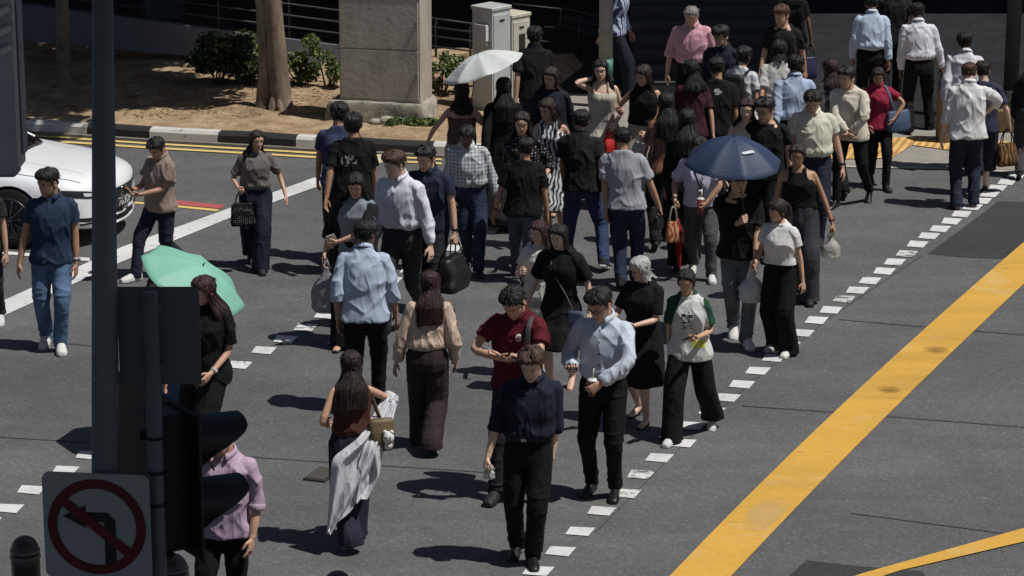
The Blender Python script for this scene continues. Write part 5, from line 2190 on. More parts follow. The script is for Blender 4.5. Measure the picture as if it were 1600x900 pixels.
# ------------------------------------------------------------------ signals, sign, bollards on the near side
WD = 15.8
YP = float(ray(160, 700)[1] * WD)
M_POLE = plain('dark_pole_paint', (98, 106, 114), .55, .12, 3)
M_BLACK = plain('signal_black', (17, 18, 20), .55, .1, 6)
M_SIGNBACK = plain('sign_back_grey', (84, 90, 92), .6, .1, 2)

p_top, p_bot = PY(158.5, -260, YP), PY(165.5, 742, YP)
pr = tag(empty('traffic_light_pole', (p_bot[0], YP, 0)), 'tall dark grey tapered pole carrying the no left turn sign', 'pole')
g = Geo().tube([(0, 0, 0), (0, 0, p_bot[2]), (p_top[0] - p_bot[0], 0, p_top[2])], [.083, .079, .048], 28)
obj('pole', g, [M_POLE], pr)
obj('collar', Geo().tube([(0, 0, 0), (0, 0, .25), (0, 0, .28)], [.13, .13, .09], 24), [M_POLE], pr)

# slim post with the blank board and the two-lamp head
q = PY(242.5, 700, YP - .02)
sr = tag(empty('signal_post', (q[0], YP - .02, 0)), 'slim grey post with metal straps beside the thick pole', 'post')
o0 = np.array(sr.location)
obj('post', Geo().tube([(0, 0, 0), (0, 0, PY(242, 455, YP)[2])], .043, 20), [M_POLE], sr)
for yy in (683, 737, 787):
    z = PY(242, yy, YP - .02)[2]
    obj('strap', Geo().tube([(0, 0, z - .010), (0, 0, z + .010)], .047, 20), [M_BLACK], sr)
c = PY(249, 524.5, YP + .06)
bw, bh = 128 / px_per_m(c), 153 / px_per_m(c) / math.cos(PITCH)
br = tag(empty('sign_board', tuple(c)), 'blank dark back of a rectangular sign board on the slim post', 'sign')
obj('board', Geo().box((0, 0, 0), (bw, .012, bh), bev=.004), [M_SIGNBACK], br, smooth=False)
for dz in (-bh * .3, bh * .3):
    obj('clamp', Geo().box((q[0] - c[0], -.035, dz), (.11, .03, .04), bev=.005), [M_POLE], br, smooth=False)

c = PY(262, 745, YP + .22)
hr = tag(empty('traffic_light', tuple(c), R(62)), 'black two-lamp signal head with long hoods pointing right', 'traffic light')
# local frame: lamps face +x ... turned away from the camera
hr.rotation_euler = (0, 0, R(34))
H = .80
obj('housing', Geo().box((-.02, 0, 0), (.22, .30, H), bev=.03), [M_BLACK], hr, flat_angle=30)
obj('backing_board', Geo().box((.06, .31, .0), (.02, 1.20, H + .06), bev=.008), [M_BLACK], hr, smooth=False)
for dz in (.185, -.185):
    n = 22
    a = np.linspace(R(-62), R(242), n)
    rings = []
    for rr in (.145, .137):
        for t in (0, 1):
            L = np.where(t == 0, 0, .10 + .27 * sstep((np.sin(a) + .75) / 1.5))
            rings.append(np.stack((.09 + L, (rr + .0) * np.cos(a), dz + rr * np.sin(a) - .18 * L * .4), -1))
    loop = np.array([rings[0], rings[1], rings[3], rings[2]])
    v = obj('hood', Geo().loft(np.transpose(loop, (1, 0, 2))), [M_BLACK], hr, flat_angle=40)
    obj('lens', Geo().sphere((.085, 0, dz), (.02, .125, .125), 18, 10), [plain('dark_lens', (30, 20, 18), .2)], hr)
for dz in (H * .36, -H * .36):
    obj('bracket', Geo().box((-.12, -.05, dz), (.16, .05, .05), bev=.01), [M_BLACK], hr, smooth=False)
obj('end_cap', Geo().box((-.06, -.02, -H / 2 - .03), (.10, .16, .05), bev=.02), [M_BLACK], hr, smooth=False)

# no left turn sign
c = PY(151.5, 823, YP - .16)
ppm = px_per_m(c)
S = 171 / ppm
nr = tag(empty('road_sign', tuple(c), R(-7)), 'square white no left turn sign with a red ring and black arrow', 'sign')
M_SWHITE = plain('sign_white', (150, 156, 160), .5, .06, 2)
M_SRED = plain('sign_red', (88, 17, 21), .5, .08, 3)
M_SBLACK = plain('sign_black', (20, 20, 22), .5)


def rounded(w, h, r, n=6):
    P = []
    for cx, cy, a0 in ((w / 2 - r, h / 2 - r, 0), (-w / 2 + r, h / 2 - r, 90), (-w / 2 + r, -h / 2 + r, 180), (w / 2 - r, -h / 2 + r, 270)):
        for t in np.linspace(0, 90, n):
            P.append((cx + r * math.cos(R(a0 + t)), cy + r * math.sin(R(a0 + t))))
    return np.array(P)


def slab(P, y0, y1):
    """plan polygon in x,z given a thickness from y0 (front) to y1"""
    P = np.asarray(P, float)
    n = len(P)
    V = np.vstack([np.column_stack((P[:, 0], np.full(n, y), P[:, 1])) for y in (y0, y1)])
    i = np.arange(n)
    j = np.roll(i, -1)
    return Geo().add(V, [np.stack((i, j, j + n, i + n), -1), i[None, ::-1] if False else i[None, :], (i + n)[None, ::-1]])


SH_ = S / math.cos(PITCH)
obj('plate', slab(rounded(S, S * 1.02, .045), 0, .012), [M_SWHITE], nr, smooth=False)
u = S / 171.0
th = np.linspace(0, 2 * math.pi, 61)
g = Geo()
ro, ri = 78.5 * u, 63 * u
ringv = []
for r_, y in ((ri, -.001), (ri, -.0045), (ro, -.0045), (ro, -.001)):
    ringv.append(np.stack((r_ * np.cos(th), np.full(61, y), r_ * np.sin(th)), -1))
g.loft(np.array(ringv), cap=False)
obj('red_ring', g, [M_SRED], nr, flat_angle=30)
pp = lambda x, y: ((x - 151) * u, (823 - y) * u)
arrow = [pp(163, 884), (pp(181, 884)), pp(181, 812), pp(169, 799), pp(134, 799), pp(134, 788), pp(97, 807), pp(134, 826), pp(134, 815), pp(163, 815)]
obj('arrow', slab(arrow, -.004, -.0012), [M_SBLACK], nr, smooth=False)
sl = [pp(94, 788), pp(105, 776), pp(210, 861), pp(199, 873)]
obj('red_slash', slab(sl, -.0065, -.0042), [M_SRED], nr, smooth=False)
for dz in (.18, -.18):
    obj('bracket', Geo().box((.045, .05, dz), (.12, .07, .04), bev=.006), [M_POLE], nr, smooth=False)

# overhead signal seen from behind at the top left
YO = YP - .4
c0, c1 = PY(19, -130, YO), PY(19, 286, YO)
orr = tag(empty('overhead_signal', tuple((c0 + c1) / 2)), 'grey metal rear of an overhead signal head at the top left', 'traffic light')
o0 = np.array(orr.location)
M_ALU = plain('grey_signal_metal', (146, 152, 166), .45, .12, 3, metal=.0)
hh = c0[2] - c1[2]
obj('housing', Geo().box((-.22, 0, .02), (.46, .12, hh - .04), bev=.02), [M_ALU], orr, flat_angle=30)
obj('rim', Geo().box((.017, .03, .04), (.018, .16, hh - .10), bev=.006), [plain('pale_rim_metal', (186, 190, 194), .4)], orr, flat_angle=30)
obj('rim', Geo().box((.036, .05, .06), (.010, .12, hh - .18), bev=.004), [M_ALU], orr, flat_angle=30)
for k in range(3):
    z = hh / 2 - .46 - k * .10
    obj('bracket', Geo().tube([(-.18, -.075, z), (-.06, -.10, z - .03), (.012, -.085, z + .01)], [.022, .030, .016], 10), [plain('pale_rim_metal', (186, 190, 194), .4)], orr)
obj('arm', Geo().tube([(-.2, .10, hh / 2 - .1), (-3.2, .10, hh / 2 + .1)], .06, 14), [M_ALU], orr)
obj('arm_post', Geo().tube([(-3.2, .10, hh / 2 + .3), (-3.2, .10, -o0[2])], .09, 16), [M_ALU], orr)

# bollards
M_BOL = plain('bollard_bronze', (62, 55, 50), .4, .2, 8, .15)
M_BOLR = plain('bollard_ring', (104, 98, 92), .35, .1, 6)


def bollard(label, px, py):
    p = G(px, py, 1.0)
    root = tag(empty('bollard', (p[0], p[1], 0)), label, 'bollard', 'dark domed bollards on the near pavement')
    r = .105
    obj('shaft', Geo().tube([(0, 0, 0), (0, 0, .80), (0, 0, .86)], [r * .96, r * .96, r * .96], 28), [M_BOL], root)
    obj('ring', Geo().tube([(0, 0, .835), (0, 0, .842), (0, 0, .862), (0, 0, .87)], [r * .98, r * 1.03, r * 1.03, r * .98], 28), [M_BOLR], root)
    obj('ring', Geo().tube([(0, 0, .885), (0, 0, .89), (0, 0, .900), (0, 0, .906)], [r * .97, r * 1.01, r * 1.01, r * .97], 28), [M_BOLR], root)
    t = np.linspace(0, math.pi / 2, 8)
    obj('dome', Geo().tube([(0, 0, .87 + .13 * math.sin(a)) for a in t], [max(.004, r * .98 * math.cos(a) ** .8) for a in t], 28), [M_BOL], root)


bollard('dark domed bollard left of the no left turn sign', 38, 838)
bollard('dark domed bollard just right of the no left turn sign', 270, 866)
bollard('dark bollard whose dome just shows at the bottom edge below the white cardigan', 527, 893)

# near pavement and an unseen slab added to shade the pole and sign
kerb_near = [G(-400, 962), G(0, 968), G(600, 976), G(1300, 990), G(2300, 1010)]
structure(obj('near_pavement', Geo().prism([tuple(p[:2]) for p in kerb_near] + [(14, -10), (-14, -10)], .002, .13), [M_CONC], smooth=False))
orx = tag(empty('added_shade_slab', (0, 8, 0)), 'unseen concrete slab added to shade the near pole and signs, above the picture', 'shade_slab')
obj('shade_deck', Geo().box((0, .4, 10.6), (30, 18.2, .5)), [M_CONC], orx, smooth=False)
for x in (-13.5, 13.5):
    obj('column', Geo().box((x, 2, 5.17), (.7, .7, 10.34), bev=.05), [M_CONC], orx, smooth=False)

# ------------------------------------------------------------------ white car
st = [(.965, .56, .40), (.95, .62, .54), (.90, .70, .68), (.80, .765, .77), (.60, .815, .85), (.30, .86, .895), (0, .895, .91), (-.3, .93, .915), (-.60, .965, .915), (-1.2, .97, .915), (-2.2, .97, .915), (-3.0, .98, .90), (-3.4, 1.0, .875), (-3.75, .985, .83), (-3.90, .86, .78), (-3.94, .7, .70)]
hy = [0, .45, .78, .93, .995, 1.0, .985, .93, .5]
fz = [1, .992, .955, .86, .66, .42, .22, .03, 0]
rings = []
for x, zt, w_ in st:
    P = [(x - (.10 * (f_ ** 2) if x > .5 else 0), f_ * w_, .19 + (zt - .19) * z_) for f_, z_ in zip(hy, fz)]
    L = [(a_, -b_, c_) for a_, b_, c_ in P[1:]][::-1]
    rings.append(L + P + [(x, 0, .19)])
M_CARW = plain('white_car_paint', (226, 229, 232), .3, .02, 2, coat=.6)
M_CARB = plain('black_car_trim', (14, 14, 15), .4)
M_CARG = plain('car_glass', (12, 14, 16), .06)
M_CHROME = plain('chrome', (190, 190, 192), .15, metal=1.0)
M_TYRE = plain('tyre_rubber', (22, 22, 22), .85)
M_RIM = plain('alloy_dark', (70, 72, 75), .35, metal=.6)
me = make_mesh('raw', Geo().loft(np.array(rings)), [M_CARW, M_CARB])
co = bpy.data.objects.new('raw', me)
TMP.collection.objects.link(co)
co.modifiers.new('s', 'SUBSURF').levels = 2
cut_me = make_mesh('cut', Geo().tube([(0, -1.2, .335), (0, -.62, .335)], .375, 40, m=1).tube([(-2.83, -1.2, .335), (-2.83, -.62, .335)], .375, 40, m=1).tube([(0, 1.2, .335), (0, .62, .335)], .375, 40, m=1).tube([(-2.83, 1.2, .335), (-2.83, .62, .335)], .375, 40, m=1), [M_CARW, M_CARB])
cu = bpy.data.objects.new('cut', cut_me)
TMP.collection.objects.link(cu)
b = co.modifiers.new('b', 'BOOLEAN')
b.object = cu
b.operation = 'DIFFERENCE'
b.solver = 'EXACT'
TMP.view_layers[0].update()
dg = TMP.view_layers[0].depsgraph
ev = co.evaluated_get(dg)
body_me = bpy.data.meshes.new_from_object(ev, depsgraph=dg)
bpy.data.objects.remove(co)
bpy.data.objects.remove(cu)
for p_ in body_me.polygons:
    p_.use_smooth = True
body_me.set_sharp_from_angle(angle=R(40))
if not len(body_me.materials):
    body_me.materials.append(M_CARW)
    body_me.materials.append(M_CARB)
CARH = R(-16.7)
wc = G(24, 386)
hd = np.array((math.cos(CARH), math.sin(CARH), 0))
lf = np.array((-math.sin(CARH), math.cos(CARH), 0))
corg = wc + lf * .81
car = tag(empty('car', tuple(corg), CARH), 'white saloon car waiting behind the stop line at the left', 'car')
cb = bpy.data.objects.new('body', body_me)
COL.objects.link(cb)
cb.parent = car
bv = BVHTree.FromPolygons([v.co for v in body_me.vertices], [tuple(p_.vertices) for p_ in body_me.polygons])


def decal(name, rows, mat, off=.006, axis='x', nu=14, parent=None):
    """skin laid on the body: rows of matching (u,v) edge points seen from the front or above"""
    A, B = np.array(rows[0], float), np.array(rows[1], float)
    ts = np.linspace(0, 1, nu)
    def samp(E):
        s_ = np.linspace(0, 1, len(E))
        return np.stack((np.interp(ts, s_, E[:, 0]), np.interp(ts, s_, E[:, 1])), -1)
    A, B = samp(A), samp(B)
    grid = []
    for k in np.linspace(0, 1, 7):
        row = []
        for u_, v_ in A * (1 - k) + B * k:
            if axis == 'x':
                h, n, _, _ = bv.ray_cast(Vector((3, u_, v_)), Vector((-1, 0, 0)))
            elif axis == 'y':
                h, n, _, _ = bv.ray_cast(Vector((u_, -3, v_)), Vector((0, 1, 0)))
            else:
                h, n, _, _ = bv.ray_cast(Vector((u_, v_, 3)), Vector((0, 0, -1)))
            if h is None:
                h, n = Vector((.90, u_, v_)), Vector((1, 0, 0))
            row.append(np.array(h + n * off))
        grid.append(row)
    g = Geo().loft(np.array(grid), closed=False)
    return obj(name, g, [mat], parent or car)


gr = decal('grille', [[(-.46, .585), (0, .595), (.46, .585)], [(-.30, .33), (0, .30), (.30, .33)]], M_CARB, .008)
for zz in (.55, .51, .47):
    decal('grille_bar', [[(-.40 + (.55 - zz) * .5, zz), (.40 - (.55 - zz) * .5, zz)], [(-.40 + (.55 - zz) * .5, zz - .008), (.40 - (.55 - zz) * .5, zz - .008)]], plain('grille_grey', (60, 62, 64), .4), .014, parent=gr)
decal('grille_wing', [[(-.47, .575), (-.31, .33), (0, .295), (.31, .33), (.47, .575)], [(-.445, .575), (-.29, .345), (0, .315), (.29, .345), (.445, .575)]], M_CHROME, .018, nu=24, parent=gr)
for s in (-1, 1):
    hl = decal('headlight', [[(s * .44, .60), (s * .62, .645), (s * .80, .675)], [(s * .45, .545), (s * .62, .565), (s * .80, .60)]], plain('lamp_glass', (40, 44, 48), .1), .007)
    decal('lamp_lens', [[(s * .55, .61), (s * .66, .63)], [(s * .55, .575), (s * .66, .592)]], plain('lamp_silver', (190, 194, 200), .15), .012, parent=hl)
    decal('fog_intake', [[(s * .48, .33), (s * .74, .36)], [(s * .48, .27), (s * .70, .27)]], M_CARB, .007)
    decal('chrome_strip', [[(s * .50, .30), (s * .72, .315)], [(s * .50, .285), (s * .71, .297)]], M_CHROME, .012)
decal('lower_intake', [[(-.44, .275), (.44, .275)], [(-.40, .225), (.40, .225)]], M_CARB, .008)
hx = bv.ray_cast(Vector((3, 0, .56)), Vector((-1, 0, 0)))[0].x
g = Geo()
a = np.linspace(0, 2 * math.pi, 28)
g.tube(np.stack((np.full(28, hx + .02), .080 * np.cos(a), .535 + .062 * np.sin(a)), -1), .0055, 6, ref=(1, 0, 0))
g.tube([(hx + .022, -.068, .558), (hx + .022, -.034, .542), (hx + .022, 0, .515), (hx + .022, .034, .542), (hx + .022, .068, .558)], [.004, .007, .006, .007, .004], 6, ref=(1, 0, 0))
obj('emblem', g, [M_CHROME], gr)
hx = bv.ray_cast(Vector((3, 0, .42)), Vector((-1, 0, 0)))[0].x
pz = .415
plate = obj('number_plate', Geo().box((hx + .022, .0, pz), (.012, .56, .135), bev=.003), [plain('plate_black', (12, 12, 13), .4)], car, smooth=False)
tc = bpy.data.curves.new('txt', 'FONT')
tc.body = '7630P'
tc.size = .135
tc.extrude = .0015
to = bpy.data.objects.new('txt', tc)
TMP.collection.objects.link(to)
TMP.view_layers[0].update()
dg = TMP.view_layers[0].depsgraph
tme = bpy.data.meshes.new_from_object(to.evaluated_get(dg), depsgraph=dg)
bpy.data.objects.remove(to)
tme.transform(Matrix(((0, 0, 1, hx + .0305), (1, 0, 0, -.10), (0, 1, 0, pz - .048), (0, 0, 0, 1))))
tme.materials.clear()
tme.materials.append(plain('plate_white', (206, 206, 204), .5))
tob = bpy.data.objects.new('plate_number', tme)
COL.objects.link(tob)
tob.parent = plate
# bonnet seam and cabin
for s in (-1, 1):
    decal('bonnet_seam', [[(-.5, s * .80), (.2, s * .765), (.72, s * .60)], [(-.5, s * .792), (.2, s * .757), (.72, s * .592)]], M_CARB, .003, axis='z', nu=20)
    decal('bonnet_crease_shade', [[(-.5, s * .50), (.66, s * .40)], [(-.5, s * .494), (.66, s * .394)]], plain('white_shade_line', (176, 179, 182), .3), .003, axis='z', nu=20)  # grey strips paint the shade along the bonnet creases
rings = []
n = 36
a = np.arange(n) * 2 * math.pi / n
for z, xf, xb, w_ in ((.90, -.16, -3.40, .84), (1.02, -.44, -3.28, .79), (1.18, -.82, -3.05, .72), (1.33, -1.22, -2.78, .63), (1.40, -1.50, -2.58, .55), (1.44, -1.8, -2.35, .38)):
    ca, sa = np.cos(a), np.sin(a)
    rings.append(np.stack(((xf + xb) / 2 + (xf - xb) / 2 * np.sign(ca) * np.abs(ca) ** .62, w_ * np.sign(sa) * np.abs(sa) ** .5, np.full(n, z)), -1))
gc = Geo().loft(np.array(rings))
V = gc.verts()
for i, (fa, mm) in enumerate(gc.F):
    c_ = V[fa].mean(1)
    gc.F[i] = (fa, (c_[:, 2] > 1.34).astype(np.int32))
obj('cabin', gc, [M_CARG, M_CARW], car)
for s in (-1, 1):
    P = [(-.46, s * .712, .905), (-.73, s * .665, 1.02), (-1.03, s * .61, 1.18), (-1.37, s * .535, 1.33)]
    obj('windscreen_pillar', Geo().tube(densify(P, 5), .026, 10), [M_CARW], car)
    obj('mirror', Geo().sphere((-.80, s * .98, 1.0), (.08, .12, .075), 14, 9), [M_CARW], car)
obj('wiper', Geo().tube([(-.30, -.30, 1.0), (-.50, .25, 1.07)], .010, 8), [M_CARB], car)
for x in (0, -2.83):
    for s in (-1, 1):
        tr = obj('wheel', Geo().tube([(x, s * .70, .335), (x, s * .72, .335), (x, s * .89, .335), (x, s * .905, .335)], [.30, .335, .335, .30], 40), [M_TYRE], car, flat_angle=40)
        g = Geo().tube([(x, s * .885, .335), (x, s * .908, .335), (x, s * .913, .335)], [.245, .245, .225], 36)
        obj('rim', g, [M_CARB], tr, flat_angle=40)
        g = Geo()
        for k in range(10):
            an = k * 2 * math.pi / 10
            g.tube([(x + .05 * math.cos(an), s * .922, .335 + .05 * math.sin(an)), (x + .225 * math.cos(an + .12), s * .914, .335 + .225 * math.sin(an + .12))], [.016, .013], 6)
        g.tube([(x, s * .90, .335), (x, s * .928, .335)], .045, 16)
        aa = np.linspace(0, 2 * math.pi, 40)
        g.tube(np.stack((x + .235 * np.cos(aa), np.full(40, s * .915), .335 + .235 * np.sin(aa)), -1), .010, 6, ref=(0, 1, 0))
        obj('spokes', g, [M_RIM], tr)
# ------------------------------------------------------------------ the people on the crossing
def shirt(c, sleeve='long', tuck=False, kind='collared', c2=(60, 60, 66), btn=None, **k):
    return dict(kind='shirt', sleeve=sleeve, tuck=tuck, collar=True, mat=fabric(c, kind, c2=c2, button=btn), mat2=fabric(c, 'plain'), **k)


def polo(c, tuck=False, **k):
    return dict(kind='polo', sleeve='short', tuck=tuck, collar=True, mat=fabric(c, 'collared'), mat2=fabric(c, 'plain'), slack=k.pop('slack', .022), **k)


def tee(c, kind='plain', c2=(200, 200, 200), sleeve='short', **k):
    return dict(kind='tee', sleeve=sleeve, mat=fabric(c, kind, c2=c2), slack=k.pop('slack', .024), **k)


def blouse(c, sleeve='long', kind='plain', c2=(200, 200, 200), rough=.8, **k):
    return dict(kind='blouse', sleeve=sleeve, mat=fabric(c, kind, rough, c2=c2), **k)


def dress(c, sleeve='short', hem=.55, kind='plain', c2=(200, 200, 200), **k):
    return dict(kind='dress', sleeve=sleeve, hem=hem, mat=fabric(c, kind, c2=c2), **k)


def pants(kind, c, cloth='plain', **k):
    return dict(kind=kind, mat=fabric(c, cloth), **k)


BLK = (17, 17, 18)
BLK2 = (16, 16, 17)
NAVY = (28, 32, 46)
DS = ('dress', (22, 20, 20))
WS = ('sneaker', (200, 200, 196))
BS = ('sneaker', (21, 21, 22), M_SOLE_DK)
FL = ('flat', (26, 24, 24))
P = Person

P('front', 'man in a dark navy shirt with rolled sleeves and black trousers, nearest the viewer', 541, [(806, 868), (833, 885)], yaw=-4, skin='e', hair=('swept', 'brown'), top=shirt((30, 34, 50), 'roll', True, btn=(60, 62, 74), slack=.026), bottom=pants('straight', BLK), shoes=DS,
  Rh=(.285, .10, .80), Lh=(.20, .0, .80), hyaw=-14, hpitch=24, belt=True, Rpose='grip')
P('glasses', 'man in a pale blue shirt and spectacles carrying a phone and an iced drink', 448, [(921, 771), (960, 779)], yaw=-14, skin='b', hair=('swept', 'black'), top=shirt((186, 196, 210), 'long', True, btn=(70, 74, 86), slack=.026), bottom=pants('slim', BLK2), shoes=DS,
  Rh=(.20, .22, 1.10), Lh=(.06, .30, 1.02), Lpole=(1, .2, -.1), Rpose='hold', Lpose='hold', Rpalm=(.1, -.3, 1), Lpalm=(-.5, -.9, 0), hyaw=-22, hpitch=22, glasses=True, belt=True, watch=('L', 'black'))
P('greyhair', 'older woman with short grey hair in a black knee-length dress, looking at a phone', 398, [(994, 650), (1006, 668)], yaw=-34, sex='f', skin='e', hair=('bob', 'lightgrey'), fat=1.16, top=dress((21, 21, 22), 'elbow', .44, slack=.03), shoes=('flat', (28, 24, 24)),
  Rh=(.12, .36, 1.10), Lh=(.13, .32, 1.08), Lpose='hold', Rpose='hold', Lpalm=(-.2, -.4, 1), hyaw=-30, hpitch=16, glasses=True)
P('raglan', 'woman in a white T-shirt with green sleeves and wide black trousers, holding a phone', 418, [(1046, 695), (1113, 667)], yaw=-16, sex='f', skin='b', hair=('pony', 'black'), top=tee((196, 199, 196), 'raglan', (28, 66, 46), sleeve='elbow', slack=.032, hem=.80), bottom=pants('wide', BLK), shoes=WS,
  Lh=(.10, .26, 1.08), Rh=(.22, .05, .84), Lpose='hold', Lpalm=(-.3, -.4, 1), hpitch=14, hyaw=-4)
P('redpolo', 'man in a dark red polo shirt bent over his phone, backpack strap on one shoulder', 440, foot=(805, 768), yaw=-16, skin='b', hair=('short', 'black'), top=polo((84, 22, 32), slack=.03), bottom=pants('straight', (34, 34, 40)), shoes=BS,
  Rh=(.05, .30, 1.16), Lh=(.02, .32, 1.17), Rpose='hold', Lpose='hold', Rpalm=(-.4, -.5, 1), Lpalm=(-.4, -.5, 1), Rpole=(1, .3, -.6), Lpole=(1, .3, -.6), hpitch=38, hyaw=-6, lean=8, watch=('L', 'black'))
P('blackdress', 'woman in a loose black dress with a small blue bag on a chain strap', 347, [(862, 622), (888, 604)], yaw=-22, sex='f', skin='e', hair=('mid', 'black'), top=dress((17, 17, 18), 'elbow', .50, slack=.034, sw=.022, sflare=.02), shoes=('flat', (140, 88, 84)),
  Rh=(.31, .08, .88), Lh=(.31, -.0, .86), hyaw=-12, hpitch=12, watch=('L', 'silver'))
P('whitetop', 'woman in a white top half hidden behind the black dress, hand raised to her chin', 342, foot=(842, 588), yaw=-20, sex='f', skin='e', hair=('mid', 'red'), top=tee((200, 198, 192)), bottom=pants('straight', (178, 178, 174)), shoes=WS,
  Rh=(.12, .26, 1.18), hyaw=-24, hpitch=8, Rpose='hold')
P('cardigan', 'woman walking away in navy trousers with a white cardigan hanging from her elbow', 551, [(563, 862), (541, 838)][::-1], yaw=190, sex='f', skin='b', hair=('long', 'dark'), top=dict(kind='tank', neck='halter', sleeve='none', tuck=True, mat=fabric((72, 44, 36)), slack=.014), bottom=pants('wide', (36, 38, 52), waist=1.05), shoes=('sneaker', (36, 30, 34)),
  Lh=(.20, .14, 1.04), Rh=(.24, .06, 1.02), Rpole=(.9, .6, -.3), hpitch=10, hyaw=-10)
P('pinkphone', 'man in a lilac shirt holding a phone to his face behind the signal hoods', 655, foot=(348, 1004), yaw=-10, skin='b', hair=('short', 'black'), top=shirt((176, 154, 174), 'roll', False, slack=.032, hem=.84, btn=(120, 100, 122)), bottom=pants('slim', BLK), shoes=DS,
  Rh=(.10, .16, 1.50), Lh=(.26, .06, .86), Rpose='hold', hpitch=14, hyaw=-20, fat=1.05)
P('bluesh', 'man with his back turned in an untucked light blue shirt and spectacles', 349, foot=(574, 640), yaw=176, skin='c', hair=('short', 'black'), top=shirt((166, 178, 198), 'three', False, slack=.040, hem=.84, amp=.010), bottom=pants('straight', BLK), shoes=DS,
  Rh=(.25, .10, .86), Lh=(.24, -.05, .86), hyaw=-26, hpitch=10, glasses=True, fat=1.06)
P('satin', 'woman with long auburn hair, a champagne satin blouse and dark brown trousers, walking away', 426, [(658, 690), (674, 712)][::-1], yaw=176, sex='f', skin='b', hair=('long', 'red'), top=blouse((190, 168, 152), 'long', 'plain', rough=.38, tuck=True, slack=.03, amp=.009, sw=.012), bottom=pants('wide', (50, 40, 42), waist=1.05), shoes=FL,
  Rh=(.27, .06, .86), Lh=(.27, .0, .84), socks=(196, 194, 188))
P('tall', 'tall brown-haired man in a crisp white shirt and charcoal trousers, head turned aside', 235, foot=(630, 515), yaw=-24, skin='e', hair=('swept', 'brown'), top=shirt((206, 208, 218), 'long', True, slack=.03, btn=(150, 150, 160)), bottom=pants('straight', (50, 50, 53)), shoes=DS,
  Lh=(.30, .04, .86), Rh=(.24, .05, .86), hyaw=-34, hpitch=16, belt=True, watch=('L', 'black'), lead='R')
P('duffel', 'man in a navy shirt carrying a large black holdall', 225, foot=(676, 486), yaw=-16, skin='b', hair=('short', 'black'), top=polo((34, 42, 58), slack=.03), bottom=pants('straight', (34, 36, 42)), shoes=DS,
  Lh=(.27, .10, .82), Lpose='grip', hyaw=-16, hpitch=14, watch=('L', 'black'))
P('plaid', 'man in a checked white and grey shirt tucked into dark jeans', 193, [(733, 414), (749, 431)], yaw=4, skin='d', hair=('short', 'black'), top=shirt((190, 194, 196), 'long', True, 'plaid', (70, 82, 96), slack=.03), bottom=pants('straight', (38, 48, 66), 'denim'), shoes=DS,
  Lh=(.27, .04, .82), Rh=(.25, .05, .86), hpitch=26, hyaw=-6, belt=True, fat=1.05, watch=('L', 'black'))
P('card', 'woman in a grey top and slipping black cardigan, holding a white card', 265, foot=(552, 535), yaw=-8, sex='f', skin='b', hair=('long', 'black'), top=tee((122, 130, 138), slack=.016, sleeve='elbow', mat2=None), bottom=pants('wide', BLK), shoes=FL,
  Lh=(-.06, .26, 1.06), Rh=(.24, .10, .90), Lpose='hold', hpitch=24, Lpole=(1, .4, -.3))
P('blacktee', 'man in a black T-shirt with a faint pale print across the back, walking away', 180, foot=(549, 428), yaw=180, skin='c', hair=('mop', 'black'), top=tee((17, 17, 19), 'backprint', (150, 150, 152), slack=.034, sleeve='elbow'), bottom=pants('straight', (60, 50, 44)), shoes=BS, fat=1.08, hpitch=6)
P('blueback', 'person in a dark blue shirt almost hidden behind the black printed T-shirt', 164, foot=(532, 405), yaw=182, skin='c', hair=('mop', 'black'), top=tee((54, 62, 88), slack=.03), bottom=pants('straight', (56, 52, 50)), shoes=BS)
P('polkabag', 'woman in a taupe blouse and wide navy trousers with a black polka dot bag', 202, [(397, 408), (404, 428)], yaw=8, sex='f', skin='b', hair=('long', 'dark'), top=blouse((104, 98, 94), 'elbow', tuck=True, slack=.03), bottom=pants('wide', (28, 32, 46), waist=1.06), shoes=BS,
  Rh=(.20, .20, 1.04), Lh=(.36, .10, .92), Rpose='grip', hyaw=10, hpitch=6)
P('taupe', 'man in a taupe polo shirt looking down at his phone near the stop line', 213, [(206, 440), (290, 424)], yaw=-42, skin='c', hair=('short', 'black'), top=polo((140, 124, 114), slack=.034), bottom=pants('straight', (34, 38, 52), 'denim'), shoes=WS,
  Rh=(.06, .30, 1.10), Lh=(.10, .30, 1.08), Rpose='hold', Lpose='hold', hpitch=32, Rpalm=(-.3, -.5, 1), Lpalm=(-.3, -.5, 1))
P('navyjeans', 'man in a navy polo shirt and faded blue jeans in front of the white car', 264, [(72, 540), (96, 551)], yaw=4, skin='c', hair=('swept', 'black'), top=polo((40, 54, 76), slack=.028), bottom=pants('straight', (84, 106, 136), 'denim'), shoes=WS,
  Rh=(.27, .06, .84), Lh=(.24, .04, .84), hyaw=-40, hpitch=8, watch=('L', 'silver'))
P('edgeleft', 'person in a dark green T-shirt cut off by the left edge of the picture', 262, foot=(-20, 515), yaw=0, skin='b', hair=('short', 'black'), top=tee((38, 42, 36), slack=.03), bottom=pants('straight', (50, 50, 54)), shoes=WS, Lh=(.24, .06, .84))
P('blackblouse', 'woman with long brown hair in a black button blouse beside the blank sign board', 429, foot=(316, 740), yaw=-20, sex='f', skin='b', hair=('long', 'red'), top=shirt((18, 18, 20), 'elbow', False, slack=.03, btn=(200, 200, 200), hem=.80), bottom=pants('wide', (17, 17, 18)), shoes=FL,
  Lh=(.19, .16, .94), hyaw=-36, hpitch=16, watch=('L', 'silver'), fat=1.06)
P('mint', 'woman under the mint green umbrella, hidden by the blank sign board except her legs', None, foot=(258, 698), yaw=-4, sex='f', skin='b', hair=('long', 'dark'), top=tee((70, 80, 96)), bottom=pants('culotte', (70, 84, 106), 'denim'), shoes=WS,
  Rh=(.18, .10, .84), Lh=(.10, .22, 1.22), Lpose='grip', height=1.58)
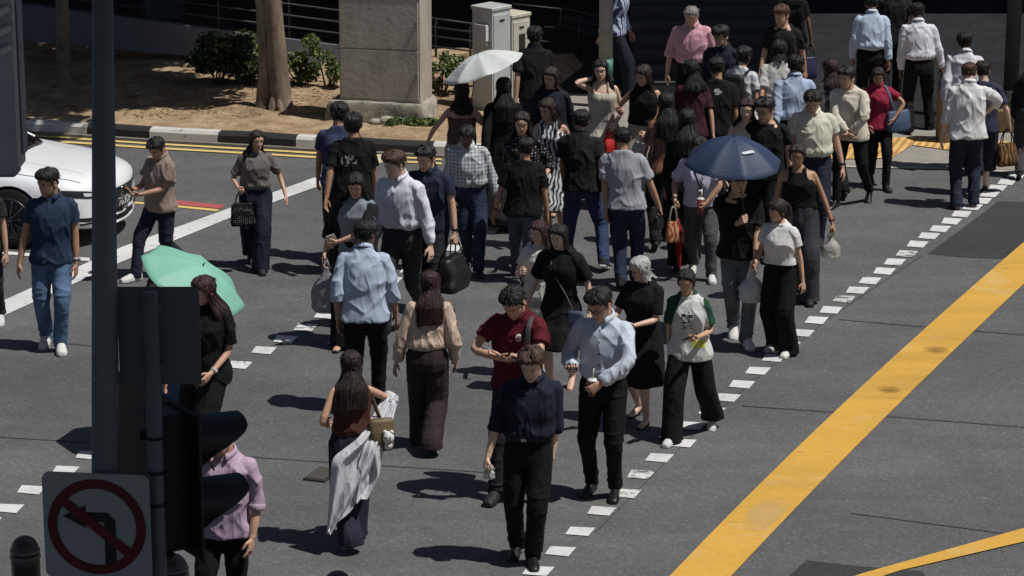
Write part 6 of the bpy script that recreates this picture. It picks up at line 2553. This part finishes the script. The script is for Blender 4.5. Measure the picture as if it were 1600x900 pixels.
P('parasol', 'bare-shouldered woman in a brown tube top and beige trousers under the white umbrella', 128, foot=(722, 352), yaw=178, sex='f', skin='b', hair=('mid', 'dark'), top=dict(kind='tube', sleeve='none', tuck=True, slack=.012, mat=fabric((92, 68, 60))), bottom=pants('wide', (164, 150, 130), waist=1.06), shoes=FL,
  Lh=(.40, .12, .98), Rh=(.14, .24, 1.22), Rpose='grip', Rpole=(.6, .6, -1))
P('longblack', 'woman with long black hair and long black dress, back turned beside the white umbrella', 121, foot=(787, 352), yaw=182, sex='f', skin='b', hair=('long', 'black'), top=dress((18, 19, 21), 'long', .16, slack=.03, sflare=.05), shoes=FL)
P('curbblack', 'man in a black short-sleeved shirt walking away past the cream street cabinet', 43, foot=(835, 258), yaw=182, skin='c', hair=('short', 'black'), top=shirt((20, 21, 23), 'elbow', False, slack=.034, hem=.84), bottom=pants('straight', (38, 42, 60), 'denim'), shoes=BS, hpitch=4)
P('badge', 'woman in a dark navy outfit with a small white badge on her chest', 101, foot=(862, 328), yaw=-14, sex='f', skin='b', hair=('mid', 'dark'), top=blouse((32, 35, 44), 'long', slack=.026), bottom=pants('straight', (30, 32, 40)), shoes=FL, hpitch=16, hyaw=-10)
P('swirl', 'woman in a sleeveless black and white swirl dress with a dark lanyard', 150, [(862, 390), (876, 384)], yaw=-16, sex='f', skin='b', hair=('mid', 'dark'), top=dress((196, 198, 200), 'none', .46, 'swirl', (44, 46, 54), slack=.02, neck='tank'), shoes=FL, hpitch=22, hyaw=-24)
P('dotsleeve', 'woman in a black polka dot blouse with long dark hair, bag on her arm', 171, foot=(826, 418), yaw=-10, sex='f', skin='b', hair=('long', 'dark'), top=blouse((18, 18, 20), 'three', 'dots', (150, 150, 152), slack=.03), bottom=pants('straight', (18, 18, 20)), shoes=FL, Lh=(.20, .24, 1.04), hpitch=14)
P('blackjeans', 'broad man in a plain black T-shirt and grey jeans amid the crowd, back turned', 218, [(806, 425), (822, 456)][::-1], yaw=176, skin='c', hair=('short', 'black'), top=tee((19, 19, 20), slack=.034, sleeve='elbow'), bottom=pants('straight', (70, 78, 88), 'denim'), shoes=BS, fat=1.12, Lh=(.32, .02, .80), Rh=(.30, .04, .82), watch=('L', 'black'))
P('greenback', 'man in a dark green-black shirt and blue jeans with black and white trainers, striding away', 175, [(944, 424), (884, 408)], yaw=170, skin='c', hair=('short', 'black'), top=shirt((26, 29, 28), 'short', False, slack=.038, hem=.86), bottom=pants('straight', (48, 62, 92), 'denim'), shoes=('sneaker', (34, 34, 36)), fat=1.1)
P('greyback', 'man in a light grey T-shirt and dark jeans walking away, black pouch in his hand', 200, [(996, 440), (970, 452)], yaw=172, skin='c', hair=('crop', 'black'), top=tee((150, 152, 160), slack=.034, sleeve='elbow', hem=.86), bottom=pants('straight', (34, 42, 60), 'denim'), shoes=BS, fat=1.12, Rh=(.31, .04, .84), Rpose='grip')
P('camiwhite', 'smiling woman in a white strappy dress talking on a phone held to her ear', 90, foot=(942, 320), yaw=-4, sex='f', skin='e', hair=('long', 'black'), top=dress((190, 184, 172), 'none', .40, slack=.012, neck='cami', sflare=.0), shoes=FL,
  Rh=(.15, .06, 1.47), Lh=(.14, .18, .98), Rpose='hold', Rpole=(1, .5, -1.3), Lpose='grip', hpitch=4, hyaw=-8, watch=('R', 'silver'))
P('shades', 'woman in a black sleeveless top with sunglasses pushed up on her hair', 98, foot=(1001, 327), yaw=-16, sex='f', skin='b', hair=('mid', 'dark'), top=dict(kind='tank', neck='halter', sleeve='none', mat=fabric((17, 17, 18)), slack=.02, tuck=True), bottom=pants('wide', (156, 148, 134), waist=1.06), shoes=FL,
  Rh=(.22, .20, 1.16), Lh=(.12, .26, .96), Rpose='hold', Lpose='grip', hpitch=18, hyaw=-14)
P('bronze', 'woman with long black hair in a shiny brown blouse, walking away', 146, foot=(1033, 384), yaw=182, sex='f', skin='b', hair=('long', 'black'), top=blouse((84, 54, 42), 'elbow', 'streak', (150, 106, 80), .4, slack=.03), bottom=pants('straight', (28, 28, 32)), shoes=FL)
P('allblack', 'woman with long black hair dressed in black behind the navy umbrella', 171, foot=(1070, 416), yaw=178, sex='f', skin='b', hair=('long', 'black'), top=blouse((17, 17, 18), 'long', slack=.03), bottom=pants('wide', (17, 17, 18)), shoes=FL)
P('pinkman', 'grey-haired man in a pink shirt looking down, on the steps at the back', 7, foot=(1078, 218), yaw=-4, skin='b', hair=('crop', 'grey'), top=shirt((198, 154, 164), 'roll', True, 'pinstripe', (196, 120, 136), slack=.034), bottom=pants('straight', (17, 17, 18)), shoes=DS,
  Rh=(.29, .06, .86), Lh=(.26, .04, .9), hpitch=30, hyaw=-16, fat=1.06)
P('navyvest', 'spectacled man in a navy waistcoat over a white collar, behind the crowd', 40, foot=(1127, 254), yaw=-24, skin='b', hair=('mop', 'black'), top=shirt((34, 38, 50), 'long', False, slack=.024), bottom=pants('straight', BLK), shoes=DS, hyaw=-26, hpitch=8, glasses=True)
P('backpack', 'woman in a white shirt with a black backpack, half turned away', 72, foot=(1154, 294), yaw=150, sex='f', skin='b', hair=('bun', 'black'), top=tee((190, 192, 194), slack=.03), bottom=pants('straight', BLK), shoes=BS)
P('logoback', 'man in a black T-shirt with a small white mark at the back of the neck', 93, foot=(1117, 320), yaw=180, skin='c', hair=('short', 'black'), top=tee((17, 17, 18), 'backmark', (200, 200, 200), slack=.036, sleeve='elbow'), bottom=pants('straight', BLK), shoes=BS, fat=1.08)
P('maroon', 'dark-haired woman in a maroon top, half hidden in front of the pink shirt', 94, foot=(1080, 322), yaw=186, sex='f', skin='b', hair=('mid', 'black'), top=blouse((58, 28, 34), 'elbow', slack=.03), bottom=pants('straight', BLK), shoes=FL)
P('ginger', 'man with light brown hair in a black shirt at the foot of the steps', 8, foot=(1220, 218), yaw=-22, skin='b', hair=('fringe', 'ginger'), top=tee((30, 30, 31), slack=.03, sleeve='elbow'), bottom=pants('straight', BLK), shoes=BS, hyaw=-20, hpitch=10)
P('bobwhite', 'woman with bobbed black hair in a loose white T-shirt, back turned', 63, foot=(1212, 285), yaw=182, sex='f', skin='b', hair=('bob', 'black'), top=tee((190, 188, 182), slack=.04, sleeve='elbow'), bottom=pants('straight', BLK), shoes=BS, fat=1.1)
P('blueyoke', 'man in a light blue office shirt standing behind the cream polo shirt, back turned', 88, foot=(1237, 316), yaw=180, skin='c', hair=('short', 'black'), top=shirt((160, 174, 198), 'long', True, slack=.034), bottom=pants('straight', BLK), shoes=DS)
P('wavy', 'woman with wavy brown hair in a pale camisole behind the navy umbrella', 150, foot=(1162, 394), yaw=-4, sex='f', skin='e', hair=('long', 'red'), top=dict(kind='cami', sleeve='none', slack=.012, mat=fabric((190, 186, 172))), bottom=pants('straight', BLK), shoes=FL, hyaw=-10, hpitch=10)
P('blackspecs', 'man in a black crew-neck T-shirt and spectacles beside the cream polo shirt', 153, foot=(1194, 398), yaw=-16, skin='b', hair=('swept', 'black'), top=tee((19, 19, 20), slack=.03), bottom=pants('straight', BLK), shoes=BS, glasses=True, hyaw=-24, hpitch=12, fat=1.06)
P('brolly', 'person in a black T-shirt and grey jeans holding the open navy umbrella', 262, [(1146, 524), (1168, 543)], yaw=2, skin='b', hair=('fringe', 'dark'), top=tee((17, 17, 18), slack=.036, sleeve='elbow', hem=.84), bottom=pants('straight', (96, 100, 102), 'denim'), shoes=WS,
  Rh=(.06, .20, 1.22), Lh=(.10, .24, .88), Rpose='grip', Lpose='grip', hpitch=12, fat=1.08)
P('lanyard', 'man in a pale lavender T-shirt with a lanyard pass and a red folded umbrella', 213, [(1083, 424), (1112, 441)], yaw=-6, skin='c', hair=('short', 'black'), top=tee((182, 182, 200), slack=.036, sleeve='elbow', hem=.88), bottom=pants('straight', (76, 76, 78)), shoes=WS,
  Rh=(.33, .16, .96), Lh=(.05, .30, .98), Rpose='grip', Lpose='grip', Lpole=(1, .4, -.4), lanyard=True, fat=1.08, watch=('R', 'black'))
P('tankblack', 'woman in a black tank top and dark washed wide jeans, plastic bag in her hand', 221, [(1243, 464), (1264, 476)], yaw=-6, sex='f', skin='c', hair=('pony', 'dark'), top=dict(kind='tank', sleeve='none', tuck=True, slack=.012, mat=fabric((16, 16, 17))), bottom=pants('wide', (52, 54, 58), 'denim', waist=1.04), shoes=BS,
  Lh=(.30, .06, .82), Rh=(.26, .04, .86), Lpose='grip', fat=1.1, hpitch=10, watch=('L', 'red'))
P('croptee', 'woman with a fringe in a white cropped T-shirt and wide black trousers', 309, [(1208, 547), (1229, 557)], yaw=-32, sex='f', skin='b', hair=('pony_bangs', 'dark'), top=tee((206, 206, 204), slack=.04, hem=1.00, flare=.03), bottom=pants('wide', (16, 16, 17), waist=1.05), shoes=WS,
  Lh=(.24, -.02, .82), Rh=(.20, .22, 1.02), hyaw=-24, hpitch=10)
P('creampolo', 'man in a cream polo shirt and navy trousers, looking down', 139, [(1262, 376), (1280, 386)], yaw=0, skin='b', hair=('short', 'black'), top=polo((200, 198, 180), True, slack=.036), bottom=pants('straight', (34, 40, 54)), shoes=BS, Lh=(.29, .02, .82), Rh=(.27, .04, .84), fat=1.12, hpitch=26, belt=True, watch=('L', 'black'))
P('beige', 'man in a beige collarless shirt with hands joined at his waist, black trousers and boots', 105, [(1303, 325), (1358, 314)], yaw=-24, skin='b', hair=('swept', 'black'), top=dict(kind='blouse', sleeve='long', mat=fabric((196, 188, 174), 'collared'), slack=.036, hem=.82), bottom=pants('slim', BLK), shoes=DS,
  Rh=(.02, .24, .95), Lh=(.04, .24, .95), Lpole=(1, .5, -.3), Rpole=(1, .5, -.3), hyaw=-22, hpitch=8, Rpose='hold', Lpose='hold')
P('magenta', 'woman in a magenta shirt with a blue denim shoulder bag and black trousers', 108, [(1360, 286), (1386, 299)], yaw=6, sex='f', skin='c', hair=('bun', 'dark'), top=polo((142, 38, 62), slack=.03), bottom=pants('slim', BLK), shoes=BS, Lh=(.14, .22, 1.02), Rh=(.20, .06, .9), hpitch=16, Lpole=(1, .6, -.6))
P('brownhair', 'woman with brown hair and a pale collar behind the beige shirt, turned away', 93, foot=(1296, 306), yaw=196, sex='f', skin='e', hair=('mid', 'red'), top=blouse((60, 58, 60), 'long', slack=.03), bottom=pants('straight', BLK), shoes=FL)
P('blueoffice', 'man in a pale blue long-sleeved shirt on the plaza, back turned, head just cropped', -6, foot=(1357, 188), yaw=180, skin='c', hair=('short', 'black'), top=shirt((178, 192, 212), 'long', True, slack=.04), bottom=pants('straight', (17, 17, 18)), shoes=DS)
P('whiteoffice', 'man in a white shirt tucked into black trousers standing on the plaza, back turned', 7, [(1452, 203), (1420, 211)], yaw=182, skin='d', hair=('short', 'black'), top=shirt((206, 206, 214), 'long', True, slack=.036), bottom=pants('straight', (17, 17, 18)), shoes=DS, Rh=(.27, .04, .84), Lh=(.27, .02, .84))
P('whitefar', 'man in a white shirt partly hidden behind the broad white shirt at the right', 53, foot=(1503, 266), yaw=168, skin='b', hair=('short', 'black'), top=shirt((200, 200, 206), 'long', True, slack=.03), bottom=pants('straight', BLK), shoes=DS, hyaw=20)
P('bigwhite', 'broad man with cropped brown hair in an untucked white shirt, dark jeans and brown boots', 99, [(1521, 322), (1492, 325)], yaw=177, skin='e', hair=('crop', 'ginger'), top=shirt((208, 208, 208), 'three', False, slack=.044, hem=.84, amp=.011), bottom=pants('straight', (36, 42, 54), 'denim'), shoes=('dress', (70, 48, 36)), Rh=(.20, .20, 1.06), Lh=(.28, .02, .84), fat=1.1, Rpole=(1, .5, -.2))
P('navyshorts', 'person in a navy T-shirt and navy shorts carrying a tan bag', 98, foot=(1532, 304), yaw=176, skin='e', hair=('short', 'dark'), top=tee((46, 50, 68), slack=.03, sleeve='elbow'), bottom=pants('culotte', (34, 38, 54)), shoes=('flat', (60, 50, 44)), Rh=(.33, .10, .90), Rpose='grip')
P('edgeright', 'person in dark clothes cut off by the right edge of the picture', 92, foot=(1602, 276), yaw=170, skin='b', hair=('mid', 'black'), sex='f', top=blouse((30, 30, 34), 'long'), bottom=pants('straight', (58, 56, 60)), shoes=FL)
P('striped', 'person in a blue and white striped shirt and navy trousers behind the lamp post', -50, foot=(960, 150), yaw=78, skin='c', hair=('mid', 'black'), sex='f', top=shirt((170, 178, 196), 'long', False, 'stripe', (52, 62, 96), slack=.034), bottom=pants('wide', (28, 32, 44)), shoes=FL)
P('topedge', 'person in dark clothes at the top edge, one bare arm bent behind the office shirts', -34, foot=(1392, 164), yaw=176, skin='c', hair=('short', 'black'), top=tee((28, 28, 30), slack=.03), bottom=pants('straight', BLK), shoes=DS, Rh=(.20, .16, 1.05))
P('purplebag', 'person in black at the top edge with a purple bag hanging from one hand', -36, foot=(1234, 162), yaw=178, skin='d', hair=('mid', 'black'), sex='f', top=tee((17, 17, 18), slack=.03), bottom=pants('wide', BLK), shoes=FL, Rh=(.27, .02, .82), Rpose='grip')

for q in PEOPLE.values():
    if not .93 < q.h_raw / 1.66 < 1.08:
        print('height?', q.pid, round(q.h_raw, 2))
import time as _t
_t0 = _t.time()
run_jobs()
print('remesh', round(_t.time() - _t0, 1))
_t0 = _t.time()
for q in PEOPLE.values():
    q.build()
print('people', round(_t.time() - _t0, 1))
Q = PEOPLE

# ------------------------------------------------------------------ what they carry
phone(Q['glasses'], 'R', 'dark phone in the right hand of the man in the pale blue shirt')
cup(Q['glasses'], 'L', 'clear cup of brown iced drink held by the man in the pale blue shirt', (84, 52, 36), .13)
phone(Q['greyhair'], 'L', 'phone in the hand of the grey-haired woman in black')
phone(Q['raglan'], 'L', 'black phone held by the woman with green sleeves')
phone(Q['redpolo'], 'R', 'phone gripped in both hands by the man in the dark red polo')
phone(Q['taupe'], 'R', 'phone in the hands of the man in the taupe polo')
phone(Q['pinkphone'], 'R', 'phone held to the face of the man in the lilac shirt')
phone(Q['camiwhite'], 'R', 'phone at the ear of the woman in the white strappy dress')
phone(Q['blackblouse'], 'L', 'small dark device in the hand of the woman in the black button blouse')
cup(Q['lanyard'], 'L', 'clear cup of red drink held by the man with the lanyard', (120, 40, 44), .16, True, (196, 190, 190))
plastic_bag(Q['front'], 'R', 'crumpled clear plastic wrapper in the hand of the nearest man', (.09, .07, .10), (190, 194, 196), 5, .0, .2, see=.3)
plastic_bag(Q['brolly'], 'L', 'white plastic carrier bag held by the person with the navy umbrella', (.25, .15, .30), (206, 208, 208), 8, .06, .35, 'plastic carrier bags', see=.12)
plastic_bag(Q['tankblack'], 'L', 'thin clear plastic bag hanging from the hand of the woman in the black tank top', (.19, .13, .25), (190, 188, 180), 9, .06, .3, 'plastic carrier bags', see=.35)
# card held by the woman in grey
A, pos = hand_frame(Q['card'], 'L')
cr_ = tag(empty('paper_card', pos), 'folded white card in the hand of the woman in the grey top', 'card')
obj('card_sheet', Geo().box((0, .004, .03), (.13, .006, .085), A, bev=.002), [plain('white_card', (210, 210, 206), .6)], cr_, smooth=False)
# cardigan of the woman in grey: dark over-layer on both arms
q = Q['card']
plastic_bag(q, 'R', 'long grey translucent shopping bag hanging from the arm of the woman in the grey top', (.30, .16, .46), (128, 128, 134), 12, .06, .5, see=.15)

# bags
hp = Q['duffel'].grip('L')
handbag(hp, 'large slouchy black holdall carried by the man in the navy shirt', (.50, .26, .34), (18, 18, 20), .17, 65, name='holdall', soft=.05, taper=.72, seed=9)
hp = Q['polkabag'].grip('R')
handbag(hp, 'black handbag with tiny white dots hanging from the arm of the woman in taupe', (.27, .12, .24), (18, 18, 20), .14, 12, fabric((17, 17, 18), 'pin', c2=(150, 150, 150)))
hp = Q['navyshorts'].grip('R')
handbag(hp, 'tan and brown handbag with dark handles held beside the navy shorts', (.28, .16, .27), (128, 94, 52), .17, 20, fabric((120, 90, 52), 'swirl', c2=(58, 42, 30)), hcol=(40, 26, 26), soft=.05)
hp = Q['camiwhite'].grip('L')
handbag(hp, 'bright red bag held in front of the white strappy dress', (.24, .12, .34), (190, 40, 36), .06, 30, hcol=(150, 30, 30), soft=.06, taper=.7)
hp = Q['shades'].grip('L')
handbag(hp, 'pale silver-grey bag held by the woman with sunglasses on her hair', (.28, .12, .36), (170, 170, 168), .10, -40, hcol=(190, 190, 188), soft=.05)
hp = Q['greyback'].grip('R')
handbag(hp, 'small black pouch in the hand of the man in the light grey T-shirt', (.16, .09, .15), (17, 17, 18), .03, 60, name='pouch')
hp = Q['purplebag'].grip('R')
handbag(hp, 'purple bag hanging from the hand of the person at the top edge', (.22, .12, .30), (50, 45, 78), .14, 10)
# red folded umbrella and patterned pouch of the man with the lanyard
hp = Q['lanyard'].grip('R')
fu = tag(empty('folded_umbrella', tuple(hp)), 'red folded umbrella hanging from the hand of the man with the lanyard', 'umbrella')
g = Geo()
tt = np.linspace(0, 1, 14)
g.loft(limb([(0, 0, -.14), (.01, 0, -.30), (.02, 0, -.5), (.03, 0, -.72)], [.012, .046, .034, .010], 16, .25, 3))
obj('folded_canopy', g, [fabric((128, 28, 34), 'plain')], fu)
obj('shaft', Geo().tube([(0, 0, .02), (0, 0, -.16), (.035, 0, -.80)], .008, 8), [M_WATCH], fu)
obj('handle', Geo().tube([(0, 0, .05), (0, 0, 0), (0, 0, -.06)], [.012, .016, .014], 12), [M_WATCH], fu)
bg = handbag(hp + np.array((-.05, -.06, .0)), 'orange patterned pouch bag hanging beside the red folded umbrella', (.15, .09, .22), (150, 78, 52), .16, 15, fabric((150, 74, 50), 'swirl', c2=(190, 150, 110)), hcol=(170, 166, 150))
# shoulder bags
q = Q['cardigan']
# (wearer's own frame: x to her left, y backwards)
shoulder_strap('olive shoulder bag with a white plush charm on the woman with the white cardigan', q, [(-.10, .09, 1.34), (-.11, .05, 1.425), (-.115, -.02, 1.425), (-.17, .0, 1.30), (-.23, .07, 1.12)], (-.24, .10, 1.00), (.20, .12, .25), (98, 86, 58), 196, width=.016, strap=(74, 58, 40))
bg = [o for o in bpy.data.objects if o.name.startswith('shoulder_bag') and o.parent is None][-1]
wq = q.world((-.29, .17, .99)) - np.array(bg.location)
g = Geo().sphere(wq, (.045, .045, .05), 16, 10).sphere(wq + np.array((.026, 0, .045)), .017, 10, 7).sphere(wq + np.array((-.026, 0, .045)), .017, 10, 7).sphere(wq + np.array((0, .0, -.065)), (.032, .032, .038), 12, 8)
g.sphere(wq + np.array((.016, -.042, .01)), .007, 8, 6, 1).sphere(wq + np.array((-.016, -.042, .01)), .007, 8, 6, 1)
obj('plush_charm', g, [plain('white_plush', (206, 206, 204), .95, .08, 30, .4), M_IRIS], bg)
shoulder_strap('small blue bag on a thin chain worn across the black dress', Q['blackdress'], [(-.06, -.11, 1.36), (-.03, -.145, 1.25), (.10, -.16, 1.05), (.18, -.12, .86)], (.20, -.12, .74), (.16, .08, .24), (60, 72, 92), -22, strap=(120, 112, 100), width=.005)
shoulder_strap('blue denim shoulder bag of the woman in magenta', Q['magenta'], [(.09, .06, 1.43), (.10, -.05, 1.43), (.15, -.13, 1.25), (.20, -.12, 1.05)], (.22, -.06, .94), (.34, .14, .26), (66, 82, 108), 30, strap=(70, 76, 90), width=.018)
q = Q['redpolo']
shoulder_strap('dark green-grey backpack worn by the man in the red polo', q, [(.115, -.135, 1.12), (.12, -.165, 1.26), (.115, -.12, 1.395), (.11, -.02, 1.445), (.11, .08, 1.42)], (.02, .20, 1.22), (.30, .18, .42), (44, 48, 46), -16, name='backpack', strap=(52, 56, 54), width=.024)
q = Q['backpack']
shoulder_strap('black backpack worn over the white shirt behind the printed black T-shirt', q, [(-.10, -.12, 1.20), (-.11, -.12, 1.36), (-.10, -.0, 1.44), (-.10, .10, 1.40)], (0, .20, 1.20), (.28, .16, .40), (18, 18, 20), 150, name='backpack', width=.024)

# cardigan over the elbow
q = Q['cardigan']
S_, e_, w_ = q.arm['R']
root = tag(empty('cardigan', tuple(q.world(e_))), 'thin white cardigan draped over the elbow of a woman, trailing to her knee', 'garment')
o0 = np.array(root.location)
def draped_sheet(Le, Re, waves, amp, seed, nu=60, nv=44, nrm=(0, 1, 0)):
    """thin cloth between two edges, with hanging folds and a real thickness"""
    Le, Re = densify(np.array(Le, float), 6), densify(np.array(Re, float), 6)
    ts = np.linspace(0, 1, nv)
    ss = np.linspace(0, 1, len(Le))
    pick = lambda E: np.stack([np.interp(ts, ss, E[:, i]) for i in range(3)], -1)
    Lp, Rp = pick(Le), pick(Re)
    uu = np.linspace(0, 1, nu)
    rows = Lp[:, None] * (1 - uu)[None, :, None] + Rp[:, None] * uu[None, :, None]
    ph = vnoise(np.stack((np.tile(uu * 3, (nv, 1)).ravel(), np.repeat(ts * 2.5, nu), np.zeros(nv * nu)), -1), seed).reshape(nv, nu)
    wv = np.sin(uu[None] * waves * 2 * math.pi + ph * 2.2) + .5 * ph
    rows = rows + (wv * amp)[..., None] * np.array(nrm)
    ragged = .02 * np.sin(uu * 9 + seed)
    rows[..., 2] += (ts[:, None] ** 3) * ragged[None]
    back = rows - np.array(nrm) * .006
    ring = np.concatenate((rows, back[:, ::-1]), axis=1)
    return Geo().loft(ring)


g = draped_sheet([e_ + (.06, .06, .05), (-.05, .19, 1.0), (.19, .21, .84), (.22, .23, .52), (.25, .24, .20)], [e_ + (-.05, .05, .0), (-.21, .17, .90), (-.11, .22, .68), (.02, .24, .40), (.21, .25, .22)], 1.7, .030, 5)
g.merge(draped_sheet([e_ + (.04, .03, .06), (-.08, .22, .92), (-.02, .23, .74), (.02, .23, .46)], [e_ + (-.06, .03, .04), (-.25, .14, .86), (-.20, .18, .66), (-.10, .22, .50)], 1.3, .026, 9))
gw = Geo().merge(g, 0, lambda V: np.array(q.world(V)) - o0)
# sleeve around the upper forearm
ar = densify([e_ + (S_ - e_) * .25, e_, e_ + (w_ - e_) * .35], 5)
gw.merge(Geo().tube(ar, .062, 16), 0, lambda V: np.array(q.world(V)) - o0)
obj('draped_cloth', gw, [fabric((196, 196, 202), 'plain')], root)

# badge, red crest, sunglasses on hair, duffel etc. (parts of the clothing)
def patch(pid, name, at, size, col, rough=.6, off=.001):
    q = Q[pid]
    src = [o for o in q.obj.children if o.name.split('.')[0] in ('blouse', 'polo_shirt', 'shirt', 't_shirt', 'dress')][0]
    bvt = BVHTree.FromPolygons([v.co for v in src.data.vertices], [tuple(f.vertices) for f in src.data.polygons])
    h, n, _, _ = bvt.ray_cast(Vector((at[0], -1.5, at[1] + q.dz)), Vector((0, 1, 0)))
    if h is None:
        return
    g = Geo()
    M = np.column_stack((np.cross((0, 0, 1), n), np.cross(n, np.cross((0, 0, 1), n)), n))
    g.tube([np.array(h) + np.array(n) * off, np.array(h) + np.array(n) * (off + .004)], [(size[0], size[1])] * 2, 18)
    obj(name, g, [plain('patch_%d_%d' % col[:2], col, rough)], src)


patch('badge', 'badge', (.06, 1.27), (.022, .022), (210, 210, 208))
patch('redpolo', 'crest', (.075, 1.285), (.026, .030), (176, 166, 164))
patch('redpolo', 'crest_centre', (.075, 1.285), (.014, .018), (96, 66, 68), off=.007)
patch('redpolo', 'crest', (.085, 1.275), (.020, .024), (92, 60, 64)) if False else None
q = Q['shades']
hf = q.head_fn()
g = Geo()
for s_ in (-1, 1):
    g.sphere((s_ * .034, -.082, .192), (.030, .014, .022), 12, 8)
g.tube([(-.075, -.02, .16), (-.062, -.07, .185), (0, -.098, .196), (.062, -.07, .185), (.075, -.02, .16)], .004, 8)
obj('sunglasses', Geo().merge(g, 0, hf), [plain('sunglass_lens', (18, 18, 20), .08)], q.obj)
# black cardigan of the woman with the card: open outer layer on the arms and back
q = Q['card']
g = Geo()
for k in 'RL':
    PT = q.arm_path(k)
    m_ = len(PT)
    i0 = 5 if k == 'L' else 2
    rr_ = np.interp(np.linspace(0, 1, m_), np.linspace(0, 1, 8), ARMR['f']) + .034
    g.tube(PT[i0:int(m_ * .86)], rr_[i0:int(m_ * .86)], 16)
for s_ in (-1, 1):
    P_ = q.T(np.array([(s_ * .15, .03, 1.30), (s_ * .15, .02, 1.1), (s_ * .165, .02, .9), (s_ * .175, .02, .74)]) + np.array((0, 0, q.dz)))
    g.tube(densify(P_, 4), (.045, .12), 18)
obj('cardigan', g, [fabric((27, 28, 30), 'plain')], q.obj)

# ------------------------------------------------------------------ umbrellas
def up_to(p, k):
    return p.grip(k)


q = Q['brolly']
gp = q.grip('R')
top = PY(1147, 214, q.root[1] - .02)
umbrella('open navy blue umbrella in the middle of the crowd', top, (.03, -.12, 1), 154 / 2 / px_per_m(top) * 1.02, .26, (42, 58, 86), gp, logo='dash', rot=11)
q = Q['parasol']
gp = q.grip('R')
top = PY(747, 84, q.root[1] + .03)
umbrella('open white umbrella with a faded round mark, tilted over the bare-shouldered woman', top, (-.34, -.02, .94), .475, .17, (214, 218, 216), gp, logo='ring', rot=4, translucent=.2)
q = Q['mint']
gp = q.grip('L')
top = PY(317, 415, q.root[1] - .10)
umbrella('open mint green umbrella tilted towards the viewer behind the blank sign board', top, (.50, -.16, .85), .50, .17, (136, 196, 174), gp, rot=8, translucent=.2)

for o in list(TMP.collection.objects):
    bpy.data.objects.remove(o)
bpy.data.scenes.remove(TMP)
